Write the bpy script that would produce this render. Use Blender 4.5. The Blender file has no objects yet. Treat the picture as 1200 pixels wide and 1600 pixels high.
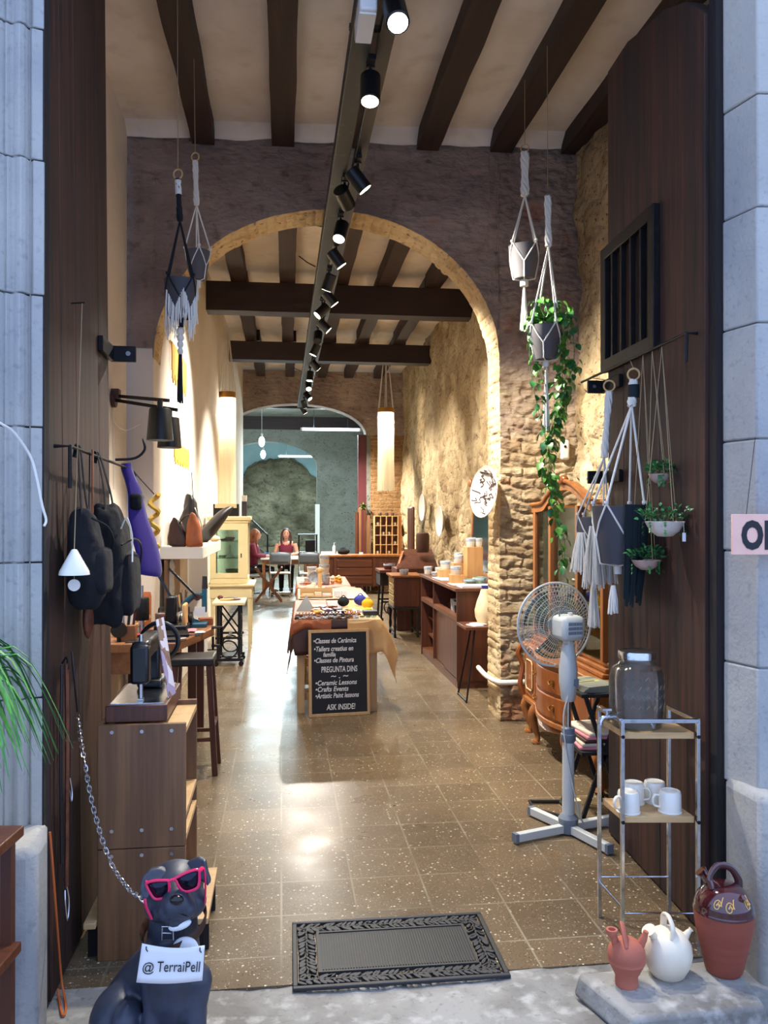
import bpy, bmesh, math, random
from mathutils import Vector, Matrix, Euler, noise
random.seed(7)
PI = math.pi
scn = bpy.context.scene
COL = scn.collection

# ---------------- camera ----------------
F = 1300.0                                   # focal length in pixels of a 1200x1600 image
TH = math.atan(160 / F); PH = math.atan(5 / F)
CAM = Vector((0, 0, 1.6))
FW = Vector((math.sin(TH) * math.cos(PH), math.cos(TH) * math.cos(PH), math.sin(PH)))
RT = Vector((math.cos(TH), -math.sin(TH), 0)); UP = RT.cross(FW)
cd = bpy.data.cameras.new('camera'); cam = bpy.data.objects.new('camera', cd); COL.objects.link(cam)
cd.sensor_fit = 'AUTO'; cd.sensor_width = 36; cd.lens = 36 * F / 1600; cd.clip_start = .05; cd.clip_end = 200
cam.matrix_world = Matrix(((RT.x, UP.x, -FW.x, CAM.x), (RT.y, UP.y, -FW.y, CAM.y), (RT.z, UP.z, -FW.z, CAM.z), (0, 0, 0, 1)))
scn.camera = cam

# ---------------- world, exposure, large lights ----------------
w = bpy.data.worlds.new('sky'); scn.world = w; w.use_nodes = True
bg = w.node_tree.nodes['Background']; bg.inputs[0].default_value = (.44, .60, 1.0, 1); bg.inputs[1].default_value = 2.1
vs = scn.view_settings; scn.display_settings.display_device = 'sRGB'
vs.view_transform = 'Standard'; vs.look = 'None'; vs.gamma = 1; vs.use_curve_mapping = False; vs.exposure = 0.0
scn.cycles.caustics_reflective = False; scn.cycles.caustics_refractive = False
scn.cycles.sample_clamp_indirect = 4.0; scn.cycles.max_bounces = 8; scn.cycles.transparent_max_bounces = 24
scn.cycles.use_denoising = True
SPOT_W = 500.0; LAMP_W = 120.0; TUBE_W = 340.0; BENCH_W = 24.0
WARM = (1.0, .935, .83); COOL = (.72, .93, 1.0)

# ---------------- helpers ----------------
def ray(px, py): return RT * ((px - 600) / F) + UP * ((800 - py) / F) + FW
def W(px, py, d): return CAM + ray(px, py) * d                 # at a depth
def G(px, py, z=0.0):                                          # on a level
    r = ray(px, py); return CAM + r * ((z - CAM.z) / r.z)
def AX(px, py, X):                                             # on a plane X
    r = ray(px, py); return CAM + r * (X / r.x)
def AY(px, py, Y):
    r = ray(px, py); return CAM + r * (Y / r.y)
def V(*a): return Vector(a)
def lin(c):
    def f(u):
        u /= 255.0
        return u / 12.92 if u <= .04045 else ((u + .055) / 1.055) ** 2.4
    return (f(c[0]), f(c[1]), f(c[2]), 1)

class NT:
    def __init__(s, name):
        s.m = bpy.data.materials.new(name); s.m.use_nodes = True; s.t = s.m.node_tree
        s.b = s.t.nodes['Principled BSDF']; s.tc = s.t.nodes.new('ShaderNodeTexCoord')
    def n(s, kind, **kw):
        x = s.t.nodes.new('ShaderNode' + kind)
        for k, v in kw.items():
            if k in x.inputs.keys(): x.inputs[k].default_value = v
            else: setattr(x, k, v)
        return x
    def l(s, a, b): s.t.links.new(a, b)
    def coord(s, scale, rot=(0, 0, 0), loc=(0, 0, 0)):
        mp = s.n('Mapping'); s.l(s.tc.outputs['Object'], mp.inputs['Vector'])
        mp.inputs['Scale'].default_value = (scale,) * 3 if isinstance(scale, (int, float)) else scale
        mp.inputs['Rotation'].default_value = rot; mp.inputs['Location'].default_value = loc
        return mp.outputs['Vector']
    def tex(s, kind, scale, detail=4, dist=0, loc=(0, 0, 0)):
        v = s.coord(scale, loc=loc)
        if kind == 'noise':
            x = s.n('TexNoise', Scale=1.0, Detail=float(detail), Distortion=float(dist)); s.l(v, x.inputs['Vector']); return x.outputs['Fac']
        if kind == 'voro':
            x = s.n('TexVoronoi', Scale=1.0); s.l(v, x.inputs['Vector']); return x.outputs['Distance']
        if kind == 'cell':
            x = s.n('TexVoronoi', Scale=1.0); s.l(v, x.inputs['Vector'])
            q = s.n('SeparateColor'); s.l(x.outputs['Color'], q.inputs[0]); return q.outputs[0]
        if kind == 'crack':
            x = s.n('TexVoronoi', Scale=1.0, feature='DISTANCE_TO_EDGE'); s.l(v, x.inputs['Vector']); return x.outputs['Distance']
        if kind == 'wave':
            x = s.n('TexWave', Scale=1.0, Distortion=float(dist), Detail=2.0); s.l(v, x.inputs['Vector']); return x.outputs['Fac']
    def rng(s, v, lo, hi, a=0.0, b=1.0):
        r = s.n('MapRange'); r.clamp = True
        for i, q in zip(('From Min', 'From Max', 'To Min', 'To Max'), (lo, hi, a, b)): r.inputs[i].default_value = q
        s.l(v, r.inputs['Value']); return r.outputs[0]
    def math(s, op, a, b=0.0):
        x = s.n('Math', operation=op)
        for i, q in enumerate((a, b)):
            if isinstance(q, (int, float)): x.inputs[i].default_value = q
            else: s.l(q, x.inputs[i])
        return x.outputs[0]
    def mix(s, f, a, b):
        x = s.n('Mix', data_type='RGBA')
        for i, q in ((0, f), (6, a), (7, b)):
            if isinstance(q, (int, float, tuple)): x.inputs[i].default_value = q
            else: s.l(q, x.inputs[i])
        return x.outputs[2]
    def bump(s, h, strength=.5, dist=.01):
        x = s.n('Bump', Strength=strength, Distance=dist); s.l(h, x.inputs['Height'])
        p = getattr(s, 'nrm', None)
        if p: s.l(p, x.inputs['Normal'])
        s.nrm = x.outputs[0]; s.l(s.nrm, s.b.inputs['Normal'])

MATS = {}
def mat(name, col, rough=.5, metal=0.0, layers=(), bumps=(), emit=0, trans=0, alpha=1, coat=0, sheen=0, sub=0):
    """layers: (kind, scale, colour, lo, hi, amount); bumps: (kind, scale, strength, distance)"""
    if name in MATS: return MATS[name]
    s = NT(name); c = lin(col)
    for (k, sc, c2, lo, hi, am) in layers:
        c = s.mix(s.rng(s.tex(k, sc, 5), lo, hi, 0, am), c, lin(c2))
    if isinstance(c, tuple): s.b.inputs['Base Color'].default_value = c
    else: s.l(c, s.b.inputs['Base Color'])
    s.b.inputs['Roughness'].default_value = rough; s.b.inputs['Metallic'].default_value = metal
    if emit:
        s.b.inputs['Emission Color'].default_value = lin(col); s.b.inputs['Emission Strength'].default_value = emit
    if trans: s.b.inputs['Transmission Weight'].default_value = trans
    if alpha < 1: s.b.inputs['Alpha'].default_value = alpha
    if coat: s.b.inputs['Coat Weight'].default_value = coat
    if sheen: s.b.inputs['Sheen Weight'].default_value = sheen
    for (k, sc, st, di) in bumps: s.bump(s.tex(k, sc, 6), st, di)
    MATS[name] = s.m
    return s.m
def wood(name, col, dark, axis=2, rough=.45, s=14, amt=.7, stain=None):
    sc = [s * 2.2] * 3; sc[axis] = s * .12
    sc2 = [s * 9] * 3; sc2[axis] = s * .35
    L = [('noise', tuple(sc), dark, .35, .68, amt), ('noise', tuple(sc2), dark, .45, .75, amt * .6)]
    if stain: L.append(('noise', (3.2, 3.2, .7) if axis == 2 else 2.0, stain, .50, .66, .85))
    return mat(name, col, rough, layers=L, bumps=[('noise', tuple(sc2), .25, .004)])

class MB:
    def __init__(s): s.v = []; s.f = []
    def add(s, vs, fs, M=None):
        o = len(s.v)
        s.v += [tuple(M @ Vector(p)) if M is not None else tuple(p) for p in vs]
        s.f += [tuple(i + o for i in f) for f in fs]; return s
    def box(s, c, d, M=None, rz=0):
        x, y, z = d[0] / 2, d[1] / 2, d[2] / 2
        T = Matrix.Translation(c) @ Matrix.Rotation(rz, 4, 'Z')
        if M is not None: T = M @ T
        return s.add([(a * x, b * y, e * z) for e in (-1, 1) for a, b in ((-1, -1), (1, -1), (1, 1), (-1, 1))],
                     [(3, 2, 1, 0), (4, 5, 6, 7), (0, 1, 5, 4), (1, 2, 6, 5), (2, 3, 7, 6), (3, 0, 4, 7)], T)
    def bb(s, x0, x1, y0, y1, z0, z1, M=None):
        return s.box(((x0 + x1) / 2, (y0 + y1) / 2, (z0 + z1) / 2), (x1 - x0, y1 - y0, z1 - z0), M)
    def prism(s, poly, ext):
        n = len(poly); e = Vector(ext); P = [Vector(p) for p in poly]
        return s.add(P + [p + e for p in P], [tuple(range(n))[::-1], tuple(range(n, 2 * n))] + [(i, (i + 1) % n, (i + 1) % n + n, i + n) for i in range(n)])
    def tube(s, pts, r, n=8, closed=False, cap=True, flat=None):
        pts = [Vector(p) for p in pts]; k = len(pts); base = len(s.v); a = None
        for i, p in enumerate(pts):
            if closed: t = pts[(i + 1) % k] - pts[i - 1]
            else: t = pts[min(i + 1, k - 1)] - pts[max(i - 1, 0)]
            if t.length < 1e-9: t = Vector((0, 0, 1))
            t.normalize()
            if a is None:
                a = t.orthogonal().normalized() if flat is None else (Vector(flat) - t * t.dot(Vector(flat))).normalized()
            a = (a - t * a.dot(t)).normalized(); b = t.cross(a)
            rr = r[i] if isinstance(r, (list, tuple)) else r
            r1, r2 = rr if isinstance(rr, (list, tuple)) else (rr, rr)
            for j in range(n):
                q = 2 * PI * j / n; s.v.append(tuple(p + a * math.cos(q) * r1 + b * math.sin(q) * r2))
        for i in range(k if closed else k - 1):
            for j in range(n):
                A = base + i * n; B = base + ((i + 1) % k) * n
                s.f.append((A + j, A + (j + 1) % n, B + (j + 1) % n, B + j))
        if cap and not closed:
            s.f.append(tuple(base + j for j in range(n))[::-1]); s.f.append(tuple(base + (k - 1) * n + j for j in range(n)))
        return s
    def cyl(s, p, q, r, r2=None, n=16): return s.tube([p, q], [r, r if r2 is None else r2], n)
    def bar(s, p, q, wd, h, upv=(0, 0, 1)):
        p = Vector(p); q = Vector(q); t = (q - p).normalized(); u = Vector(upv)
        a = t.cross(u); a = a.normalized() if a.length > 1e-6 else t.orthogonal().normalized()
        b = a.cross(t).normalized()
        return s.add([e + a * i * wd / 2 + b * j * h / 2 for e in (p, q) for i, j in ((-1, -1), (1, -1), (1, 1), (-1, 1))],
                     [(3, 2, 1, 0), (4, 5, 6, 7), (0, 1, 5, 4), (1, 2, 6, 5), (2, 3, 7, 6), (3, 0, 4, 7)])
    def lathe(s, prof, c=(0, 0, 0), n=24, M=None, sx=1, sy=1):
        vs = []; fs = []; k = len(prof)
        for (r, z) in prof:
            for j in range(n):
                q = 2 * PI * j / n; vs.append((r * math.cos(q) * sx, r * math.sin(q) * sy, z))
        for i in range(k - 1):
            for j in range(n): fs.append((i * n + j, i * n + (j + 1) % n, (i + 1) * n + (j + 1) % n, (i + 1) * n + j))
        if prof[0][0] > 1e-6: fs.append(tuple(range(n))[::-1])
        if prof[-1][0] > 1e-6: fs.append(tuple((k - 1) * n + j for j in range(n)))
        T = Matrix.Translation(c)
        return s.add(vs, fs, T if M is None else T @ M)
    def ell(s, c, r, n=16, m=10, M=None):
        r = (r, r, r) if isinstance(r, (int, float)) else r
        prof = [(max(math.sin(PI * i / m), 1e-7), -math.cos(PI * i / m)) for i in range(m + 1)]
        T = Matrix.Diagonal((r[0], r[1], r[2], 1))
        return s.lathe(prof, c, n, T if M is None else M @ T)
    def torus(s, c, R, r, axis=(0, 0, 1), n=24, m=8):
        q = Vector((0, 0, 1)).rotation_difference(Vector(axis).normalized()).to_matrix()
        return s.tube([Vector(c) + q @ Vector((R * math.cos(2 * PI * i / n), R * math.sin(2 * PI * i / n), 0)) for i in range(n)], r, m, closed=True)
    def grid(s, fn, nu, nv):
        o = len(s.v)
        for i in range(nu + 1):
            for j in range(nv + 1): s.v.append(tuple(fn(i / nu, j / nv)))
        for i in range(nu):
            for j in range(nv):
                a = o + i * (nv + 1) + j; s.f.append((a, a + nv + 1, a + nv + 2, a + 1))
        return s
    def leaf(s, p, d, ln, wd, bend=.3, roll=0):
        d = Vector(d).normalized(); sd = d.cross(Vector((0, 0, 1)))
        sd = sd.normalized() if sd.length > 1e-4 else Vector((1, 0, 0))
        sd = Matrix.Rotation(roll, 3, d) @ sd; nn = sd.cross(d); p = Vector(p)
        t = [(0, .12), (.25, .85), (.5, 1), (.8, .6), (1, .02)]
        o = len(s.v)
        for (u, ww) in t:
            c = p + d * ln * u - nn * bend * ln * u * u
            s.v += [tuple(c - sd * wd / 2 * ww + nn * wd * .12 * ww), tuple(c), tuple(c + sd * wd / 2 * ww + nn * wd * .12 * ww)]
        for i in range(len(t) - 1):
            for j in range(2): s.f.append((o + i * 3 + j, o + i * 3 + j + 1, o + i * 3 + j + 4, o + i * 3 + j + 3))
        return s
    def sq(s, c, r, e1=.6, e2=.6, n=20, m=14, taper=0.0, wr=0.0, seed=0):
        f = lambda t, e: math.copysign(abs(t) ** e, t)
        def fn(u, v):
            a = 2 * PI * u; b = PI * (v - .5); cb = f(max(math.cos(b), 1e-6), e1); z = f(math.sin(b), e1); k = 1 - taper * (z + 1) / 2
            p = Vector((r[0] * cb * f(math.cos(a), e2) * k, r[1] * cb * f(math.sin(a), e2) * k, r[2] * z))
            if wr: p *= 1 + wr * noise.fractal(Vector((p.x * 14 + seed, p.y * 14, p.z * 8)), 1, 2, 3)
            return p + Vector(c)
        return s.grid(fn, n, m)
    def build(s, name, m, parent=None, loc=None, rz=0, world=False, smooth=True, bevel=0, solid=0, sub=0, remesh=0, smo=0, kind=None, label=None, off=0):
        me = bpy.data.meshes.new(name); vs = s.v
        if world:
            if parent is not None: T = Matrix.Translation(parent.location) @ parent.rotation_euler.to_matrix().to_4x4()
            else: T = Matrix.Translation(loc or (0, 0, 0)) @ Matrix.Rotation(rz, 4, 'Z')
            T = T.inverted(); vs = [T @ Vector(p) for p in vs]
        me.from_pydata([tuple(p) for p in vs], [], s.f); me.update()
        o = bpy.data.objects.new(name, me); COL.objects.link(o)
        me.materials.append(m)
        if parent is not None: o.parent = parent
        if loc is not None: o.location = loc
        o.rotation_euler = (0, 0, rz)
        b = bmesh.new(); b.from_mesh(me); bmesh.ops.recalc_face_normals(b, faces=b.faces); b.to_mesh(me); b.free()
        if smooth:
            me.shade_smooth(); me.set_sharp_from_angle(angle=math.radians(38))
        if remesh:
            q = o.modifiers.new('r', 'REMESH'); q.mode = 'VOXEL'; q.voxel_size = remesh; q.use_smooth_shade = True
            if smo: q = o.modifiers.new('s', 'SMOOTH'); q.factor = .5; q.iterations = smo
        if solid: q = o.modifiers.new('t', 'SOLIDIFY'); q.thickness = solid; q.offset = off
        if bevel: q = o.modifiers.new('b', 'BEVEL'); q.width = bevel; q.segments = 2; q.limit_method = 'ANGLE'; q.angle_limit = .6
        if sub: q = o.modifiers.new('u', 'SUBSURF'); q.levels = sub; q.render_levels = sub
        if kind: o['kind'] = kind
        if label: o['label'] = label
        return o
def thing(name, label, cat, loc=(0, 0, 0), rz=0, group=None):
    o = bpy.data.objects.new(name, None); COL.objects.link(o); o.empty_display_size = .05
    o.location = loc; o.rotation_euler = (0, 0, rz); o['label'] = label; o['category'] = cat
    if group: o['group'] = group
    return o
def tag(o, label, cat, group=None, kind=None):
    o['label'] = label; o['category'] = cat
    if group: o['group'] = group
    if kind: o['kind'] = kind
    return o
def struct(o): o['kind'] = 'structure'; return o
def dup(root, loc, rz=None, label=None):
    r = root.copy(); COL.objects.link(r); r.location = loc
    if rz is not None: r.rotation_euler = (0, 0, rz)
    if label: r['label'] = label
    for ch in list(root.children):
        c = ch.copy(); COL.objects.link(c); c.parent = r
        for g in list(ch.children):
            d = g.copy(); COL.objects.link(d); d.parent = c
    return r
def text(body, size, M, parent, m, name='lettering', shear=0, ext=.0006, align='LEFT', space=1.0, xs=1.0, bold=0.0):
    cu = bpy.data.curves.new('t', 'FONT'); cu.body = body; cu.size = size; cu.shear = shear; cu.extrude = ext; cu.align_x = align
    cu.space_character = space; cu.offset = bold; cu.resolution_u = 3
    t = bpy.data.objects.new('t', cu); COL.objects.link(t)
    me = bpy.data.meshes.new_from_object(t.evaluated_get(bpy.context.evaluated_depsgraph_get()))
    bpy.data.objects.remove(t); bpy.data.curves.remove(cu)
    me.transform(M @ Matrix.Diagonal((xs, 1, 1, 1))); me.materials.clear(); me.materials.append(m)
    o = bpy.data.objects.new(name, me); COL.objects.link(o); o.parent = parent
    return o
def light(kind, name, loc, energy, color, parent=None, aim=None, **kw):
    d = bpy.data.lights.new(name, kind); d.energy = energy; d.color = color
    for k, v in kw.items(): setattr(d, k, v)
    o = bpy.data.objects.new(name, d); COL.objects.link(o)
    if parent: o.parent = parent
    o.location = loc
    if aim is not None: o.rotation_euler = Vector(aim).to_track_quat('-Z', 'Y').to_euler()
    return o
def catmull(pts, n=6):
    P = [Vector(p) for p in pts]; P = [2 * P[0] - P[1]] + P + [2 * P[-1] - P[-2]]; out = []
    for i in range(1, len(P) - 2):
        for k in range(n):
            t = k / n; a, b, c, d = P[i - 1:i + 3]
            out.append(.5 * ((2 * b) + (c - a) * t + (2 * a - 5 * b + 4 * c - d) * t * t + (3 * b - a - 3 * c + d) * t ** 3))
    return out + [P[-2]]
def fbm(p, s, o=4): return noise.fractal(Vector(p) * s, 1.0, 2.0, o)
R = random.uniform
# ---------------- materials ----------------
M = {}
def mk_floor():
    s = NT('terrazzo')
    c = s.mix(s.rng(s.tex('noise', 1.3, 4), .35, .65), lin((120, 101, 76)), lin((102, 86, 66)))
    c = s.mix(s.rng(s.tex('noise', 160, 2), .42, .66, 0, .6), c, lin((82, 68, 52)))
    for sc, th, am, cc in ((130, .82, .7, (176, 160, 130)), (74, .93, .9, (210, 198, 170)), (90, .84, .6, (62, 50, 40))):
        vec = s.coord(sc, loc=(sc, 0, 0)); v = s.n('TexVoronoi', Scale=1.0, Randomness=1.0); s.l(vec, v.inputs['Vector'])
        q = s.n('SeparateColor'); s.l(v.outputs['Color'], q.inputs[0])
        m = s.math('MULTIPLY', s.math('GREATER_THAN', q.outputs[0], th), s.math('LESS_THAN', v.outputs['Distance'], .36))
        c = s.mix(s.math('MULTIPLY', m, am), c, lin(cc))
    br = s.n('TexBrick', offset=0.0, squash=1.0); s.l(s.coord((1, 1, 0), loc=(0, .0, 0)), br.inputs['Vector'])
    for k, v in (('Scale', 1.0), ('Mortar Size', .006), ('Mortar Smooth', .6), ('Brick Width', .305), ('Row Height', .305)): br.inputs[k].default_value = v
    br.inputs['Color1'].default_value = (.4, .4, .4, 1); br.inputs['Color2'].default_value = (.6, .6, .6, 1)
    c = s.mix(s.math('MULTIPLY', br.outputs['Fac'], s.rng(s.tex('noise', 1.6, 3, loc=(4, 2, 0)), .40, .60, .08, .7)), c, lin((172, 160, 132)))
    q = s.n('SeparateColor'); s.l(br.outputs['Color'], q.inputs[0])
    hv = s.n('HueSaturation'); s.l(c, hv.inputs['Color']); s.l(s.rng(q.outputs[0], .4, .6, .84, 1.16), hv.inputs['Value'])
    s.l(hv.outputs[0], s.b.inputs['Base Color'])
    s.l(s.rng(s.tex('noise', 3, 4), .3, .7, .25, .37), s.b.inputs['Roughness']); s.b.inputs['Specular IOR Level'].default_value = .27
    s.bump(s.tex('noise', 9, 3), .08, .01)
    return s.m
def mk_wall(name, a, b, pits, stain, sc=1.0, stones=True, bs=.7):
    s = NT(name)
    c = s.mix(s.rng(s.tex('noise', 1.7 * sc, 6), .35, .66), lin(a), lin(b))
    c = s.mix(s.rng(s.tex('noise', (5 * sc, 5 * sc, 7 * sc), 7, .6), .50, .72, 0, .75), c, lin(stain))
    c = s.mix(s.rng(s.tex('noise', 22 * sc, 4), .55, .74, 0, .6), c, lin(b))
    v = s.tex('noise', (26 * sc, 26 * sc, 34 * sc), 3, .4)
    c = s.mix(s.rng(v, .62, .70, 0, .85), c, lin(pits))
    s.l(c, s.b.inputs['Base Color']); s.b.inputs['Roughness'].default_value = .92
    s.b.inputs['Specular IOR Level'].default_value = .15
    if stones: s.bump(s.rng(s.tex('crack', (3.4 * sc, 3.4 * sc, 5.2 * sc)), 0, .12), .35, .03)
    s.bump(s.tex('noise', 7 * sc, 8), bs, .05); s.bump(s.rng(v, .55, .72, 1, 0), .5, .02); s.bump(s.tex('noise', 60, 4), .3, .006)
    return s.m
def mk_brick(name, c1, c2, mortar, rw=.27, rh=.062, rot=(PI / 2, 0, 0), stain=(60, 46, 36)):
    s = NT(name)
    br = s.n('TexBrick', offset=.5); dv = s.n('TexNoise', Scale=5.0, Detail=3.0); s.l(s.tc.outputs['Object'], dv.inputs['Vector'])
    add = s.n('VectorMath', operation='MULTIPLY_ADD'); s.l(dv.outputs['Color'], add.inputs[0]); add.inputs[1].default_value = (.05, .05, .05)
    s.l(s.coord((1, 1, 1), rot=rot), add.inputs[2]); s.l(add.outputs[0], br.inputs['Vector'])
    for k, v in (('Scale', 1.0), ('Mortar Size', .011), ('Mortar Smooth', .9), ('Brick Width', rw), ('Row Height', rh)): br.inputs[k].default_value = v
    br.inputs['Color1'].default_value = lin(c1); br.inputs['Color2'].default_value = lin(c2); br.inputs['Mortar'].default_value = lin(mortar)
    c = s.mix(s.rng(s.tex('noise', 3.0, 6), .42, .68, 0, .6), br.outputs['Color'], lin(mortar))
    c = s.mix(s.rng(s.tex('noise', 11, 5), .55, .74, 0, .6), c, lin(stain))
    s.l(c, s.b.inputs['Base Color']); s.b.inputs['Roughness'].default_value = .92; s.b.inputs['Specular IOR Level'].default_value = .15
    s.bump(s.rng(br.outputs['Fac'], 0, 1, 1, 0), .6, .015); s.bump(s.tex('noise', 14, 7), .7, .03); s.bump(s.tex('noise', 70, 3), .3, .005)
    return s.m
def mk_pier(name):
    s = NT(name)
    br = s.n('TexBrick', offset=.5); dv = s.n('TexNoise', Scale=5.0, Detail=3.0); s.l(s.tc.outputs['Object'], dv.inputs['Vector'])
    add = s.n('VectorMath', operation='MULTIPLY_ADD'); s.l(dv.outputs['Color'], add.inputs[0]); add.inputs[1].default_value = (.05, .05, .05)
    s.l(s.coord((1, 1, 1), rot=(PI / 2, 0, 0)), add.inputs[2]); s.l(add.outputs[0], br.inputs['Vector'])
    for k, v in (('Scale', 1.0), ('Mortar Size', .012), ('Mortar Smooth', .9), ('Brick Width', .3), ('Row Height', .104)): br.inputs[k].default_value = v
    br.inputs['Color1'].default_value = lin((184, 160, 126)); br.inputs['Color2'].default_value = lin((164, 136, 104)); br.inputs['Mortar'].default_value = lin((168, 150, 120))
    z = s.n('SeparateXYZ'); s.l(s.tc.outputs['Object'], z.inputs[0])
    up = s.rng(s.math('ADD', z.outputs[2], s.rng(s.tex('noise', 1.6, 4), .3, .7, -.7, .7)), 2.0, 2.9)
    c = s.mix(s.rng(s.tex('noise', (5, 5, 11), 6, .5), .36, .66), lin((190, 170, 136)), lin((150, 126, 94)))
    pl = s.mix(s.rng(s.tex('noise', 1.7, 6), .35, .66), lin((164, 146, 134)), lin((130, 112, 104)))
    c = s.mix(up, c, pl)
    c = s.mix(s.rng(s.tex('noise', 11, 5), .55, .74, 0, .55), c, lin((84, 64, 50)))
    c = s.mix(s.rng(s.tex('noise', 2.1, 3, loc=(3, 3, 3)), .62, .70, 0, .55), c, lin((158, 92, 62)))
    s.l(c, s.b.inputs['Base Color']); s.b.inputs['Roughness'].default_value = .92; s.b.inputs['Specular IOR Level'].default_value = .15
    s.bump(s.tex('noise', (8, 8, 16), 8), .9, .05); s.bump(s.tex('noise', 60, 3), .3, .005)
    return s.m
def mk_glass(name, col=(235, 245, 245), rough=0.0, mixv=.9, haze=0):
    s = NT(name); g = s.n('BsdfGlossy', Roughness=max(rough, .02)); t = s.n('BsdfTransparent'); t.inputs[0].default_value = lin(col)
    fr = s.n('Fresnel', IOR=1.5); mx = s.n('MixShader'); s.l(s.rng(fr.outputs[0], 0, 1, .01, mixv), mx.inputs[0]); s.l(t.outputs[0], mx.inputs[1]); s.l(g.outputs[0], mx.inputs[2])
    s.l(mx.outputs[0], s.t.nodes['Material Output'].inputs[0]); return s.m
def mk_emit(name, col, st):
    s = NT(name); e = s.n('Emission', Strength=st); e.inputs[0].default_value = lin(col) if max(col) > 1.01 else (*col, 1); s.l(e.outputs[0], s.t.nodes['Material Output'].inputs[0]); return s.m
def mk_translucent(name, col, f=.6):
    s = NT(name); d = s.n('BsdfDiffuse'); d.inputs[0].default_value = lin(col); t = s.n('BsdfTranslucent'); t.inputs[0].default_value = lin(col)
    mx = s.n('MixShader', Fac=f); s.l(d.outputs[0], mx.inputs[1]); s.l(t.outputs[0], mx.inputs[2]); s.l(mx.outputs[0], s.t.nodes['Material Output'].inputs[0]); return s.m

M['floor'] = mk_floor()
M['wall'] = mk_wall('rough plastered rubble', (196, 176, 140), (152, 130, 96), (58, 45, 33), (116, 94, 66), 1.0, True, 1.0)
M['arch'] = mk_wall('arch rubble', (150, 128, 104), (118, 98, 80), (62, 48, 40), (88, 70, 56), 1.0, False, .55)
M['pier'] = mk_pier('old brick')
M['arch'] = M['pier']
M['soffit'] = mk_wall('soffit brick', (206, 186, 148), (178, 152, 114), (110, 84, 60), (150, 122, 88), 1.0, False, .5)
M['brick2'] = mk_brick('brown brick', (150, 112, 74), (126, 92, 60), (160, 130, 92), .3, .075)
M['farstone'] = mk_wall('far stone', (150, 146, 122), (86, 82, 66), (40, 38, 30), (72, 70, 58), .6, False, 1.0)
M['farplaster'] = mk_wall('grey plaster', (134, 136, 128), (116, 118, 108), (72, 70, 62), (104, 102, 90), .8, False, .3)
M['blue'] = mat('blue wall paint', (184, 220, 226), .8, layers=[('noise', 3, (168, 206, 214), .4, .6, .6)])
M['plaster'] = mat('white plaster', (226, 216, 202), .85, layers=[('noise', 1.4, (214, 202, 184), .4, .65, .8), ('noise', 9, (204, 190, 170), .58, .75, .4)], bumps=[('noise', 5, .25, .02), ('noise', 30, .1, .005)])
M['ceil'] = mat('ceiling plaster', (236, 228, 218), .9, layers=[('noise', 1.1, (206, 192, 174), .4, .66, .8), ('noise', 6, (186, 170, 150), .55, .75, .4)], bumps=[('noise', 4, .35, .03), ('noise', 24, .15, .006)])
M['beam'] = wood('dark beam wood', (52, 32, 26), (26, 15, 13), 1, .7, 10, .8)
M['beamx'] = wood('dark cross beam wood', (46, 27, 24), (24, 14, 13), 0, .7, 10, .8)
M['door'] = wood('old door boards', (76, 42, 29), (28, 18, 16), 2, .68, 12, .95, (26, 20, 22))
M['black_wood'] = mat('tarred wood', (22, 17, 17), .8, layers=[('noise', (30, 30, 3), (40, 28, 22), .5, .7, .7)], bumps=[('noise', (40, 40, 4), .5, .01)])
M['stone'] = mat('grey facade stone', (172, 170, 164), .85, layers=[('noise', 2.2, (146, 146, 146), .4, .66, .8), ('noise', 40, (120, 120, 122), .56, .74, .5), ('noise', .9, (188, 182, 168), .5, .7, .6)], bumps=[('noise', 6, .35, .02), ('noise', 70, .45, .006)])
M['stone2'] = mat('threshold stone', (150, 148, 142), .7, layers=[('noise', 2.5, (104, 100, 94), .42, .62, .9), ('noise', 14, (186, 184, 178), .52, .70, .7), ('noise', 45, (84, 80, 76), .58, .74, .5)], bumps=[('noise', 5, .5, .02), ('noise', 30, .5, .01)])
M['iron'] = mat('black iron', (24, 24, 26), .5, .6, layers=[('noise', 20, (48, 40, 36), .5, .7, .6)])
M['blackplastic'] = mat('black lamp metal', (16, 16, 18), .4, .2)
M['track'] = mat('grey green track metal', (52, 54, 50), .5, .4, layers=[('noise', 30, (86, 84, 76), .62, .7, .6)])
M['bulb'] = mk_emit('spot face', (1.0, .90, .72), 14)
M['tube'] = mk_emit('fluorescent tube', (.78, .95, 1.0), 9)
M['whiteplastic'] = mat('white plastic', (226, 222, 214), .4)
M['wood_lt'] = wood('light pine', (214, 176, 122), (180, 138, 88), 2, .5, 10, .6)
M['wood_ltx'] = wood('light pine sideways', (206, 170, 120), (172, 132, 86), 0, .5, 10, .6)
M['wood_md'] = wood('brown pine board', (134, 94, 60), (86, 56, 36), 2, .5, 8, .75)
M['wood_bench'] = wood('bench wood', (158, 106, 66), (112, 70, 42), 1, .45, 8, .7)
M['wood_red'] = wood('reddish cabinet wood', (96, 52, 32), (58, 28, 18), 2, .38, 8, .75)
M['wood_redx'] = wood('reddish cabinet wood sideways', (104, 58, 34), (66, 34, 20), 0, .38, 8, .75)
M['wood_redy'] = wood('reddish counter wood', (112, 66, 40), (72, 38, 24), 1, .38, 8, .75)
M['boxwood'] = wood('pale box wood', (196, 150, 96), (164, 116, 68), 2, .5, 8, .6)
M['oak'] = wood('golden oak', (166, 104, 54), (118, 68, 34), 2, .33, 8, .65)
M['oakd'] = wood('carved oak panel', (150, 84, 38), (104, 52, 24), 2, .33, 10, .7)
M['brass'] = mat('brass', (178, 130, 62), .3, 1.0)
M['chrome'] = mat('chrome', (200, 204, 210), .18, 1.0, layers=[('noise', 30, (140, 140, 145), .5, .7, .5)])
M['silver'] = mat('silver metal', (190, 190, 192), .25, 1.0)
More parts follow.
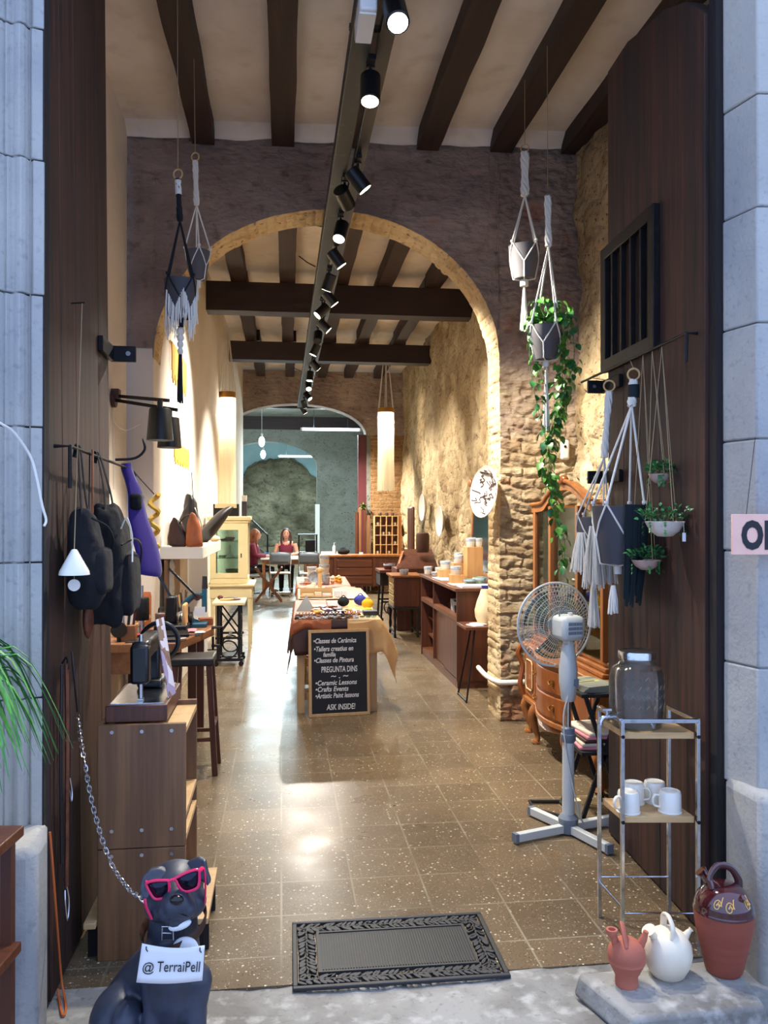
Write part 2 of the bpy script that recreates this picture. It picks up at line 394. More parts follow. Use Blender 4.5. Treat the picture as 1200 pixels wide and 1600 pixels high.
M['pot'] = mat('grey plastic pot', (84, 80, 82), .7)
M['pot_dk'] = mat('dark grey pot', (66, 64, 68), .7)
M['cotton'] = mat('white cotton cord', (226, 220, 208), .9, bumps=[('noise', 160, .5, .003)])
M['cotton_bl'] = mat('black cotton cord', (20, 20, 24), .9)
M['cotton_teal'] = mat('dark teal cotton fringe', (16, 30, 36), .9, bumps=[('noise', (200, 200, 20), .6, .003)])
M['cord_beige'] = mat('jute string', (164, 140, 106), .9)
M['leaf'] = mat('green leaf', (86, 142, 48), .4, layers=[('noise', 16, (48, 100, 34), .4, .6, .8)])
M['leaf2'] = mat('deep green leaf', (58, 122, 62), .38, layers=[('noise', 14, (30, 84, 48), .4, .6, .8)])
M['leaf3'] = mat('pale ribbon leaf', (84, 158, 74), .55, layers=[('noise', (60, 60, 3), (38, 112, 52), .45, .6, .8)])
M['soil'] = mat('soil', (50, 36, 26), .95)
M['ceramic'] = mat('pale speckled ceramic', (216, 206, 196), .45, layers=[('noise', 90, (176, 156, 140), .6, .7, .6)])
M['ceramic_pk'] = mat('pinkish ceramic', (190, 164, 152), .5, layers=[('noise', 40, (160, 130, 118), .5, .7, .6)])
M['ceramic_wh'] = mat('white glazed ceramic', (232, 228, 216), .25, coat=.3)
M['ceramic_gr'] = mat('green glazed ceramic', (104, 138, 112), .25, coat=.3, layers=[('noise', 20, (176, 190, 160), .5, .65, .8)])
M['ceramic_bl'] = mat('blue white ceramic', (172, 184, 196), .3, layers=[('noise', 25, (110, 128, 160), .52, .62, .8)])
M['terracotta'] = mat('terracotta', (168, 94, 74), .75, layers=[('noise', 6, (196, 112, 84), .45, .65, .6)], bumps=[('noise', (8, 8, 60), .2, .003)])
M['brownpot'] = mat('brown earthenware', (138, 68, 50), .7, layers=[('noise', (5, 5, 40), (128, 58, 44), .45, .62, .6)], bumps=[('noise', (6, 6, 80), .25, .003)])
M['glaze'] = mat('dark red glaze', (72, 24, 26), .12, coat=1, layers=[('noise', 9, (50, 16, 22), .4, .6, .7)])
M['gold_paint'] = mat('ochre slip', (214, 168, 88), .35)
M['cream_clay'] = mat('cream clay', (226, 214, 190), .6, layers=[('noise', 5, (206, 190, 164), .48, .68, .7)])
M['rubber'] = mat('black rubber', (34, 35, 38), .55, bumps=[('noise', 60, .2, .003)])
M['blackboard'] = mat('chalkboard slate', (20, 22, 24), .6, layers=[('noise', 8, (32, 34, 36), .5, .7, .6)])
M['chalk'] = mat('white chalk', (236, 234, 228), .9)
M['ink'] = mat('black ink', (16, 18, 28), .6)
M['paper'] = mat('white paper', (226, 226, 228), .8)
M['paper_pk'] = mat('pink sign board', (236, 186, 166), .75, layers=[('noise', 8, (226, 170, 150), .5, .68, .7)])
M['dog'] = mat('black painted resin', (52, 58, 74), .45, layers=[('noise', 9, (34, 38, 50), .42, .62, .7)], bumps=[('noise', 26, .2, .004)])
M['dog_white'] = mat('white paint patch', (220, 224, 228), .5)
M['nose'] = mat('glossy black', (10, 10, 12), .2)
M['pink'] = mat('hot pink plastic', (226, 36, 92), .25)
M['lens'] = mat('dark mirrored lens', (24, 26, 44), .04, .55)
M['lthr_br'] = mat('orange brown leather', (168, 92, 48), .6, layers=[('noise', 4, (142, 72, 36), .4, .65, .7)], bumps=[('noise', 40, .3, .004)])
M['lthr_md'] = mat('mid brown leather', (112, 60, 36), .6, layers=[('noise', 30, (76, 40, 24), .45, .65, .8)], bumps=[('noise', 60, .5, .004)])
M['lthr_dk'] = mat('dark brown leather', (70, 40, 30), .55, layers=[('noise', 6, (48, 26, 20), .4, .65, .7)], bumps=[('noise', 40, .3, .004)])
M['lthr_bk'] = mat('black leather', (26, 24, 26), .45, layers=[('noise', 8, (40, 34, 32), .5, .7, .6)], bumps=[('noise', 50, .3, .003)])
M['lthr_tan'] = mat('tan suede', (216, 172, 114), .8, layers=[('noise', 5, (194, 146, 90), .4, .65, .7)], bumps=[('noise', 60, .3, .003)])
M['lthr_cream'] = mat('cream hide', (230, 208, 164), .7, layers=[('noise', 5, (214, 186, 136), .45, .65, .6)])
M['fab_navy'] = mat('navy black fabric', (8, 9, 16), .95, bumps=[('noise', 120, .4, .002), ('noise', 14, .5, .02)])
M['fab_black'] = mat('black fabric', (7, 7, 10), .95, bumps=[('noise', 120, .4, .002), ('noise', 12, .5, .02)])
M['fab_purple'] = mat('purple felt', (48, 22, 108), .85, sheen=.3)
M['fab_olive'] = mat('olive felt', (104, 88, 52), .85)
M['fab_cream'] = mat('cream cloth', (226, 210, 184), .9, bumps=[('noise', 40, .4, .006)])
M['red'] = mat('red plastic', (206, 44, 34), .4)
M['red_dk'] = mat('dark red paint', (84, 28, 34), .6)
M['teal'] = mat('teal enamel', (28, 84, 104), .4)
M['machine'] = mat('black japanned iron', (14, 14, 18), .38, .1, coat=.1)
M['glass'] = mk_glass('clear glass', (244, 250, 250), .03)
M['glassg'] = mk_glass('greenish glass', (226, 240, 234), 0, .9)
M['mirror'] = mat('mirror glass', (150, 176, 182), .08, 1.0)
M['water'] = mk_glass('water', (226, 236, 234), .02, .5)
M['cream_paint'] = mat('cream paint', (228, 212, 164), .5, layers=[('noise', 8, (214, 194, 140), .5, .7, .6)])
M['white_paint'] = mat('white paint', (226, 222, 212), .5)
M['fan_grey'] = mat('fan grey plastic', (200, 204, 200), .45)
M['fan_dk'] = mat('fan blue grey plastic', (112, 122, 134), .45)
M['skin'] = mat('skin', (190, 134, 110), .55)
M['hair'] = mat('auburn hair', (60, 32, 24), .6, bumps=[('noise', (200, 200, 12), .5, .003)])
M['hair_red'] = mat('ginger hair', (136, 74, 38), .6, bumps=[('noise', (200, 200, 12), .5, .003)])
M['burgundy'] = mat('burgundy cloth', (104, 18, 44), .8)
M['trouser'] = mat('dark trousers', (26, 26, 32), .85)
M['yellow'] = mat('yellow felt', (230, 184, 30), .8)
M['blue_cl'] = mat('royal blue cloth', (44, 56, 150), .7)
M['gold_thread'] = mat('gold yellow yarn', (222, 170, 62), .8)
M['orange_cord'] = mat('orange cable', (206, 104, 48), .5)
M['fringe'] = mk_translucent('cream silk fringe', (246, 230, 198), .6)
M['plastic_bl'] = mat('light blue plastic', (70, 150, 220), .5)
M['pinkcloth'] = mat('pink felt', (222, 140, 150), .8)
M['mag'] = mat('magazine cover', (138, 142, 132), .4, layers=[('cell', (3, 26, 3), (196, 190, 96), .6, .62, .9), ('cell', (5, 40, 5), (72, 80, 82), .7, .72, .9)])
def mk_jar(name, df):
    s = NT(name); t = s.n('BsdfTransparent'); t.inputs[0].default_value = lin((250, 252, 252)); g = s.n('BsdfGlossy', Roughness=.06); d = s.n('BsdfDiffuse'); d.inputs[0].default_value = lin((214, 218, 216))  # grey diffuse share imitates scattered reflections in the glass and water
    fr = s.n('Fresnel', IOR=1.28); m1 = s.n('MixShader', Fac=df); s.l(t.outputs[0], m1.inputs[1]); s.l(d.outputs[0], m1.inputs[2]); m2 = s.n('MixShader'); s.l(s.rng(fr.outputs[0], 0, 1, 0, .8), m2.inputs[0]); s.l(m1.outputs[0], m2.inputs[1]); s.l(g.outputs[0], m2.inputs[2])
    s.l(m2.outputs[0], s.t.nodes['Material Output'].inputs[0]); return s.m
M['jarglass'] = mk_jar('pressed jar glass', .018); M['jarwater'] = mk_jar('jar water', .01)
M['photo'] = mat('photo print strip', (150, 142, 176), .25, layers=[('cell', (18, 18, 14), (210, 210, 224), .45, .5, .9), ('cell', (26, 26, 18), (110, 84, 70), .66, .7, .9)])
# ---------------- the setting ----------------
KA = -.06
def archY(x): return 6.42 + KA * x
ZC1, ZC2 = 4.55, 4.68
struct(MB().bb(-2.6, 3.6, 2.86, 32, -.1, 0).build('floor', M['floor'], smooth=False))
# threshold and street
th = MB(); o_ = 0
def thr(u, v):
    x = -3 + 7 * u; y = -1.5 + 4.42 * v
    z = -.004 + .012 * fbm((x, y, 0), 2.2) + .004 * fbm((x, y, 3), 14)
    return (x, y, min(z, .002 if v > .8 else .012) - (.02 if v < .86 else 0) * 0)
th.grid(thr, 140, 90); struct(th.build('floor_threshold', M['stone2']))
# left wall (front bay) and beyond the first arch
struct(MB().bb(-1.46, -1.16, 2.9, 6.46, 0, ZC1).build('wall_left', M['plaster'], smooth=False))
LW0, LW1 = V(-.99, 6.8, 0), V(-.80, 17.6, 0)
struct(MB().prism([(-.99, 6.80, 0), (-.80, 17.6, 0), (-1.2, 17.6, 0), (-1.4, 6.80, 0)], (0, 0, ZC2)).build('wall_left_inner', M['plaster'], smooth=False))
# right walls, rough
def rough_x(X0, X1, y0, y1, z1, amp=1.0):
    def fn(u, v):
        y = y0 + (y1 - y0) * u; z = z1 * v; x = X0 + (X1 - X0) * u; p = (x, y, z)
        dd, pp = noise.voronoi(Vector((0, y * 2.3 + .15 * fbm(p, 3, 2), z * 3.4 + .15 * fbm(p, 3, 2))))
        cr = min(1, max(0, (dd[1] - dd[0]) * 3.2))
        lowm = max(.12, min(1, 1.5 - z / 1.9 + .5 * fbm(p, .9, 3)))
        return (x - amp * (.05 * fbm(p, .9, 3) + .030 * fbm(p, 4, 4) + .045 * cr * lowm - .02), y, z)
    return fn
struct(MB().grid(rough_x(2.34, 2.34, 2.9, 6.4, ZC1), 120, 120).build('wall_right', M['wall'], solid=.05, off=-1))
struct(MB().grid(rough_x(2.36, 2.62, 6.7, 17.75, ZC2), 300, 150).build('wall_right_inner', M['wall'], solid=.05, off=-1))
# first arch wall
AXC, AHW, ASP, ACR = .36, 1.325, 2.80, 3.95
def arch_z(x): return ASP + (ACR - ASP) * math.sqrt(max(0, 1 - ((x - AXC) / AHW) ** 2))
XL, XR = -1.17, 2.36
def adisp(x, z):
    p = (x, 0, z); b = 0
    if x > 1.6:
        row = z / .092 + .8 * fbm((x * 1.3, 0, z), 1.3, 3) + .10 * fbm((x, 2, z), 9, 2); fr = row - math.floor(row)
        col = x / .22 + .5 * (math.floor(row) % 2) + .15 * fbm((x, 4, z), 6, 2) + .8 * noise.noise(Vector((math.floor(row), 1, 2))); fc = col - math.floor(col)
        e = min(min(fr, 1 - fr) * (6 + 3 * noise.noise(Vector((x * 3, 0, z * 3)))), min(fc, 1 - fc) * 12, 1)
        b = .024 * e * (.3 + .6 * noise.noise(Vector((math.floor(row) * 3.1, math.floor(col) * 1.7, 0))) ** 2 + .5) * max(0, min(1, (2.7 - z) * .8 + .25))
    return .022 * fbm(p, 1.3, 3) + .012 * fbm(p, 6, 4) + (.014 * fbm((x * 16, 0, z * 24), 1.0, 4) if x > 1.6 else .004 * fbm((x * 20, 0, z * 20), 1, 3)) + b
def aw(x, z): return (x, archY(x) - adisp(x, z), z)
mb = MB()
mb.grid(lambda u, v: aw(XL + (AXC - AHW - XL) * u, 2.87 + (ZC1 - 2.87) * v), 14, 60)
mb.grid(lambda u, v: (lambda t: (lambda x, zl: aw(x, zl + (ZC1 - zl) * v))(AXC - AHW * math.cos(PI * t), arch_z(AXC - AHW * math.cos(PI * t))))(u), 120, 34)
struct(mb.build('wall_arch', M['arch'], solid=.0))
mb = MB(); XJ = AXC + AHW
mb.grid(lambda u, v: aw(XJ + (XR - XJ) * u, ZC1 * v), 64, 420)
struct(mb.build('wall_arch_pier', M['pier']))
mb = MB()
def sof(u, v):
    y = archY(AXC) + .0 + .36 * v
    if u < .62:
        t = u / .62; a = PI * (1 - t); x = AXC + AHW * math.cos(a); z = ASP + (ACR - ASP) * math.sin(a); n = V(math.cos(a), 0, math.sin(a))
    else:
        t = (u - .62) / .38; x = XJ; z = ASP * (1 - t); n = V(1, 0, 0)
    arc = (u / .62 * 3.72) if u < .62 else 3.72 + (1 - z / ASP) * ASP
    fa = (arc / .068) % 1; row = math.floor(arc / .068); fv = (v * 1.4 + .5 * (row % 2)) % 1
    e = min(1, min(fa, 1 - fa) * 5, min(fv, 1 - fv) * 14)
    d = .012 * fbm((x, y, z), 5, 4) + .012 * fbm((x, y, z), 1.4, 2) + .016 * e * (.6 + .5 * noise.noise(Vector((row * 3.3, math.floor(v * 1.4 + .5 * (row % 2)), 1))))
    y = archY(x) - adisp(x, z) * (1 - v) + .36 * v
    k = 1 if .01 < v < .99 else 0
    return (x - n.x * d * k, y, z - n.z * d * k)
mb.grid(sof, 560, 16); struct(mb.build('wall_arch_soffit', M['soffit'], smooth=True))
# back of the arch wall (blocks light) and the white pilaster under the corbel
mb = MB()
N_ = 40
for i in range(N_):
    a0 = AXC - AHW * math.cos(PI * i / N_); a1 = AXC - AHW * math.cos(PI * (i + 1) / N_)
    mb.prism([(a0, archY(a0) + .36, arch_z(a0)), (a1, archY(a1) + .36, arch_z(a1)), (a1, archY(a1) + .36, ZC2), (a0, archY(a0) + .36, ZC2)], (0, -.3, 0))
mb.bb(XJ + .012, XR + .3, archY(2) + .05, archY(2) + .36, 0, ZC2)
struct(mb.build('wall_arch_back', M['wall'], smooth=False))
struct(MB().bb(-1.3, AXC - AHW - .005, 6.50, 6.86, 0, 2.875).bb(-1.3, AXC - AHW - .005, 6.56, 6.86, 2.87, ZC2).build('wall_pilaster', M['plaster'], bevel=.008))
# ceilings
struct(MB().bb(-1.5, 2.8, 2.9, 6.86, ZC1, ZC1 + .25).build('ceiling', M['ceil'], smooth=False))
struct(MB().bb(-1.5, 3.2, 6.80, 17.9, ZC2, ZC2 + .25).build('ceiling_inner', M['ceil'], smooth=False))
# uneven plaster fillet where ceiling meets the arch wall
mb = MB()
def fil(u, v):
    x = XL + (XR - XL) * u; h = .085 + .018 * math.sin(x * 5.4) ** 2 + .015 * fbm((x, 0, 0), 3)
    return (x, archY(x) - .03 - .10 * (1 - v) ** 2 , ZC1 - h * v ** .7 + .002)
mb.grid(fil, 90, 6); struct(mb.build('trim_plaster_fillet', M['ceil']))
# dark ceiling beams
def rough_beam(name, p, q, wd, h, m, lab):
    p = Vector(p); q = Vector(q); n = max(8, int((q - p).length / .12)); t = (q - p).normalized(); a = t.cross(V(0, 0, 1)).normalized(); b = MB(); sd = R(0, 99)
    o = 0
    for i in range(n + 1):
        c = p + (q - p) * i / n
        e = [noise.noise(Vector((sd + k * 7, i * .22, 0))) * .012 for k in range(4)]
        b.v += [tuple(c + a * (-wd / 2 + e[0])), tuple(c + a * (wd / 2 + e[1])), tuple(c + a * (wd / 2 + e[2]) + V(0, 0, h)), tuple(c + a * (-wd / 2 + e[3]) + V(0, 0, h))]
    for i in range(n):
        for j in range(4): b.f.append((i * 4 + j, i * 4 + (j + 1) % 4, i * 4 + 4 + (j + 1) % 4, i * 4 + 4 + j))
    b.f += [(3, 2, 1, 0), (n * 4, n * 4 + 1, n * 4 + 2, n * 4 + 3)]
    o = b.build(name, m, smooth=False); struct(o); return o
for i, x in enumerate((-.60, .0, .56, 1.11, 1.68, 2.24)):
    rough_beam('trim_beam', (x, 2.95, 4.42), (x + .01, archY(x) - .02, 4.42), .17, .16, M['beam'], '')
for i, (y, z, wd) in enumerate(((10.55, 4.13, .26), (13.9, 4.15, .26))):
    rough_beam('trim_cross_beam', (-.97 + .02 * (y - 9), y, z), (2.42 + .02 * (y - 10), y, z), wd, .36 if i == 0 else .30, M['beamx'], '')
for x in (-.55, .05, .72, 1.28, 1.90):
    xs = x
    rough_beam('trim_joist', (xs, 6.86, 4.50), (xs + .02, 10.5, 4.50), .19, .2, M['beam'], '')
    rough_beam('trim_joist', (xs + .03, 10.6, 4.50), (xs + .05, 13.85, 4.46), .18, .23, M['beam'], '')
    rough_beam('trim_joist', (xs + .1, 13.95, 4.50), (xs + .12, 17.55, 4.50), .18, .2, M['beam'], '')
# second arch wall
AY2 = 17.6; BXC, BHW, BSP, BCR = .30, 1.48, 3.30, 3.95
def bz(x): return BSP + (BCR - BSP) * math.sqrt(max(0, 1 - ((x - BXC) / BHW) ** 2))
mb = MB()
def a2(x, z): return (x, AY2 - .03 * fbm((x, 5, z), 1.3, 3) - .012 * fbm((x, 5, z), 6, 3), z)
mb.grid(lambda u, v: (lambda x: a2(x, bz(x) + (ZC2 - .04 - bz(x)) * v))(BXC - BHW * math.cos(PI * u)), 90, 30)
mb.grid(lambda u, v: a2(BXC + BHW + 1.0 * u, BSP + (ZC2 - .04 - BSP) * v), 24, 34)
mb.grid(lambda u, v: (BXC - BHW * math.cos(PI * u), AY2 - .01 + .4 * v, bz(BXC - BHW * math.cos(PI * u))), 90, 3)
struct(mb.build('wall_far_arch', M['arch']))
mb = MB(); mb.grid(lambda u, v: a2(BXC + BHW + .10 + .9 * u, BSP * v), 24, 60)
mb.grid(lambda u, v: (BXC + BHW + .10, AY2 + .4 * u, BSP * v), 2, 40); struct(mb.build('wall_far_pier', M['brick2']))
struct(MB().bb(BXC + BHW + .02, BXC + BHW + .10, AY2 + .02, AY2 + .4, 0, BSP).build('trim_pale_jamb', M['farplaster'], smooth=False))
struct(MB().bb(BXC + BHW - .16, BXC + BHW + .02, AY2 + .10, AY2 + .18, 0, BSP + .02).build('trim_red_panel', M['red_dk'], smooth=False))
struct(MB().bb(-1.5, BXC - BHW, AY2, AY2 + .4, 0, ZC2).bb(2.78, 3.1, AY2, AY2 + .4, 0, ZC2).build('wall_far_side', M['arch'], smooth=False))
# far rooms
A3 = 23.0; CXC, CHW, CSP, CCR = -.35, 1.32, 2.95, 3.62
def cz(x): return CSP + (CCR - CSP) * math.sqrt(max(0, 1 - ((x - CXC) / CHW) ** 2))
mb = MB()
mb.grid(lambda u, v: (lambda x: (x, A3, cz(x) + (4.3 - cz(x)) * v))(CXC - CHW * math.cos(PI * u)), 40, 2)
mb.grid(lambda u, v: (CXC + CHW + 2.6 * u, A3 - .02 * fbm((u, 0, v), 4), 4.3 * v), 30, 40)
mb.grid(lambda u, v: (-3.0 + (CXC - CHW + 3.0) * u, A3, 4.3 * v), 2, 2)
mb.grid(lambda u, v: (CXC - CHW * math.cos(PI * u), A3 + .4 * v, cz(CXC - CHW * math.cos(PI * u))), 40, 1)
mb.grid(lambda u, v: (CXC + CHW, A3 + .4 * u, CSP * v), 1, 1)
struct(mb.build('wall_far_room_arch', M['farplaster']))
struct(MB().bb(2.75, 3.0, 17.9, 31, 0, 4.9).build('wall_far_right', M['farplaster'], smooth=False))
struct(MB().bb(-3.0, -2.7, 17.9, 31, 0, 4.9).build('wall_far_left', M['farplaster'], smooth=False))
struct(MB().bb(-3, 3, 30.2, 30.5, 0, 4.9).build('wall_back', M['blue'], smooth=False))
mb = MB()
def bk(u, v):
    x = -2.7 + 5.45 * u; T_ = [(-9, 2.95), (-1.33, 2.95), (-1.2, 3.28), (-.9, 3.5), (-.2, 3.66), (.35, 3.62), (.7, 3.45), (1.0, 3.12), (1.2, 2.98), (9, 2.9)]; i_ = max(i for i in range(9) if T_[i][0] <= x); top = T_[i_][1] + (T_[i_ + 1][1] - T_[i_][1]) * (x - T_[i_][0]) / (T_[i_ + 1][0] - T_[i_][0]) + .10 * fbm((x, 3, 0), 3, 4)
    z = top * v; return (x, 30.15 - .10 * (1 if v < .97 else .5) - .10 * fbm((x, 0, z), 1.8, 5) - .03 * min(1, 3 * (lambda q: q[1] - q[0])(noise.voronoi(Vector((x * 1.5, 0, z * 3.6)))[0])), z)
mb.grid(bk, 200, 120); struct(mb.build('wall_back_stone', M['farstone'], solid=.05, off=-1))
struct(MB().bb(-3, 3.1, 17.9, 31, 4.3, 4.55).build('ceiling_far', M['farplaster'], smooth=False))
struct(MB().bb(-3, 3, 22.94, 23.02, 3.95, 4.3).bb(-2.7, 2.75, 18.6, 18.75, 3.98, 4.3).build('trim_far_dark_beam', M['beamx'], smooth=False))
# facade: closed wall around the portal, outside
struct(MB().bb(-7, -.86, 2.80, 3.05, 0, 9).bb(1.74, 8, 2.96, 3.2, 0, 9).bb(-.9, 1.8, 2.80, 3.1, 4.0, 9)
       .bb(-1.5, -1.14, 3.05, 3.1, 0, 9).bb(-1.5, 2.8, 2.9, 3.1, 4.4, 9).build('wall_facade', M['stone'], smooth=False))
def C(px, d): p = W(px, 805, d); return (p.x, p.y)
def jamb(name, prof, joints, gap=.0025):
    mb = MB()
    for i in range(len(joints) - 1):
        z0, z1 = joints[i] + gap, joints[i + 1] - gap; dx = R(-.004, .004)
        pl = [(x + dx, y, z0) for x, y in prof]; mb.prism(pl, (0, 0, z1 - z0))
    core = [(x * 1.0 + (.012 if x > 0 else -.012), y + .012, joints[0]) for x, y in prof]
    mb.prism(core, (0, 0, joints[-1] - joints[0]))
    return struct(mb.build(name, M['stone'], bevel=.006))
pl = [C(69, 2.75), C(67.5, 2.65), C(50, 2.635), C(47, 2.646), C(44, 2.640), C(38, 2.618), C(30, 2.606), C(24, 2.612), C(21, 2.617), C(17, 2.616), C(9, 2.602), C(6.5, 2.607), C(3, 2.595), C(-10, 2.575), C(-160, 2.50), C(-160, 2.9), (-.86, 2.9), (-.86, 2.80)]
jamb('trim_left_jamb', pl, (.60, 1.02, 1.45, 1.88, 2.30, 2.73, 3.15, 3.6, 4.05))
pr = [C(1131, 3.085), C(1184, 2.93), C(1420, 2.96), C(1420, 3.3), (1.80, 3.1), (1.74, 3.06)]
jamb('trim_right_jamb', pr, (.62, 1.06, 1.47, 1.87, 2.28, 2.69, 3.09, 3.55, 4.05))
def plinth(name, prof, h, sl):
    mb = MB(); n = len(prof); P = prof
    mb.prism([(x, y, -.05) for x, y in P], (0, 0, h + .05)); return struct(mb.build(name, M['stone'], bevel=.03))
plinth('trim_left_plinth', [C(75, 2.74), C(74, 2.58), C(58, 2.45), C(-160, 2.36), C(-160, 2.9), (-.84, 2.9)], .62, 0)
plinth('trim_right_plinth', [C(1134, 3.05), C(1190, 2.84), C(1420, 2.86), C(1420, 3.3), (1.9, 3.1), (1.72, 3.06)], .64, 0)
# doors
def door_leaf(name, pts, th, out, topf, bw, label):
    """boards along a line p->q standing upright; out = side the thickness goes to; the whole leaf may lean"""
    p, q = Vector(pts[0]), Vector(pts[1]); L = (q - p).length; t = (q - p) / L; n = int(round(L / bw)); mb = MB(); lean = pts[2]
    o = Vector(out)
    for i in range(n):
        a, b = i / n, (i + 1) / n; e = R(-.003, .003); g = .002
        A = p + t * (a * L + g) + o * e; B = p + t * (b * L - g) + o * e
        prof = [(A, .012), (B, .012)] + [(p + t * (L * (b + (a - b) * k / 4)) + o * e, topf(b + (a - b) * k / 4)) for k in range(5)]
        poly = [Vector((c.x, c.y, z)) + Vector(lean) * z for c, z in prof]
        mb.prism(poly, o * th)
    ob = struct(mb.build(name, M['door'], smooth=False, bevel=.002)); ob['label'] = label
    return ob
DL0, DL1, DLEAN = V(-.745, 2.83, 0), V(-.757, 3.90, 0), V(-.010, 0, 0)
door1 = door_leaf('door_1', (DL0, DL1, DLEAN), .07, (-1, 0, 0), lambda u: 3.55 + .42 * math.sin(min(1, u * 1.15) * PI / 2), .215, 'old dark wooden door leaf standing open at the left')
DR0, DR1 = V(1.588, 2.97, 0), V(1.627, 4.01, 0)
def dtop(u):
    T = [(0, 3.5), (.15, 3.64), (.35, 3.735), (.58, 3.79), (.75, 3.835), (1, 3.83)]
    for (a, za), (b, zb) in zip(T, T[1:]):
        if u <= b: return za + (zb - za) * (u - a) / (b - a)
    return T[-1][1]
door2 = door_leaf('door_2', (DR0, DR1, V(0, 0, 0)), .075, (1, .03, 0), dtop, .21, 'old dark wooden door leaf standing open at the right')
struct(MB().bb(-.95, -.752, 2.765, 2.825, 0, 4.05).build('trim_left_gap_shade', M['black_wood'], smooth=False))  # near-black strip, stands in for the shaded gap between left leaf and jamb
struct(MB().bb(1.602, 1.80, 2.915, 2.965, 0, 4.05).build('trim_right_gap_shade', M['black_wood'], smooth=False))  # dark strip filling the gap at the right hinge edge, its shade put in as colour
# white panel beside the shelf on the left wall
struct(MB().bb(-.96, -.76, 8.75, 8.83, 0, 1.22).build('trim_white_panel', M['white_paint'], smooth=False))
# ---------------- lamps ----------------
# track and spots
tr = thing('lighting_track', 'long grey green metal lighting track running under the ceiling beams', 'lighting track', (.42, 3.0, 3.80))
TY1 = 17.2
MB().bb(-.10, .0, 0, TY1 - 3, .017, .11).build('rail_profile', M['track'], tr, smooth=False, bevel=.006)
MB().bb(.03, .10, 0, TY1 - 3, .017, .075).build('spot_rail', M['blackplastic'], tr, smooth=False, bevel=.004)
for y in (.9, 3.2, 5.5, 7.4, 10.6, 13.5):
    MB().bb(-.105, .105, y - .015, y + .015, .09, .11).cyl((0, y, .10), (0, y, (.62 if y < 3 else .70)), .006, n=8).build('hanger', M['track'], tr)
SP = [(3.42, .47, (.05, -.55, -.85), 1, 'nearest the door, shining out at the street'), (4.04, .43, (-.05, -.25, -1), 1, 'second from the door, pointing down'),
      (5.15, .47, (.75, .1, -.9), 1, 'third from the door, tilted to the right'), (5.45, .41, (.5, .9, -.5), 0, 'turned away just before the first arch'),
      (6.10, .43, (-.25, -.45, -1), 1, 'under the crown of the first arch'), (6.75, .44, (.75, .12, -1), 1, 'just inside the first arch, pointing down to the right'),
      (7.45, .42, (-.35, .35, -1), 1, 'second inside the first arch'), (8.0, .46, (.65, .1, -.8), 1, 'third inside the first arch, tilted right'),
      (8.5, .41, (-.7, -.15, -.7), 1, 'tilted left just before the big cross beam'), (9.17, .46, (.8, .05, -.75), 1, 'tilted right under the big cross beam'),
      (9.75, .42, (-.1, -.6, -.8), 0, 'dark lamp after the big cross beam'), (10.5, .42, (-.45, .1, -1), 1, 'between the two cross beams, tilted left'),
      (11.6, .46, (.7, .2, -.75), 1, 'between the two cross beams, tilted right'), (12.5, .42, (-.1, -.15, -1), 1, 'just before the second cross beam'),
      (13.45, .43, (.05, -.6, -.8), 1, 'bright lamp below the second cross beam'), (14.6, .45, (.6, -.3, -.8), 1, 'after the second cross beam, tilted right'),
      (15.7, .42, (.28, .34, -1), 1, 'second last on the track'), (16.6, .43, (.63, .13, -1), 1, 'last on the track')]
for i, (y, x, ax, on, lb) in enumerate(SP):
    t = thing('track_spotlight', 'black cylindrical track spotlight ' + lb, 'spotlight', (x, y, 3.815), 0, 'spotlights along the ceiling track')
    a = Vector(ax).normalized(); c = V(0, 0, -.13)
    MB().cyl((0, 0, 0), (0, 0, -.03), .022).cyl((0, 0, -.03), (0, 0, -.10), .008, n=8).box((0, 0, -.012), (.035, .16, .024)).build('mount', M['blackplastic'], t)
    MB().tube([c - a * .075, c - a * .07, c + a * .07, c + a * .073], [.04, .05, .05, .047], 20).build('lamp_body', M['blackplastic'], t)
    b = MB().tube([c + a * .0735, c + a * .0745], [.042, .042], 20).build('lens', M['bulb'] if on else M['nose'], t)
    if on:
        b['label'] = 'glowing lamp face'
        light('SPOT', 'spot_light', c + a * .09, SPOT_W * {0: .35, 1: .6, 2: 1.3, 4: .9, 5: 1.2, 6: 1.1, 7: 1.05, 9: .8, 12: .85, 13: 1.2, 14: 1.4, 15: 1.2, 16: 1.7, 17: 1.9}.get(i, 1.0), WARM, t, a, spot_size=math.radians(82), spot_blend=.7, shadow_soft_size=.04)
for q_ in ((467, 400, 493, 417, 8.6), (490, 348, 503, 354, 7.2), (456, 572, 470, 580, 14.6)):
    a_ = W(q_[0], q_[1], q_[4]); b_ = W(q_[2], q_[3], q_[4]); MB().tube([a_, a_.lerp(b_, .5) - V(0, 0, .01), b_], .006, 6).build('stay_chain', M['iron'], tr, world=True)
t = thing('emergency_light', 'white emergency light fixed under the track at the door', 'lamp', (.362, 3.60, 3.816))
MB().box((0, 0, -.045), (.075, .26, .09)).build('housing', M['whiteplastic'], t, bevel=.01)
MB().box((0, 0, -.094), (.07, .22, .008)).build('diffuser', M['white_paint'], t)
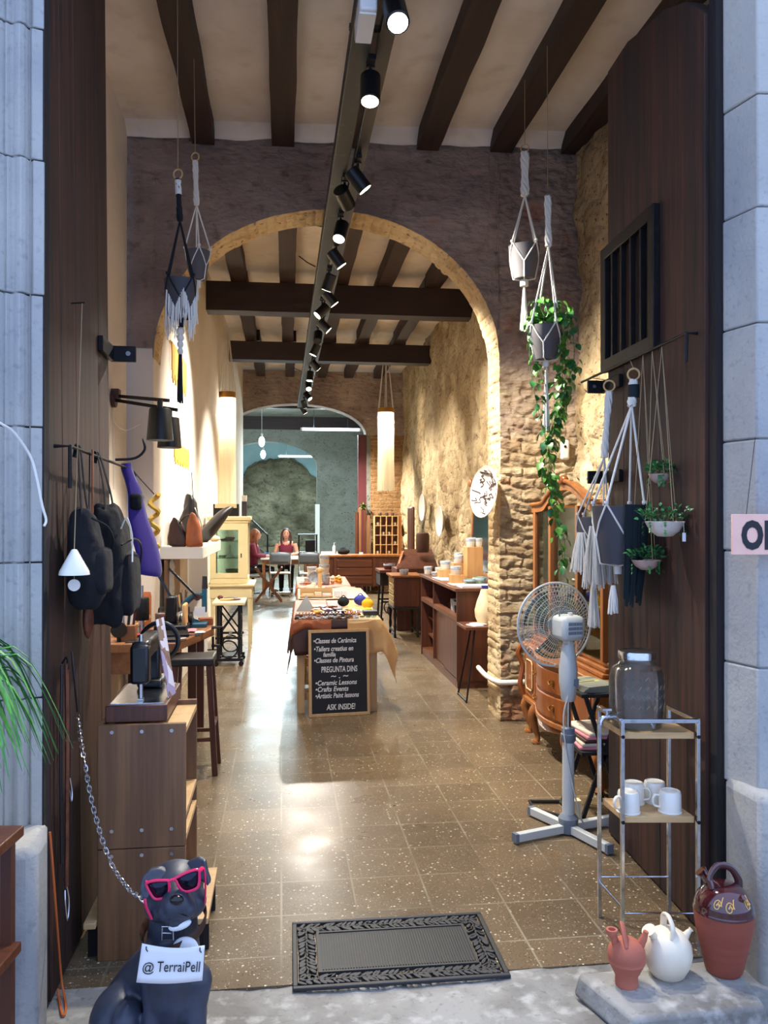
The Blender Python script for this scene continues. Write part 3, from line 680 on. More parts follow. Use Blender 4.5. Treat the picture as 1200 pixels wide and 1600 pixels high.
# fringe lamps
def fringe_lamp(p, r, ztop, zbot, zceil, lab):
    t = thing('fringe_lamp', lab, 'lamp', (p[0], p[1], zbot), 0, 'hanging silk fringe lamps'); H = ztop - zbot
    MB().lathe([(r, H), (r, H + .085), (r - .006, H + .085), (r - .006, H)], n=32).build('top_ring', M['brass'], t, label='gold coloured ring at the top')
    b = MB(); n = 90
    for i in range(n):
        q = 2 * PI * i / n; rr = r - .004 + R(-.003, .003); e = R(-.012, .012)
        c, s_ = math.cos(q), math.sin(q); cc, ss = math.cos(q + .055), math.sin(q + .055); rb = rr * (1.0 + R(0, .03)); zz = R(0, .03)
        b.add([(rr * c, rr * s_, H), (rr * cc, rr * ss, H), (rb * cc, rb * ss, H * .5), (rb * 1.05 * math.cos(q + .05 + e), rb * 1.05 * math.sin(q + .05 + e), zz), (rb * 1.05 * math.cos(q + e), rb * 1.05 * math.sin(q + e), zz), (rb * c, rb * s_, H * .5)], [(0, 1, 2, 5), (5, 2, 3, 4)])
    b.build('fringe', M['fringe'], t, smooth=False)
    for k in range(6):
        q = 2 * PI * k / 6 + .3; MB().tube([(r * math.cos(q), r * math.sin(q), H + .08), (.03 * math.cos(q), .03 * math.sin(q), zceil - zbot)], .006, 6).build('hanging_cord', M['cotton'], t)
    MB().ell((0, 0, H - .20), .045).cyl((0, 0, H - .16), (0, 0, H + .05), .018).build('bulb', M['bulb'], t)
    light('POINT', 'lamp_light', (0, 0, H - .2), LAMP_W, (1, .92, .77), t, shadow_soft_size=.07)
p = W(355.5, 700, 12.0); fringe_lamp(p, .118, W(355, 622, 12).z, W(355, 790, 12).z, 4.13, 'cream fringe lamp hanging at the left above the white cabinet')
p = W(603, 700, 15.0); fringe_lamp(p, .148, W(603, 645, 15).z, W(603, 768, 15).z, 4.60, 'cream fringe lamp hanging at the right before the far arch')
# bench wall lamps
t = thing('wall_lamp', 'two black wall lamps on long arms above the workbench', 'lamp', (-1.16, 5.90, 2.40))
MB().cyl((0, 0, 0), (.03, 0, 0), .06, n=20).box((.03, 0, .03), (.05, .08, .07)).build('wall_mount', M['lthr_dk'], t)
for k, (pp, q, s_) in enumerate(((W(250, 625, 5.35), W(256, 621, 5.30), .085), (W(265, 640, 5.65), W(270, 635, 5.62), .082))):
    e = Vector(pp) - Vector(t.location); st = V(.03, 0, .02 - .03 * k)
    MB().bar(st, e + V(.05, .02, 0), .022, .022).build('lamp_arm', M['blackplastic'], t)
    sh = MB().lathe([(s_ * .76, 0), (s_ * .80, -.01), (s_, -.205), (s_ - .004, -.205), (s_ * .76, -.012), (0.001, -.012)], (e.x, e.y, e.z - .055), 28)
    o = sh.build('lamp_shade', M['blackplastic'], t)
    MB().cyl(e, e - V(0, 0, .06), .018).build('swivel', M['blackplastic'], t)
    MB().lathe([(.001, 0), (s_ * .85, 0), (s_ * .85, .004), (.001, .004)], (e.x, e.y, e.z - .235), 24).build('lamp_face', M['bulb'], o, label='glowing lamp face')
    light('SPOT', 'bench_light', e - V(0, 0, .27), BENCH_W, WARM, t, (.05, .15, -1), spot_size=math.radians(130), spot_blend=.6, shadow_soft_size=.06)
MB().tube(catmull([(.01, 0, -.05), (.02, -.02, -.16), (.1, -.05, -.22), (.2, -.06, -.18)], 5), .003, 5).tube([(.005, .02, -.05), (.005, .06, -.62)], .003, 5).build('cable', M['cotton'], t)
# far fluorescent tubes
def tube_lamp(p, L, ax, lab, drop):
    t = thing('fluorescent_lamp', lab, 'lamp', p, 0, 'fluorescent tubes of the far rooms'); a = Vector(ax)
    MB().cyl(-a * L / 2, a * L / 2, .032, n=12).build('tube', M['tube'], t)
    for q in (1, -1):
        MB().cyl(a * q * (L / 2), a * q * (L / 2 + .04), .034, n=12).build('end_cap', M['whiteplastic'], t)
        MB().cyl(a * L * .3 * q + V(0, 0, .03), a * L * .3 * q + V(0, 0, drop), .004, n=6).build('suspension_wire', M['iron'], t)
    light('AREA', 'tube_light', (0, 0, -.06), TUBE_W, COOL, t, (0, 0, -1), shape='RECTANGLE', size=L if abs(a.x) > .5 else .08, size_y=.08 if abs(a.x) > .5 else L)
    light('POINT', 'tube_glow', (0, 0, .06), TUBE_W * .4, COOL, t, shadow_soft_size=.1)
p = W(517, 671, 19.0); tube_lamp(p, 1.3, (1, 0, 0), 'nearer crosswise fluorescent tube just beyond the far arch', 4.3 - p.z)
p = W(463, 713, 26.0); tube_lamp(p, 1.05, (1, 0, 0), 'farther crosswise fluorescent tube in the last room', 4.3 - p.z)
for px, py, d, lb in ((409, 690, 20.5, 'upper pendant bulb seen through the left of the far arch'), (411, 710, 24.5, 'lower pendant bulb in the last room, seen through the far arch')):
    p = W(px, py, d); t = thing('pendant_lamp', lb, 'lamp', p, 0, 'pendant bulbs of the far rooms')
    MB().ell((0, 0, 0), (.075, .075, .13), 16, 10).build('bulb', M['tube'], t)
    MB().cyl((0, 0, .11), (0, 0, .20), .03, n=12).build('socket', M['whiteplastic'], t); MB().cyl((0, 0, .2), (0, 0, 4.3 - p.z), .006, n=6).build('wire', M['whiteplastic'], t)
    light('POINT', 'bulb_light', (0, 0, -.2), TUBE_W * .4, COOL, t, shadow_soft_size=.1)
# ---------------- near things: threshold ----------------
FH = V(math.sin(TH), math.cos(TH), 0)
def CL(lat, d, z): return RT * lat + FH * d + V(0, 0, z)          # lateral, depth, height
def cam_axes(p, roll=0, pitch=0):                                   # upright frame turned towards the street
    m = Matrix((RT, V(0, 0, 1), -FH)).transposed().to_4x4()
    return Matrix.Translation(p) @ m @ Matrix.Rotation(roll, 4, 'Z') @ Matrix.Rotation(pitch, 4, 'X')
# --- door mat
mc = (G(450, 1450) + G(462, 1547) + G(800, 1520) + G(750, 1433)) / 4
t = thing('door_mat', 'black rubber door mat with an openwork leaf border on the floor at the entrance', 'door mat', (mc.x, mc.y, 0), math.radians(-.5))
mw, md = .375, .232
b = MB()
for (x0, x1, y0, y1) in ((-mw, mw, -md, -md + .018), (-mw, mw, md - .018, md), (-mw, -mw + .018, -md + .018, md - .018), (mw - .018, mw, -md + .018, md - .018)): b.bb(x0, x1, y0, y1, 0, .012)
b.build('outer_rim', M['rubber'], t, bevel=.003)
b = MB().bb(-mw + .10, mw - .10, -md + .10, md - .10, 0, .009)
for k in range(56):
    x = -mw + .108 + (2 * mw - .216) * k / 55; b.bb(x - .0022, x + .0022, -md + .108, md - .108, .009, .012)
b.bb(-mw + .09, mw - .09, -md + .09, -md + .10, 0, .013).bb(-mw + .09, mw - .09, md - .10, md - .09, 0, .013).bb(-mw + .09, -mw + .10, -md + .1, md - .1, 0, .013).bb(mw - .10, mw - .09, -md + .1, md - .1, 0, .013)
b.build('ribbed_centre', M['rubber'], t, smooth=False)
b = MB()
def mleaf(x, y, a, ln, wd):
    n = 10; P = []
    for i in range(n):
        q = 2 * PI * i / n; u, v_ = math.cos(q) * ln / 2, math.sin(q) * wd / 2 * (1 - .25 * math.cos(q)); P.append((x + u * math.cos(a) - v_ * math.sin(a), y + u * math.sin(a) + v_ * math.cos(a), .001))
    b.prism(P, (0, 0, .010))
random.seed(3)
per = []
for k in range(34):
    x = -mw + .04 + (2 * mw - .08) * k / 33
    for sy in (-1, 1): per.append((x, sy * (md - .053), 0))
for k in range(14):
    y = -md + .08 + (2 * md - .16) * k / 13
    for sx in (-1, 1): per.append((sx * (mw - .053), y, PI / 2))
for (x, y, a) in per:
    mleaf(x, y + 0, a + R(-.3, .3), .028, .009)
    for q in (1, -1):
        aa = a + q * R(.5, 1.1); mleaf(x + (0 if a else R(-.01, .01)) + (q * .017 if a else 0), y + (q * .017 if not a else R(-.01, .01)), aa, R(.032, .046), R(.013, .019))
b.build('leaf_border', M['rubber'], t, smooth=False, bevel=.0025, kind=None)
# --- stone slab with the three pots
SL = [G(903, 1520, .075), G(1075, 1503, .075), G(1140, 1495, .075), G(1197, 1572, .075), G(990, 1592, .075)]
c0 = sum(SL, V(0, 0, 0)) / 5
b = MB()
top = [Vector(p) for p in SL]; n = 5
b.v = [tuple(V(p.x, p.y, 0) + (V(p.x, p.y, 0) - V(c0.x, c0.y, 0)) * .06) for p in top] + [tuple(p) for p in top]
b.v = [(x, y, z if i > 4 else 0.0) for i, (x, y, z) in enumerate(b.v)]
b.f = [(4, 3, 2, 1, 0), (5, 6, 7, 8, 9)] + [(i, (i + 1) % 5, (i + 1) % 5 + 5, i + 5) for i in range(5)]
o = b.build('stone_block', M['stone2'], None, (c0.x, c0.y, 0), world=True, bevel=.014); tag(o, 'low weathered grey stone block at the foot of the right door jamb', 'stone block')
ZS = .0755
def on_slab(px, py): return G(px, py, ZS)
def clay_jug(name, lab, p, prof, m, rz=0):
    t = thing(name, lab, 'jug', p, rz); MB().lathe(prof, n=36).build('body', m, t); return t
p = on_slab(979, 1538); t = clay_jug('water_jug', 'small terracotta drinking jug with two spouts, leftmost of the three pots on the stone block', p,
    [(.001, 0), (.036, 0), (.037, .012), (.036, .03), (.048, .055), (.060, .078), (.058, .088), (.061, .095), (.058, .115), (.046, .135), (.028, .147), (.001, .151)], M['terracotta'], -TH)
MB().tube(catmull([(-.036, 0, .13), (-.042, -.005, .152), (-.05, -.008, .17)]), [.012] * 12 + [.012], 12).lathe([(.014, 0), (.019, .012), (.019, .020), (.012, .020), (.010, .004)], (-.05, -.008, .163), 16).build('mouth', M['terracotta'], t)
MB().tube(catmull([(.042, 0, .125), (.054, -.004, .150), (.062, -.006, .175)], 5), [.016, .015, .014, .013, .0125, .012, .011, .010, .009, .009, .009], 12).build('spout', M['terracotta'], t)
MB().tube(catmull([(-.008, -.035, .135), (-.012, -.012, .172), (-.01, .012, .188), (-.005, .028, .172), (0, .035, .14)]), [(.012, .007)] * 25, 10).build('handle', M['terracotta'], t)
p = on_slab(1043, 1522); t = clay_jug('water_jug', 'round cream white drinking jug with a loop handle, middle pot on the stone block', p,
    [(.001, 0), (.050, 0), (.056, .006), (.074, .04), (.080, .072), (.076, .104), (.060, .132), (.036, .148), (.001, .154)], M['cream_clay'], -TH)
MB().tube(catmull([(-.052, -.02, .135), (-.066, -.03, .152), (-.074, -.034, .164)], 4), [.013, .0125, .012, .012, .013, .016, .019, .022, .024], 14).build('mouth', M['cream_clay'], t)
MB().tube(catmull([(.058, 0, .125), (.070, 0, .140), (.080, 0, .150)], 4), [.014, .013, .011, .010, .009, .008, .007, .008, .009], 12).build('spout', M['cream_clay'], t)
MB().tube(catmull([(.0, -.045, .138), (.004, -.04, .172), (.0, -.01, .196), (-.004, .02, .186), (-.002, .035, .145)]), [(.011, .007)] * 25, 10).build('handle', M['cream_clay'], t)
p = on_slab(1131, 1517)
prof = [(.001, 0), (.054, 0), (.060, .008), (.072, .06), (.088, .13), (.096, .185), (.098, .212)]
t = clay_jug('water_jug', 'large brown earthenware jug with a dark red glazed top beside the right jamb', p, prof + [(.001, .212)], M['brownpot'], -TH)
MB().lathe([(.0985, .205), (.098, .212), (.094, .222), (.095, .226), (.086, .250), (.066, .276), (.040, .292), (.001, .296)], n=40).build('glazed_shoulder', M['glaze'], t, label='dark red glazed shoulder with ochre scrolls')
MB().tube(catmull([(-.046, -.018, .284), (-.052, -.012, .320), (-.02, 0, .352), (.025, .008, .342), (.052, .012, .305), (.056, .012, .272)]), [(.013, .009)] * 31, 12).build('handle', M['glaze'], t)
MB().tube(catmull([(-.04, .02, .288), (-.055, .026, .31), (-.066, .03, .324)], 4), [.016] * 5 + [.017, .018, .02, .021], 12).build('mouth', M['glaze'], t)
MB().tube([(.03, -.056, .262), (.036, -.072, .278)], [.014, .008], 12).build('spout', M['glaze'], t)
def on_sh(a, z):  # point on the shoulder
    r = (.095 - .009 * (z - .226) / .024 if z < .25 else .086 - .020 * (z - .25) / .026) + .0012; return (r * math.sin(a), -r * math.cos(a), z)
for k, (a0, z0, sc) in enumerate(((-.62, .250, 1), (-.18, .246, 1.1), (.62, .250, 1))):
    P = [on_sh(a0 + .16 * sc * (1 - i / 26) * math.cos(i * .42), z0 + .017 * sc * (1 - i / 26) * math.sin(i * .42)) for i in range(24)] + [on_sh(a0 + .05 + .2 * i / 8, z0 + .012 - .012 * math.sin(i * .7)) for i in range(8)]
    MB().tube(P, .0016, 5).build('scroll', M['gold_paint'], t)
# --- chrome trolley, dispenser, mugs
tc = CL(1.01, 3.21, 0); t = thing('serving_trolley', 'chrome framed shelf trolley with two wooden shelves in front of the right door leaf', 'trolley', tc)
PT = {'fl': (.887, 3.10), 'fr': (1.168, 3.10), 'bl': (.858, 3.32), 'br': (1.135, 3.32)}
for k, (la, d) in PT.items():
    MB().bar(CL(la, d, 0), CL(la, d, .835), .022, .012, RT).build('leg', M['chrome'], t, world=True, bevel=.001)
for a, c_, z in (('fl', 'fr', .835), ('fl', 'bl', .835), ('br', 'fr', .835)):
    MB().bar(CL(*PT[a], z), CL(*PT[c_], z), .022, .014).build('top_rail', M['chrome'], t, world=True, bevel=.001)
for a, c_, z in (('fl', 'fr', .12), ('bl', 'br', .16), ('fl', 'bl', .14)):
    MB().tube([CL(*PT[a], z), CL(*PT[c_], z)], .004, 8).build('stretcher', M['chrome'], t, world=True)
for z in (.765, .452):
    MB().prism([CL(.897, 3.108, z), CL(1.158, 3.108, z), CL(1.128, 3.312, z), CL(.868, 3.312, z)], (0, 0, .024)).build('shelf', M['wood_ltx'], t, world=True, bevel=.002)
for la, d in ((.887, 3.092), (1.168, 3.092)):
    for z in (.777, .46): MB().cyl(CL(la, d + .004, z), CL(la, d - .004, z), .007, n=10).build('bolt', M['iron'], t, world=True)
p = CL(.972, 3.20, .7895); t = thing('drink_dispenser', 'glass drink dispenser jar with metal lid and tap on top of the trolley', 'drink dispenser', p, -TH)
g = [(.001, 0), (.085, 0), (.092, .004), (.096, .02), (.103, .07), (.103, .19), (.094, .222), (.072, .238), (.066, .25), (.066, .275)]
b = MB().lathe([(r, z + .001) for r, z in g] + [(r - .004, z + .004) for r, z in g[::-1]], n=40)
for k in range(22):
    q = 2 * PI * k / 22
    for z in (.10, .135, .17): b.tube([(.1032 * math.cos(q - .1), .1032 * math.sin(q - .1), z - .014), (.1036 * math.cos(q), .1036 * math.sin(q), z), (.1032 * math.cos(q + .1), .1032 * math.sin(q + .1), z - .014)], .0015, 4)
b.build('jar', M['jarglass'], t)
MB().lathe([(.001, .006), (.08, .006), (.09, .02), (.098, .07), (.098, .155), (.001, .155)], n=32).build('water', M['jarwater'], t)
MB().lathe([(.07, .262), (.071, .285), (.068, .290), (.05, .288), (.001, .287)], n=36).build('lid', M['chrome'], t)
MB().tube([(-.10, -.03, .045), (-.125, -.045, .045)], .014, 12).tube(catmull([(-.12, -.042, .045), (-.14, -.05, .046), (-.152, -.055, .034), (-.154, -.056, .02)]), .008, 10).cyl((-.128, -.046, .05), (-.128, -.046, .07), .005, n=8).box((-.128, -.046, .074), (.035, .009, .008)).build('tap', M['chrome'], t)
def mug(p, lab, a, first=[]):
    if first: return dup(first[0], p, a, lab)
    t = thing('mug', lab, 'mug', p, a, 'white mugs upside down on the trolley')
    MB().lathe([(.044, 0), (.0445, .004), (.042, .006), (.041, .07), (.038, .079), (.032, .081), (.03, .078), (.001, .078)], n=32).build('body', M['ceramic_wh'], t)
    MB().tube(catmull([(-.040, 0, .062), (-.056, 0, .064), (-.066, 0, .048), (-.062, 0, .026), (-.041, 0, .018)]), [(.007, .004)] * 25, 8, flat=(0, 1, 0)).build('handle', M['ceramic_wh'], t)
    first.append(t); return t
zt = .4765
mug(CL(.926, 3.155, zt), 'white enamel mug behind the front left trolley post', -TH + .4)
mug(CL(.975, 3.258, zt), 'white mug upside down, second from the left at the back', -TH + 2.6)
mug(CL(1.062, 3.270, zt), 'white mug upside down, rear right one on the lower shelf', -TH + 1.9)
mug(CL(1.085, 3.16, zt), 'white mug upside down with handle to the left, front right on the lower shelf', -TH)
# --- fan
fb = G(888, 1302, 0); t = thing('pedestal_fan', 'grey pedestal fan with a cross foot seen from behind near the old cabinet', 'fan', fb)
def foot(p, z=.03):
    e = Vector(p); e.z = z; d = (e - fb); d.z = 0; d.normalize(); s0 = fb + d * .03 + V(0, 0, z)
    b = MB().bar(s0, e, .036, .04).build('foot', M['fan_grey'], t, world=True, bevel=.003)
    MB().bar(e, e + d * .018, .039, .043).build('foot_cap', M['fan_dk'], b, world=False) if False else MB().bar(e - fb, e - fb + d * .018, .039, .043).build('foot_cap', M['fan_dk'], b)
A1, A2, A3 = G(808, 1318, 0), G(950, 1335, 0), G(832, 1276, 0)
for a in (A1, A2, A3, fb * 2 - A1): foot(a)
MB().lathe([(.044, .008), (.046, .012), (.046, .06), (.050, .062), (.050, .08), (.034, .10)], n=24).build('base_hub', M['fan_dk'], t)
MB().cyl((0, 0, .08), (0, 0, .50), .031, .029, n=20).build('lower_pole', M['fan_grey'], t)
MB().lathe([(.031, .46), (.038, .47), (.038, .50), (.033, .505), (.033, .53), (.026, .535)], n=20).build('height_collar', M['fan_dk'], t)
MB().cyl((0, 0, .5), (0, 0, .72), .015, n=16).build('upper_pole', M['chrome'], t)
MB().lathe([(.028, .665), (.036, .68), (.046, .76), (.047, .82), (.038, .90), (.030, .945), (.028, .95)], n=24).build('control_grip', M['fan_grey'], t)
MB().box((.026, -.036, .765), (.028, .016, .034)).build('switch', M['fan_dk'], t)
nrm = (FH * math.cos(.33) - RT * math.sin(.33)); side = nrm.cross(V(0, 0, 1)).normalized()
FM = Matrix((side, nrm, V(0, 0, 1))).transposed().to_4x4()
MB().box((0, 0, .955), (.03, .06, .06), FM).build('tilt_joint', M['fan_grey'], t, bevel=.006)
o = MB().box((0, .0, 1.035), (.128, .135, .125), FM).build('motor_housing', M['fan_grey'], t, bevel=.026)
b = MB()
for r_ in range(3):
    for k in range(9): b.box((-.036 + .009 * k, -.0685, 1.015 + .022 * r_), (.0055, .003, .015), FM)
b.build('vent_slots', M['fan_dk'], o, smooth=False)
MB().tube([FM @ Vector(q) for q in ((-.05, 0, 1.09), (-.05, 0, 1.118), (.045, 0, 1.118), (.045, 0, 1.09))], .0045, 8).build('carrying_handle', M['fan_dk'], t)
MB().cyl(FM @ V(0, -.02, 1.09), FM @ V(0, -.02, 1.112), .012, n=14).build('oscillation_knob', M['whiteplastic'], t)
fc = FM @ V(0, .13, 1.035); FR = .215
def cage(y0, dome, nm, n=64):
    b = MB()
    for k in range(n):
        q = 2 * PI * k / n; P = []
        for i in range(6):
            rr = .05 + (FR - .05) * i / 5; P.append(FM @ V(rr * math.cos(q), .13 + y0 + dome * (1 - (i / 5) ** 2.2), 1.035 + rr * math.sin(q)))
        b.tube(P, .00085, 4)
    for rr in (.05, .075, .10, .125, .15, .175, .195): b.torus(FM @ V(0, .13 + y0 + dome * (1 - ((rr - .05) / (FR - .05)) ** 2.2), 1.035), rr, .0012, nrm, 40, 4)
    b.build(nm, M['fan_grey'], t)
cage(-.005, -.06, 'rear_guard'); cage(.005, .06, 'front_guard')
MB().torus(fc, FR, .0055, nrm, 56, 8).build('guard_rim', M['fan_grey'], t)
MB().lathe([(.001, .05), (.02, .048), (.035, .02), (.035, -.05)], n=20, M=FM @ Matrix.Translation((0, .13, 1.035)) @ Matrix.Rotation(-PI / 2, 4, 'X')).build('hub', M['fan_dk'], t)
for k in range(3):
    q0 = 2 * PI * k / 3 + .4; b = MB()
    b.grid(lambda u, v: FM @ V((.03 + .15 * u) * math.cos(q0 + (v - .5) * (1.0 + .3 * u)), .13 + .035 * (v - .5) * (1.3 - .5 * u), 1.035 + (.03 + .15 * u) * math.sin(q0 + (v - .5) * (1.0 + .3 * u))), 6, 8)
    b.build('blade', M['glassg'], t, solid=.002)
MB().tube(catmull([(-.012, -.034, .70), (-.034, -.03, .60), (-.026, -.03, .46), (.0, -.037, .3), (.034, -.03, .16), (.10, .02, .02), (.22, .06, .006), (.36, .02, .006)]), .004, 6).build('power_cord', M['fan_grey'], t)
# --- dog statue
DD = 2.46
dg = CL(-.66, DD + .05, 0)
def D(px, py, o=0): return W(px, py, DD + o)
t = thing('dog_statue', 'sitting black dog statue with white chest at the left of the entrance', 'dog statue', dg)
def cap(b, *ps, n=14):
    P = [D(*q[:3]) for q in ps]; rr = [q[3] for q in ps]
    pts = []; rs = []
    for i in range(len(P) - 1):
        for k in range(4):
            u = k / 4; pts.append(P[i].lerp(P[i + 1], u)); rs.append(rr[i] + (rr[i + 1] - rr[i]) * u)
    pts.append(P[-1]); rs.append(rr[-1])
    d0 = (pts[0] - pts[1]).normalized(); d1 = (pts[-1] - pts[-2]).normalized()
    pts = [pts[0] + d0 * rs[0] * .9, pts[0] + d0 * rs[0] * .6] + pts + [pts[-1] + d1 * rs[-1] * .6, pts[-1] + d1 * rs[-1] * .9]
    rs = [rs[0] * .35, rs[0] * .8] + rs + [rs[-1] * .8, rs[-1] * .35]
    b.tube(pts, rs, n)
b = MB(); HM = Matrix((RT, FH, V(0, 0, 1))).transposed().to_4x4()
def el(px, py, o, r, roll=0): b.ell((0, 0, 0), r, 18, 12, Matrix.Translation(D(px, py, o)) @ HM @ Matrix.Rotation(roll, 4, 'Y'))
el(273, 1386, .0, (.086, .088, .076), -.2)                     # skull
el(272, 1400, -.03, (.066, .07, .06)); el(250, 1414, -.03, (.044, .055, .046)); el(300, 1408, -.03, (.042, .055, .046))
cap(b, (274, 1402, -.05, .052), (277, 1413, -.108, .043)); cap(b, (276, 1425, -.04, .046), (279, 1436, -.098, .033))   # muzzle, jaw
el(262, 1424, -.102, (.028, .034, .026)); el(292, 1420, -.102, (.028, .034, .026))
cap(b, (272, 1410, .04, .068), (270, 1465, .045, .078), (268, 1515, .03, .094))   # neck
cap(b, (272, 1505, .0, .088), (272, 1560, -.01, .078))                           # chest
cap(b, (262, 1500, .06, .088), (225, 1545, .14, .098), (190, 1590, .19, .095))     # back to rump
el(182, 1584, .05, (.074, .10, .092), .5); el(200, 1592, -.02, (.046, .06, .052))                       # near thigh
cap(b, (212, 1600, .0, .034), (200, 1628, .05, .026), (215, 1641, -.06, .022), (226, 1643, -.1, .02))
el(300, 1588, .11, (.045, .08, .07)); cap(b, (305, 1610, .06, .03), (314, 1640, -.02, .022))
for (x, dx) in ((243, -4), (304, 3)):
    cap(b, (x + 3, 1530, -.015, .048), (x, 1575, -.035, .036), (x + dx, 1615, -.05, .030), (x + dx, 1636, -.055, .029)); el(x + dx, 1640, -.085, (.033, .048, .022))
cap(b, (165, 1615, .22, .03), (140, 1620, .14, .024), (130, 1630, .05, .014))     # tail
body = b.build('body', M['dog'], t, world=True, remesh=.0065, smo=6)
def ear(pts, o, oo):
    b = MB(); n = len(pts); P = [D(x, y, o + oo[i]) for i, (x, y) in enumerate(pts)]
    b.prism(P, FH * .024); b.build('ear', M['dog'], t, world=True, remesh=.004, smo=10)
ear([(284, 1356), (296, 1346), (310, 1341), (320, 1346), (323, 1360), (329, 1380), (324, 1386), (314, 1378), (306, 1372), (298, 1372)], -.02, [.02, .02, .01, -.01, -.02, -.035, -.04, -.03, -.01, 0])
ear([(262, 1362), (248, 1356), (232, 1360), (221, 1373), (217, 1390), (221, 1405), (230, 1407), (237, 1394), (248, 1382), (256, 1376)], -.062, [.02, .02, .01, -.01, -.02, -.035, -.04, -.03, -.01, 0])
b = MB().ell((0, 0, 0), (.020, .014, .014), 14, 10, Matrix.Translation(D(276, 1406, -.150)) @ HM); b.build('nose', M['nose'], t, world=True)
MB().tube(catmull([D(258, 1440, -.118), D(268, 1434, -.136), D(278, 1429, -.142), D(289, 1431, -.136), D(300, 1434, -.112)], 4), .0022, 6).build('mouth_line', M['nose'], t, world=True)
b = MB().ell((0, 0, 0), (.034, .016, .014), 14, 10, Matrix.Translation(D(281, 1445, -.112)) @ HM @ Matrix.Rotation(-.3, 4, 'Y')); b.build('white_chin', M['dog_white'], t, world=True)
b = MB().ell((0, 0, 0), (.038, .014, .034), 18, 12, Matrix.Translation(D(290, 1482, -.066)) @ HM); b.build('white_bib', M['dog_white'], t, world=True, label='white chest patch')
# collar
tl = thing('dog_collar', 'dark leather collar with a square buckle round the neck of the dog statue', 'collar', D(272, 1450, .04))
P = []
for k in range(28):
    q = 2 * PI * k / 28; P.append(D(272, 1445, .025) + RT * .092 * math.cos(q) - FH * .112 * math.sin(q) + V(0, 0, -.022 * math.sin(q) + .012 * math.cos(q)))
MB().tube(P, [(.003, .017)] * 28, 8, closed=True, flat=RT).build('strap', M['lthr_dk'], tl, world=True)
bc = D(262, 1458, -.092)
MB().tube([bc + RT * a * .016 + UP * c * .019 for a, c in ((-1, -1), (1, -1), (1, 1), (-1, 1))], .0026, 8, closed=True).tube([bc - RT * .016, bc + RT * .012 + FH * -.002], .002, 6).build('buckle', M['silver'], tl, world=True)
# sunglasses
tg = thing('sunglasses', 'pink framed dark sunglasses on the face of the dog statue', 'sunglasses', D(271, 1383, -.095))
roll = .26; gx = RT * math.cos(roll) + UP * math.sin(roll); gy = -RT * math.sin(roll) + UP * math.cos(roll); gc = D(271, 1383, -.104)
def gp(a, c, o=0): return gc + gx * a + gy * c + FH * (o + 1.6 * a * a)
for s_ in (-1, 1):
    Q = [(.010, .017), (.045, .024), (.074, .022), (.076, .008), (.066, -.022), (.050, -.029), (.026, -.026), (.014, -.008)]
    Q = catmull([V(a * s_, c, 0) for a, c in Q] + [V(.010 * s_, .017, 0)], 3)
    P = [gp(q.x, q.y) for q in Q[:-1]]
    MB().tube(P, .0042, 8, closed=True).build('rim', M['pink'], tg, world=True)
    c0 = sum(P, V(0, 0, 0)) / len(P); b = MB(); b.v = [tuple(c0 - FH * .003)] + [tuple(p) for p in P]; b.f = [(0, i + 1, (i + 1) % len(P) + 1) for i in range(len(P))]
    b.build('lens', M['lens'], tg, world=True, solid=.0015)
    e = gp(.075 * s_, .016)
    tip = D(319, 1416, -.03) if s_ > 0 else D(237, 1436, -.085)
    MB().tube(catmull([e, e + RT * .010 * s_ + FH * .03 - UP * .006, (e + tip) / 2 + RT * .012 * s_, tip], 5), [(.003, .006)] * 16, 8).build('temple', M['pink'], tg, world=True)
MB().tube([gp(-.012, .014), gp(0, .017, -.003), gp(.012, .014)], .0045, 8).build('bridge', M['pink'], tg, world=True)
# paper sign
ts = thing('paper_sign', 'white paper sign with a handwritten handle hung on the chest of the dog statue', 'sign', D(267, 1505, -.125))
SC = [D(222, 1474, -.118), D(320, 1477, -.118), D(316, 1532, -.125), D(213, 1535, -.125)]
def sg(u, v):
    p = SC[0].lerp(SC[1], u).lerp(SC[3].lerp(SC[2], u), v); return p - UP * .010 * math.sin(PI * u) * (1 - v * .4)
MB().grid(sg, 14, 6).build('sheet', M['paper'], ts, world=True, solid=.0012)
for q in ((.08, .12), (.93, .12)): 
    p = sg(*q); MB().tube([p - FH * .0015 + UP * .008, p - FH * .003, p - FH * .002 - UP * .006 + RT * .004], .0016, 6).build('pin', M['ink'], ts, world=True)
p = sg(.06, .70) - FH * .0035 - Vector(ts.location)
m = Matrix((RT, UP, -FH)).transposed().to_4x4(); m = Matrix.Translation(p) @ m @ Matrix.Rotation(-.0, 4, 'Z')
text('@', .036, m, ts, M['ink'], shear=.1, ext=.0004, xs=.95)
text('TerraiPell', .042, Matrix.Translation(p + RT * .042) @ m.to_3x3().to_4x4(), ts, M['ink'], shear=.14, ext=.0004, xs=.72, space=1.02)
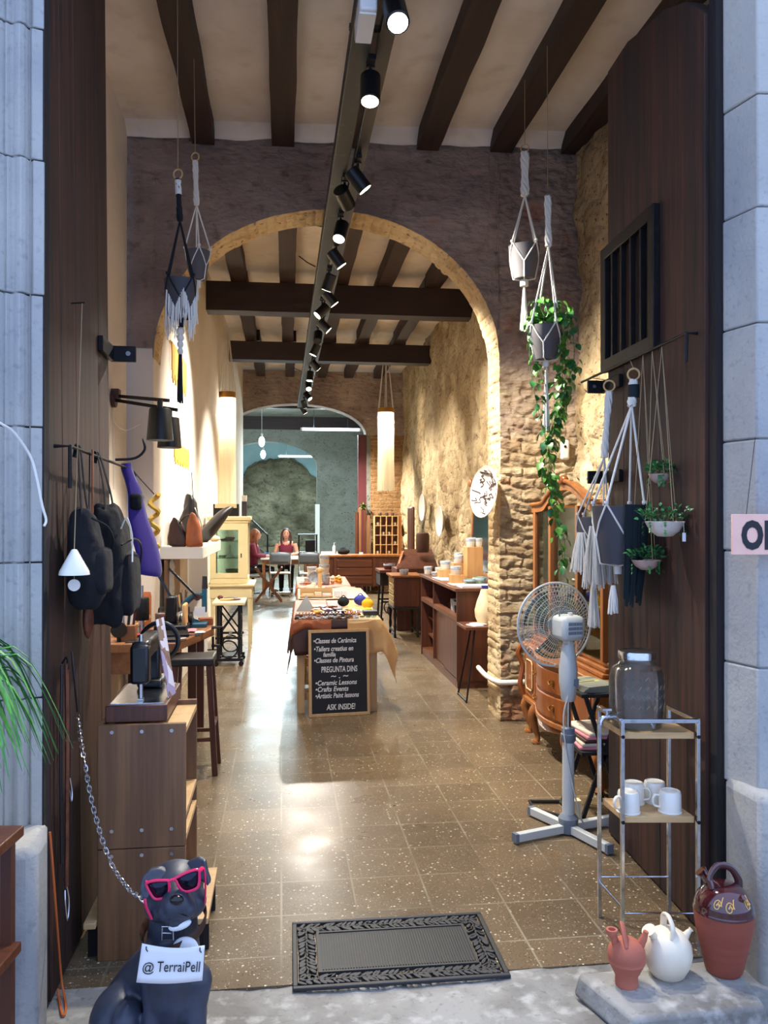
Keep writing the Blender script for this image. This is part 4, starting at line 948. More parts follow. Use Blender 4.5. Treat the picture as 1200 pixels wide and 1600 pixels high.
# chain leash from the door hook to the dog
hk = AX(112, 1018, -.735)
tk = thing('chain_leash', 'silver chain leash hanging from the left door and running to the dog statue', 'leash', hk)
CP = catmull([AX(121, 1118, -.72), W(132, 1190, 2.80), W(148, 1270, 2.72), W(172, 1345, 2.64), W(200, 1388, 2.55), W(222, 1404, 2.50), D(236, 1420, .05)], 14)
L = [0]
for a, c in zip(CP, CP[1:]): L.append(L[-1] + (c - a).length)
n = int(L[-1] / .0175); b = MB(); j = 0
for k in range(n):
    s_ = L[-1] * (k + .5) / n
    while L[j + 1] < s_: j += 1
    u = (s_ - L[j]) / (L[j + 1] - L[j]); c = CP[j].lerp(CP[j + 1], u); d = (CP[j + 1] - CP[j]).normalized(); a = d.orthogonal().normalized(); e = d.cross(a)
    q = (a * math.cos(.6) + e * math.sin(.6)) if k % 2 else (-a * math.sin(.6) + e * math.cos(.6))
    b.tube([c + d * .0135 * math.cos(w_) + q * .0065 * math.sin(w_) for w_ in [2 * PI * i / 8 for i in range(8)]], .0022, 5, closed=True)
b.build('chain', M['silver'], tk, world=True)
MB().tube(catmull([hk, AX(116, 1060, -.722), AX(121, 1112, -.72)], 4), .004, 6).build('leather_loop', M['lthr_bk'], tk, world=True)
# --- right door: grille window, rail, hanging planters, bowls
def onDR(u, z, off=0): p = DR0.lerp(DR1, u); return V(p.x - off, p.y, z)
t = thing('iron_grille', 'black iron grille over the small window in the right door leaf', 'window grille', onDR(.69, 2.35))
y0, y1, z0, z1 = 3.41, 4.0, 2.345, 2.905
def gx_(y): return 1.588 + (y - 2.97) * .0375
for (a, c) in (((y0, z0), (y1, z0)), ((y0, z1), (y1, z1)), ((y0, z0 - .03), (y0, z1 + .03)), ((y1, z0 - .03), (y1, z1 + .03))):
    MB().bar((gx_(a[0]) - .016, a[0], a[1]), (gx_(c[0]) - .016, c[0], c[1]), .03, .06, (0, 0, 1) if a[1] == c[1] else (0, 1, 0)).build('frame_bar', M['iron'], t, world=True, bevel=.003)
for k in range(4):
    y = y0 + (y1 - y0) * (k + 1) / 5; MB().bar((gx_(y) - .016, y, z0), (gx_(y) - .016, y, z1), .024, .018, (0, 1, 0)).build('bar', M['iron'], t, world=True)
RZ = 2.29
t = thing('hanging_rail', 'thin iron rail across the right door leaf with hooks for planters', 'rail', (1.545, 3.55, RZ))
MB().tube([(1.545, 3.03, RZ + .01), (1.545, 4.16, RZ)], .006, 8).build('rod', M['iron'], t, world=True)
MB().tube([(1.59, 3.03, RZ + .01), (1.545, 3.03, RZ + .01), (1.545, 3.035, RZ - .10)], .007, 8).build('end_hook', M['iron'], t, world=True)
def strap_hinge(z, lab):
    t = thing('iron_door_strap', lab, 'iron strap', (1.60, 4.0, z))
    MB().bb(-.004, .016, -.20, .012, -.03, .03).build('strap', M['iron'], t, bevel=.003); MB().bb(-.075, .016, .012, .030, -.032, .032).build('bent_tab', M['iron'], t, bevel=.003)
    MB().cyl((-.045, .011, 0), (-.045, .004, 0), .009, n=12).build('rivet', M['silver'], t)
strap_hinge(2.245, 'black iron strap at the free edge of the right door, above, near the planter ring')
strap_hinge(1.79, 'black iron strap at the free edge of the right door, behind the white planter cords')
def pot_obj(name, lab, p, r, h, m, r2=.72, group=None):
    t = thing(name, lab, 'flower pot', p, 0, group)
    MB().lathe([(.001, 0), (r * r2, 0), (r * .9, h * .55), (r, h), (r - .006, h), (r * .86, h * .55), (r * r2 - .006, .008), (.001, .008)], n=32).build('pot', m, t); return t
def cordpts(a, *ps): return catmull([a] + list(ps), 5)
def macrame(name, lab, hook, ring, top, potc, r, h, split_dz, m, mr, tail, group, nc=4, a0=.4, rc=.0045, ringm=None, r2=.72, band=None):
    """hook, ring centre, lower end of the twisted top, centre of the pot base"""
    t = thing(name, lab, 'macrame planter', ring, 0, group)
    if ringm: MB().torus(ring, .025, .0045, RT * .2 + FH, 24, 8).build('ring', ringm, t, world=True)
    if (Vector(hook) - Vector(ring)).length > .03: MB().tube([hook, Vector(ring) + V(0, 0, .025)], .0022, 5).build('hanging_string', M['cord_beige'], t, world=True)
    st = Vector(ring) - V(0, 0, .026); top = Vector(top); b = MB()
    for k in range(4):
        P = []
        for i in range(15):
            u = i / 14; c = st.lerp(top, u); q = 2 * PI * k / 4 + u * 9; e = mr * (.8 + .25 * math.sin(u * 9)); P.append(c + RT * e * math.cos(q) + FH * e * math.sin(q))
        b.tube(P, mr * .95, 6)
    b.build('twisted_top', m, t, world=True)
    if band: MB().cyl(st - V(0, 0, .02), st - V(0, 0, .075), mr * 2.2, n=14).build('wrapped_band', band, t, world=True)
    pc = Vector(potc); bot = pc - V(0, 0, .012)
    for k in range(nc):
        q = a0 + 2 * PI * k / nc; rim = pc + V((r + rc) * math.cos(q), (r + rc) * math.sin(q), h + .01)
        low = lambda qq, f: pc + V((r * (r2 + (1 - r2) * f) + rc * 1.3) * math.cos(qq), (r * (r2 + (1 - r2) * f) + rc * 1.3) * math.sin(qq), h * f)
        MB().tube([top, top.lerp(rim, .5), rim], rc, 6).tube([rim - V(0, 0, .0), rim + V(0, 0, .012)], rc * 2, 8).build('cord', m, t, world=True)
        for s_ in (-1, 1):
            dq = s_ * PI / nc
            MB().tube([rim, low(q + dq * .5, .72), low(q + dq, .45), low(q + dq, .15), low(q + dq, 0), bot], rc * .8, 6).build('net_cord', m, t, world=True)
    b = MB(); random.seed(11)
    for k in range(tail[1]):
        q = R(0, 6.28); e = R(0, tail[2]); P = [bot + V(R(-.004, .004), R(-.004, .004), 0)] + [bot + V(e * math.cos(q) * f, e * math.sin(q) * f, -tail[0] * f * R(.92, 1)) for f in (.15, .5, 1)]
        b.tube(P, tail[3], 4)
    b.tube([bot + V(0, 0, .006), bot - V(0, 0, .035)], mr * 1.7, 10)
    b.build('tassel', m, t, world=True); return t
def tassel(t, p, ln, rad, m, n=40, name='tassel', lab=None):
    b = MB(); p = Vector(p)
    for k in range(n):
        q = R(0, 6.28); e = math.sqrt(R(0, 1)); l_ = ln * R(.85, 1.0)
        b.tube([p + V(.3 * rad * e * math.cos(q), .3 * rad * e * math.sin(q), 0), p + V(.75 * rad * e * math.cos(q), .75 * rad * e * math.sin(q), -l_ * .5), p + V(rad * e * math.cos(q) + R(-.004, .004), rad * e * math.sin(q), -l_)], .0032, 4)
    return b.build(name, m, t, world=True, label=lab)
# two planters on the rail
hk1 = V(1.545, 4.02, RZ); r1 = AX(952, 603, 1.53); tp1 = AX(944, 715, 1.52); pc1 = W(927, 872, 4.06); pc1.x = min(pc1.x, 1.525)
pot_obj('flower_pot', 'grey plastic pot in the white tasselled planter on the right door', pc1, .083, .20, M['pot'])
t = macrame('macrame_planter', 'white macrame planter with fluffy tassels, left one on the right door rail', hk1, r1, tp1, pc1, .083, .20, 0, M['cotton'], .010, (.33, 46, .03, .003), 'white macrame planters on the right door', 4, .2, .0042, M['wood_lt'])
for px, py, d, ln, rd in ((908, 832, 4.0, .20, .055), (927, 822, 3.93, .30, .06), (950, 858, 3.97, .17, .045), (918, 838, 4.02, .16, .05)): tassel(t, W(px, py, d), ln, rd, M['cotton'], 60)
hk2 = V(1.545, 3.55, RZ); r2_ = AX(990, 585, 1.53); tp2 = AX(987, 634, 1.52); pc2 = W(966, 880, 3.64)
pot_obj('flower_pot', 'wide dark grey pot in the white and teal planter on the right door', pc2, .113, .25, M['pot_dk'], .66)
t = macrame('macrame_planter', 'white macrame planter with dark teal band and fringe, right on the door rail', hk2, r2_, tp2, pc2, .113, .25, 0, M['cotton'], .011, (.02, 3, .01, .003), 'white macrame planters on the right door', 4, .75, .0052, M['wood_lt'], .66, M['cotton_teal'])
b = MB(); random.seed(5)
for k in range(150):
    q = R(-2.6, .9); p0 = pc2 + V(.121 * math.cos(q), .121 * math.sin(q), .255); fl = R(.30, .44)
    if q < -1.75: continue
    b.tube([p0, p0 - V(0, 0, fl * .5) + V(-.004, 0, 0), p0 - V(.03 * math.cos(q), .03 * math.sin(q), fl)], .005, 4)
b.build('teal_fringe', M['cotton_teal'], t, world=True, label='dark teal fringe curtain')
tassel(t, W(958, 915, 3.58), .125, .022, M['cotton'], 26, 'tail_tassel')
# three hanging bowls
def bowl_planter(px, py, d, r, h, y, mt, lab, seed, tagged=False, leafm='leaf2'):
    p = W(px, py, d); p.x = min(p.x, 1.585 - r); random.seed(seed)
    t = thing('hanging_bowl', lab, 'hanging planter', p, 0, 'ceramic bowls hanging on the right door')
    MB().lathe([(.001, -h), (r * .38, -h * .97), (r * .75, -h * .6), (r, 0), (r - .004, .001), (r * .7, -h * .5), (.001, -h * .8)], n=32).build('bowl', M[mt], t)
    MB().lathe([(.001, -.006), (r * .93, -.008)], n=20).build('soil', M['soil'], t)
    b = MB()
    for k in range(150):
        q = R(0, 6.28); e = r * math.sqrt(R(0, 1)) * 1.0; c = V(e * math.cos(q), e * math.sin(q), R(0, .03 + (1 - e / r) * .02))
        dr = V(math.cos(q) * R(.1, 1), math.sin(q) * R(.1, 1), R(.1, 1.2)).normalized(); l_ = R(.3, .55) * r
        tipp = c + dr * R(.0, .5) * r; b.leaf(tipp, dr, R(.012, .020), R(.010, .016), .4, R(-1, 1))
        if k % 4 == 0: b.tube([c - V(0, 0, .005), tipp], .0007, 4)
        if k % 15 == 0:
            c2 = V(r * 1.03 * math.cos(q), r * 1.03 * math.sin(q), 0)
            for i in range(5): b.leaf(c2 - V(0, 0, R(0, .05)), V(math.cos(q), math.sin(q), -.6), .014, .011, .4)
    b.build('foliage', M[leafm], t)
    for k in range(3):
        q = 2 * PI * k / 3 + .5; MB().tube([(r * .98 * math.cos(q), r * .98 * math.sin(q), -.002), V(1.545, y, RZ) - p], .0014, 5).build('string', M['cord_beige'], t)
    if tagged:
        MB().tube([(r * .6, -r * .82, 0), (r * .6, -r * .86, -.045)], .0008, 4).box((r * .6, -r * .87, -.06), (.014, .0015, .034)).build('price_tag', M['paper'], t)
bowl_planter(1037, 741, 3.42, .044, .038, 3.33, 'ceramic_pk', 'small pinkish ceramic bowl with leafy plant, topmost of the three on the right door', 1)
bowl_planter(1044, 815, 3.30, .077, .060, 3.24, 'ceramic', 'wide pale ceramic bowl with a price tag, middle of the three on the right door', 2, True)
bowl_planter(1013, 875, 3.50, .062, .042, 3.42, 'ceramic_pk', 'brownish ceramic bowl with flowering plant, lowest of the three on the right door', 3)
# hanging planters on the ceiling, right
random.seed(21)
p1 = W(819, 436, 5.39); rg = W(820, 232, 5.39)
pot_obj('flower_pot', 'empty dark grey pot in the upper macrame planter before the arch pier', p1, .102, .21, M['pot'], .62)
macrame('macrame_planter', 'natural macrame planter with long tassel, higher of two hanging before the arch pier', W(820, 125, 5.39), rg, W(820, 305, 5.39), p1, .102, .21, 0, M['cotton'], .016, (.33, 24, .03, .004), 'macrame planters hanging from the beams', 4, .5, .0055, M['wood_lt'], .62)
p2 = W(853, 562, 5.0); rg2 = W(856, 300, 5.0)
tp = pot_obj('ivy_pot', 'dark grey hanging pot with trailing green ivy before the arch pier', p2, .098, .20, M['pot'], .62)
macrame('macrame_planter', 'natural macrame planter holding the trailing ivy pot', W(855, 72, 5.0), rg2, W(857, 385, 5.0), p2, .098, .20, 0, M['cotton'], .012, (.42, 26, .022, .004), 'macrame planters hanging from the beams', 4, .3, .0055, None, .62)
def vine(pts, n, sz, m):
    P = catmull(pts, 7); b = MB().tube(P, .0022, 5)
    for k in range(n):
        i = int(R(1, len(P) - 1)); q = R(0, 6.28); d = V(math.cos(q), math.sin(q) - .3, R(-.9, .2)); s_ = R(.7, 1.25) * sz
        st = P[i] + d.normalized() * R(.01, .04); b.tube([P[i], st], .001, 4); b.leaf(st, V(d.x, d.y, d.z - .7), s_, s_ * .8, .35, R(-.6, .6))
    b.build('vine', m, tp, world=True)
top = p2 + V(0, 0, .20)
VV = [((-20, 470), (-25, 560), (-12, 640), (8, 720), (10, 790), (30, 850), (22, 905), 60), ((10, 480), (22, 560), (14, 650), (4, 730), (14, 800), (28, 885), None, 80),
      ((22, 500), (30, 590), (20, 660), (6, 720), (16, 770), None, None, 66), ((30, 490), (44, 560), (18, 640), (0, 700), None, None, None, 56), ((-22, 500), (-14, 560), (-5, 600), None, None, None, None, 40), ((-10, 470), (30, 480), (34, 540), None, None, None, None, 22), ((0, 472), (20, 475), (10, 500), None, None, None, None, 18),
      ((18, 520), (26, 600), (12, 670), (0, 740), (30, 800), None, None, 66), ((36, 560), (50, 575), None, None, None, None, None, 8)]
for i, vv in enumerate(VV):
    pts = [top + V(.03 * math.cos(i), .03 * math.sin(i), 0)] + [W(853 + q[0], q[1], 5.0 + R(-.05, .07)) for q in vv[:7] if q]
    vine(pts, vv[7], .05, M['leaf'] if i % 3 else M['leaf2'])
b = MB()
for k in range(40):
    q = R(0, 6.28); d = V(math.cos(q), math.sin(q), R(.2, 1)); b.leaf(top + d * R(.02, .07), d, R(.035, .055), R(.03, .045), .5, R(-1, 1))
b.build('crown_leaves', M['leaf'], tp, world=True)
# left hanging planters
bl = W(282, 497, 4.4); rgl = W(278, 272, 4.4)
pot_obj('flower_pot', 'dark grey pot in the black macrame planter high at the left', bl, .086, .20, M['pot_dk'], .6)
t = macrame('macrame_planter', 'black macrame planter with white fringe hanging at the left', W(277, -60, 4.4), rgl, W(281, 345, 4.4), bl, .086, .20, 0, M['cotton_bl'], .009, (.44, 20, .018, .006), 'macrame planters hanging from the beams', 4, .9, .0055, M['wood_lt'], .6)
MB().cyl(W(278, 282, 4.4), W(279, 304, 4.4), .017, n=14).build('white_wrapping', M['cotton'], t, world=True)
b = MB(); random.seed(9)
for k in range(90):
    q = 2 * PI * k / 90 + R(-.03, .03); sw = abs(((q / (2 * PI) * 5) % 1) - .5) * 2; z0 = .04 + .10 * sw; rr = .086 * (.6 + .4 * z0 / .2) + .006
    c = bl + V(rr * math.cos(q), rr * math.sin(q), z0); b.tube([c, c + V(.004 * math.cos(q), .004 * math.sin(q), -.08), c + V(R(-.01, .01), R(-.01, .01), -R(.14, .17))], .0028, 4)
b.build('white_fringe', M['cotton'], t, world=True)
b = MB()
for k, z in enumerate((-.07, -.105, -.14, -.175)): b.ell(bl + V(0, 0, z), (.022 - .002 * k, .022, .022), 12, 8)
b.build('white_knots', M['cotton'], t, world=True)
gl = W(309, 437, 5.13)
pot_obj('flower_pot', 'grey pot in the pale planter hanging behind the black one at the left', gl, .074, .175, M['pot'], .6)
macrame('macrame_planter', 'pale macrame planter hanging behind the black one at the left', W(303, 92, 5.13), W(305, 245, 5.13), W(307, 320, 5.13), gl, .074, .175, 0, M['cotton'], .010, (.12, 8, .012, .003), 'macrame planters hanging from the beams', 4, .2, .0045, M['wood_lt'], .6)
# --- OPEN sign, cables, plant at the left edge
so = W(1143, 835, 2.84); t = thing('open_sign', 'pink board sign with black painted letters hanging on the right stone jamb', 'sign', so)
sw_, sh_ = .34, .138
MB().box((sw_ / 2, 0, 0), (sw_, .008, sh_), Matrix.Rotation(-TH, 4, 'Z')).build('board', M['paper_pk'], t, bevel=.001)
text('OPEN', .128, Matrix.Translation(RT * .032 - FH * .0052 - V(0, 0, .046)) @ Matrix((RT, V(0, 0, 1), -FH)).transposed().to_4x4(), t, M['ink'], 'letters', 0, .0006, 'LEFT', 1.08, .70, .0062)
MB().tube([RT * .05 + V(0, 0, sh_ / 2 - .004), W(1180, 683, 2.915) - so], .0012, 4).build('thread', M['ink'], t)
o = MB().tube(catmull([W(-30, 640, 2.46), W(0, 661, 2.50), W(22, 676, 2.545), W(47, 712, 2.60), W(57, 745, 2.615), W(66, 790, 2.63), W(72, 812, 2.64), W(69, 822, 2.63)], 6), .004, 7).build('white_cable', M['whiteplastic'], None, W(22, 676, 2.545), world=True); tag(o, 'white electric cable crossing the left stone jamb', 'cable')
o = MB().tube(catmull([AX(78, 1300, -.742), AX(82, 1350, -.735), AX(88, 1430, -.73), G(96, 1530, .05), G(103, 1572, .008), G(98, 1587, .008), G(92, 1560, .01), AX(90, 1545, -.735)], 6), .0038, 7).build('orange_cable', M['orange_cord'], None, AX(88, 1430, -.73), world=True); tag(o, 'orange cable hanging down along the foot of the left door', 'cable')
ps = CL(-1.12, 2.25, 0); t = thing('plant_stand', 'dark red wooden plant stand cut off at the left edge of the photo', 'plant stand', ps, -TH)
for z, xr in ((.685, .093), (.355, .086), (.875, -.01)):
    MB().bb(-.26, xr, -.13, .13, z, z + .03).build('shelf', M['wood_redx'], t, bevel=.004)
for x in (-.25, .05):
    for y in (-.12, .12): MB().bb(x - .015, x + .015, y - .015, y + .015, 0, .685 if x > 0 else .875).build('leg', M['wood_red'], t)
pp = ps + RT * -.10 + V(0, 0, .9055); t = thing('spider_plant', 'green ribbon leaved plant in a pot on the wooden stand at the left edge', 'plant', pp)
MB().lathe([(.001, 0), (.06, 0), (.085, .15), (.088, .16), (.08, .16), (.058, .01), (.001, .01)], n=28).build('pot', M['terracotta'], t)
b = MB(); random.seed(8)
for k in range(95):
    q = R(-1.5, 1.2) if k % 3 else R(0, 6.28); ln = R(.30, .56); up_ = R(.08, .24); dx, dy = math.cos(q), math.sin(q); wd = R(.015, .024)
    base = V(R(-.03, .03), R(-.03, .03), .15); o_ = len(b.v)
    for i in range(9):
        u = i / 8; rad = ln * (u ** .8) * .62; z = up_ * math.sin(min(u * 1.5, 1) * PI / 2) - ln * 1.15 * max(0, u - .35) ** 1.6
        c = base + V(dx * rad, dy * rad, z); sd = V(-dy, dx, 0) * wd / 2 * (1 - u ** 3 * .95)
        b.v += [tuple(c - sd + V(0, 0, .003)), tuple(c), tuple(c + sd + V(0, 0, .003))]
    for i in range(8):
        for j in range(2): b.f.append((o_ + i * 3 + j, o_ + i * 3 + j + 1, o_ + i * 3 + j + 4, o_ + i * 3 + j + 3))
b.build('leaves', M['leaf3'], t)
# ---------------- left side ----------------
RL = 1.83
t = thing('bag_rail', 'thin iron rail across the left door leaf with bags hanging from it', 'rail', (-.70, 3.4, RL))
MB().tube([(-.70, 2.88, RL), (-.70, 3.98, RL - .015)], .006, 8).build('rod', M['iron'], t, world=True)
MB().tube([(-.752, 2.88, RL), (-.70, 2.88, RL), (-.70, 2.882, RL - .14)], .007, 8).build('end_hook', M['iron'], t, world=True)
MB().tube(catmull([(-.70, 3.98, RL - .015), (-.70, 4.05, RL - .02), (-.695, 4.075, RL - .04), (-.695, 4.075, RL - .09)], 4), .008, 8).build('far_hook', M['iron'], t, world=True)
MB().tube(catmull([(-.745, 3.87, RL + .02), (-.66, 3.89, RL + .03), (-.62, 3.90, RL + .07), (-.63, 3.90, RL + .12)], 4), [.006] * 9 + [.006, .005, .004, .002], 8).build('curved_hook', M['iron'], t, world=True)
# iron strap at the door edge, above
p = AX(180, 558, -.76)
t = thing('iron_door_strap', 'black iron strap with a bright rivet at the free edge of the left door', 'iron strap', (-.765, 3.89, 2.335))
MB().bb(-.014, .008, -.22, .012, -.034, .034).build('strap', M['iron'], t, bevel=.003); MB().bb(-.008, .105, .010, .030, -.036, .036).build('bent_tab', M['iron'], t, bevel=.003)
MB().cyl((.072, .011, 0), (.072, .003, 0), .011, n=12).build('rivet', M['silver'], t)
def bag(name, lab, cat, py0, y, w, h, dth, m, zt, strapm=None, straps=True, xo=-.62, tilt=0.0, extra=None):
    """a soft bag hanging from the rail: body centre at y, width w along the door, top at zt"""
    t = thing(name, lab, cat, (xo, y, zt - h)); b = MB()
    b.sq((0, 0, h * .48), (dth * .5, w * .5, h * .48), .55, .6, 32, 24, .28, .16, y * 7)
    b.build('body', m, t, remesh=.007, smo=2)
    if straps:
        for s_ in (-1, 1):
            MB().tube(catmull([(0, s_ * w * .26, h * .90), (-.01, s_ * w * .16 + tilt, h * 1.1), (RX - xo, s_ * .02 + tilt, RL - (zt - h) + .008), (RX - xo - .012, s_ * .02 + tilt, RL - (zt - h) - .03)], 5), [(.012, .003)] * 16, 8, flat=(0, 1, 0)).build('strap', strapm or m, t)
    return t
RX = -.70
t = bag('backpack', 'navy black backpack hanging nearest the street on the left door rail', 'backpack', 0, 3.00, .22, .34, .13, M['fab_navy'], 1.63, xo=-.675)
MB().tube(catmull([(.04, -.09, .30), (.078, -.03, .27), (.082, .05, .22), (.06, .10, .17)], 5), .004, 6).build('zip', M['fab_black'], t)
MB().sq((.055, 0, .12), (.028, .08, .08), .5, .5, 20, 14, .1, .1).build('front_pocket', M['fab_navy'], t)
t = bag('backpack', 'black backpack with a pale looped tag, second on the left door rail', 'backpack', 0, 3.30, .33, .46, .16, M['fab_black'], 1.65, xo=-.655)
MB().tube(catmull([(.06, -.10, .36), (.085, -.12, .40), (.10, -.10, .34), (.10, -.09, .28)], 5), .003, 6).build('cord_loop', M['cotton'], t)
MB().box((.10, -.09, .26), (.003, .016, .05)).build('tag', M['paper'], t)
MB().sq((.066, .02, .15), (.036, .12, .12), .5, .5, 20, 14, .1, .1).build('front_pocket', M['fab_black'], t)
MB().tube(catmull([(.07, -.14, .30), (.105, -.06, .32), (.105, .08, .28), (.085, .15, .18)], 5), .004, 6).build('zip', M['lthr_bk'], t)
# purple strap bag, sling shaped
t = thing('sling_bag', 'purple felt sling bag with olive band at the far end of the left rail', 'bag', (-.64, 3.86, 1.36))
b = MB()
for (y, z, w_, th_) in ((.0, 0, .055, .03),): pass
def ribbon(pts, w0, th, m, nm, par, flat=(0, 1, 0)): return MB().tube(catmull(pts, 6), [(w, th) for w in w0] if isinstance(w0, list) else [(w0, th)] * (6 * (len(pts) - 1) + 1), 10, flat=flat).build(nm, m, par)
ribbon([(-.06, .03, .475), (-.055, .03, .44), (-.02, .02, .34), (.0, .0, .22), (.04, -.01, .08), (.055, -.02, .0), (.05, -.02, -.03)], [.026 + .033 * min(1, max(0, (i - 8) / 14)) for i in range(37)], .022, M['fab_purple'], 'purple_panel', t, (.75, .66, 0))
ribbon([(-.06, .075, .475), (-.05, .075, .42), (-.01, .06, .32), (.01, .05, .22)], .02, .008, M['fab_olive'], 'olive_band', t)
MB().box((-.01, .02, .30), (.05, .11, .075)).build('black_clasp', M['fab_black'], t, bevel=.015)
t = thing('leather_strap', 'brown leather strap hanging from the left door rail behind the backpacks', 'strap', (-.70, 3.16, RL))
ribbon([(.012, 0, .01), (.012, 0, -.1), (.01, .01, -.2), (.015, -.02, -.30), (.01, .0, -.42)], .014, .003, M['lthr_md'], 'strap', t)
t = thing('leather_pouch', 'pale brown leather pouch end hanging below the navy backpack', 'leather pouch', AX(138, 975, -.70))
MB().ell((0, 0, .02), (.018, .05, .075), 14, 10).ell((0, .0, .12), (.015, .04, .08), 14, 10).build('pouch', M['lthr_md'], t, remesh=.006, smo=4)
MB().tube([(.012, -.04, .065), (.02, 0, .06), (.012, .045, .065)], .004, 6).build('seam', M['lthr_dk'], t)
MB().tube([(0, 0, .16), (0, .02, RL - t.location.z)], .003, 5).build('cord', M['lthr_dk'], t)
# little things behind the purple bag
t = thing('leather_flower', 'ochre leather curl hanging behind the purple sling bag', 'leather curl', (-.60, 4.05, 1.50))
MB().tube([V(.0 + .02 * math.cos(i * .9), .02 * math.sin(i * .9), .20 - .012 * i) for i in range(22)], .012, 6).build('curl', M['gold_thread'], t)
MB().tube([(0, 0, .2), (-.09, .01, RL - .03 - 1.5)], .003, 5).build('cord', M['lthr_dk'], t)
# cone bell on a string
pb = W(116, 898, 2.72); pb.x = max(pb.x, -.685)
t = thing('ceramic_bell', 'white ceramic cone bell with a round clapper hanging before the left door', 'bell', pb)
MB().lathe([(.049, 0), (.047, .012), (.010, .080), (.007, .083), (.001, .084)] , n=32).lathe([(.046, 0), (.008, .074), (.001, .076)], n=32).build('cone', M['ceramic_wh'], t)
MB().cyl((0, -.003, -.034), (0, .001, -.034), .0195, n=24).build('clapper_disc', M['ceramic'], t)
MB().tube([(0, 0, -.016), (0, 0, .07)], .001, 4).build('clapper_string', M['cord_beige'], t)
nail = AX(113, 474, -.768); nl = nail - Vector(pb)
MB().tube([(0, 0, .08), (nl.x + .035, nl.y, nl.z)], .0016, 5).build('string', M['cord_beige'], t)
MB().tube([(nl.x - .01, nl.y, nl.z), (nl.x + .045, nl.y, nl.z + .004)], .003, 6).build('nail', M['iron'], t)
# leads below
t = thing('dog_lead', 'braided brown leather lead hanging from a hook low on the left door', 'leash', (-.735, 2.92, 1.10))
MB().tube(catmull([(0, 0, 0), (.016, 0, .02), (.022, 0, -.02)], 4), .004, 6).build('hook', M['iron'], t)
ribbon([(.015, 0, 0), (.015, .01, -.2), (.016, .005, -.45), (.016, .0, -.70), (.016, .0, -.75)], .013, .006, M['lthr_md'], 'braided_strap', t)
ribbon([(.008, -.03, 0), (.008, -.045, -.3), (.008, -.03, -.66)], .010, .005, M['lthr_bk'], 'black_strap', t)
ribbon([(.012, .03, 0), (.012, .05, -.2), (.014, .045, -.40)], .008, .004, M['lthr_bk'], 'short_strap', t)
MB().tube(catmull([(.012, -.01, -.72), (.02, .01, -.80), (.02, -.01, -.86), (.016, -.02, -.80), (.012, -.01, -.76)], 4), .004, 6).build('snap_hook', M['silver'], t)
MB().tube(catmull([(.014, .045, -.40), (.02, .05, -.45), (.02, .04, -.48), (.016, .035, -.44)], 4), .004, 6).build('clip', M['silver'], t)
# --- crate shelf and sewing machine
cx0, cx1, cy0, cy1 = -.655, -.345, 3.09, 3.50
t = thing('crate_shelf', 'tall narrow brown pine shelf box standing beside the left door', 'shelf', ((cx0 + cx1) / 2, (cy0 + cy1) / 2, 0)); hw, hd = (cx1 - cx0) / 2, (cy1 - cy0) / 2
MB().bb(-hw, hw, -hd, -hd + .02, .40, .845).build('upper_front_board', M['wood_md'], t, bevel=.002)
MB().bb(-hw, hw, -hd, -hd + .02, .0, .397).build('lower_front_board', M['wood_md'], t, bevel=.002)
MB().bb(-hw, hw, hd - .02, hd, 0, .845).build('back_board', M['wood_md'], t, bevel=.002)
MB().bb(-hw, -hw + .016, -hd + .02, hd - .02, 0, .845).build('side_board', M['wood_md'], t)
for z in (.805, .50, .415, .17): MB().bb(-hw + .016, hw, -hd + .02, hd - .02, z, z + .02).build('shelf_board', M['wood_lt'], t)
for z in (.82, .465, .375):
    for k in range(3): MB().cyl((-hw + .05 + k * .105, -hd + .001, z), (-hw + .05 + k * .105, -hd - .004, z), .007, n=10).build('screw', M['silver'], t)
o = MB()
A_, B_, C_, D_ = G(136, 1440, .13), G(328, 1432, .13), G(346, 1350, .13), G(180, 1352, .13)
for nm, pts, lb in (('plywood_board', [V(-.70, cy0 - .02, .125), V(cx0 - .002, cy0 - .02, .125), V(cx0 - .002, cy1, .125), V(-.70, cy1, .125)], 'pale board sticking out left of the pine shelf box'), ('plywood_board', [V(cx1 + .002, cy0 - .03, .125), V(-.262, cy0 - .03, .125), V(-.262, cy1, .125), V(cx1 + .002, cy1, .125)], 'pale board sticking out right of the pine shelf box behind the dog')):
    c = sum(pts, V(0, 0, 0)) / 4
    t2 = thing(nm, lb, 'board', (c.x, c.y, 0)); MB().prism(pts, (0, 0, .022)).build('board', M['wood_ltx'], t2, world=True, bevel=.003)
    w2 = abs(pts[1].x - pts[0].x) / 2
    for yy in (cy0 + .05 - c.y, cy1 - .06 - c.y): MB().bb(-w2 + .004, w2 - .004, yy - .012, yy + .012, 0, .125).build('foot', M['black_wood'], t2)
sx, sy = (cx0 + cx1) / 2 - .02, 3.32
t = thing('sewing_machine', 'old black hand sewing machine on a wooden base on top of the pine shelf box', 'sewing machine', (sx, sy, .8455))
b = MB().bb(-.115, .105, -.20, .20, 0, .062); b.build('wooden_base', M['wood_red'], t, bevel=.004)
MB().bb(-.10, .09, -.185, .185, .062, .067).build('bed_plate', M['chrome'], t)
b = MB(); b.bb(-.035, .035, .10, .17, .066, .27).bb(-.032, .032, -.15, .17, .215, .285).bb(-.034, .034, -.17, -.10, .13, .275).bb(-.05, .05, .07, .18, .066, .10)
b.build('machine_head', M['machine'], t, bevel=.012)
MB().cyl((0, -.135, .13), (0, -.135, .075), .009, n=12).bb(-.01, .01, -.15, -.115, .068, .074).build('needle_bar', M['silver'], t)
MB().cyl((.0, -.13, .285), (.0, -.13, .31), .008, n=10).build('presser_knob', M['silver'], t)
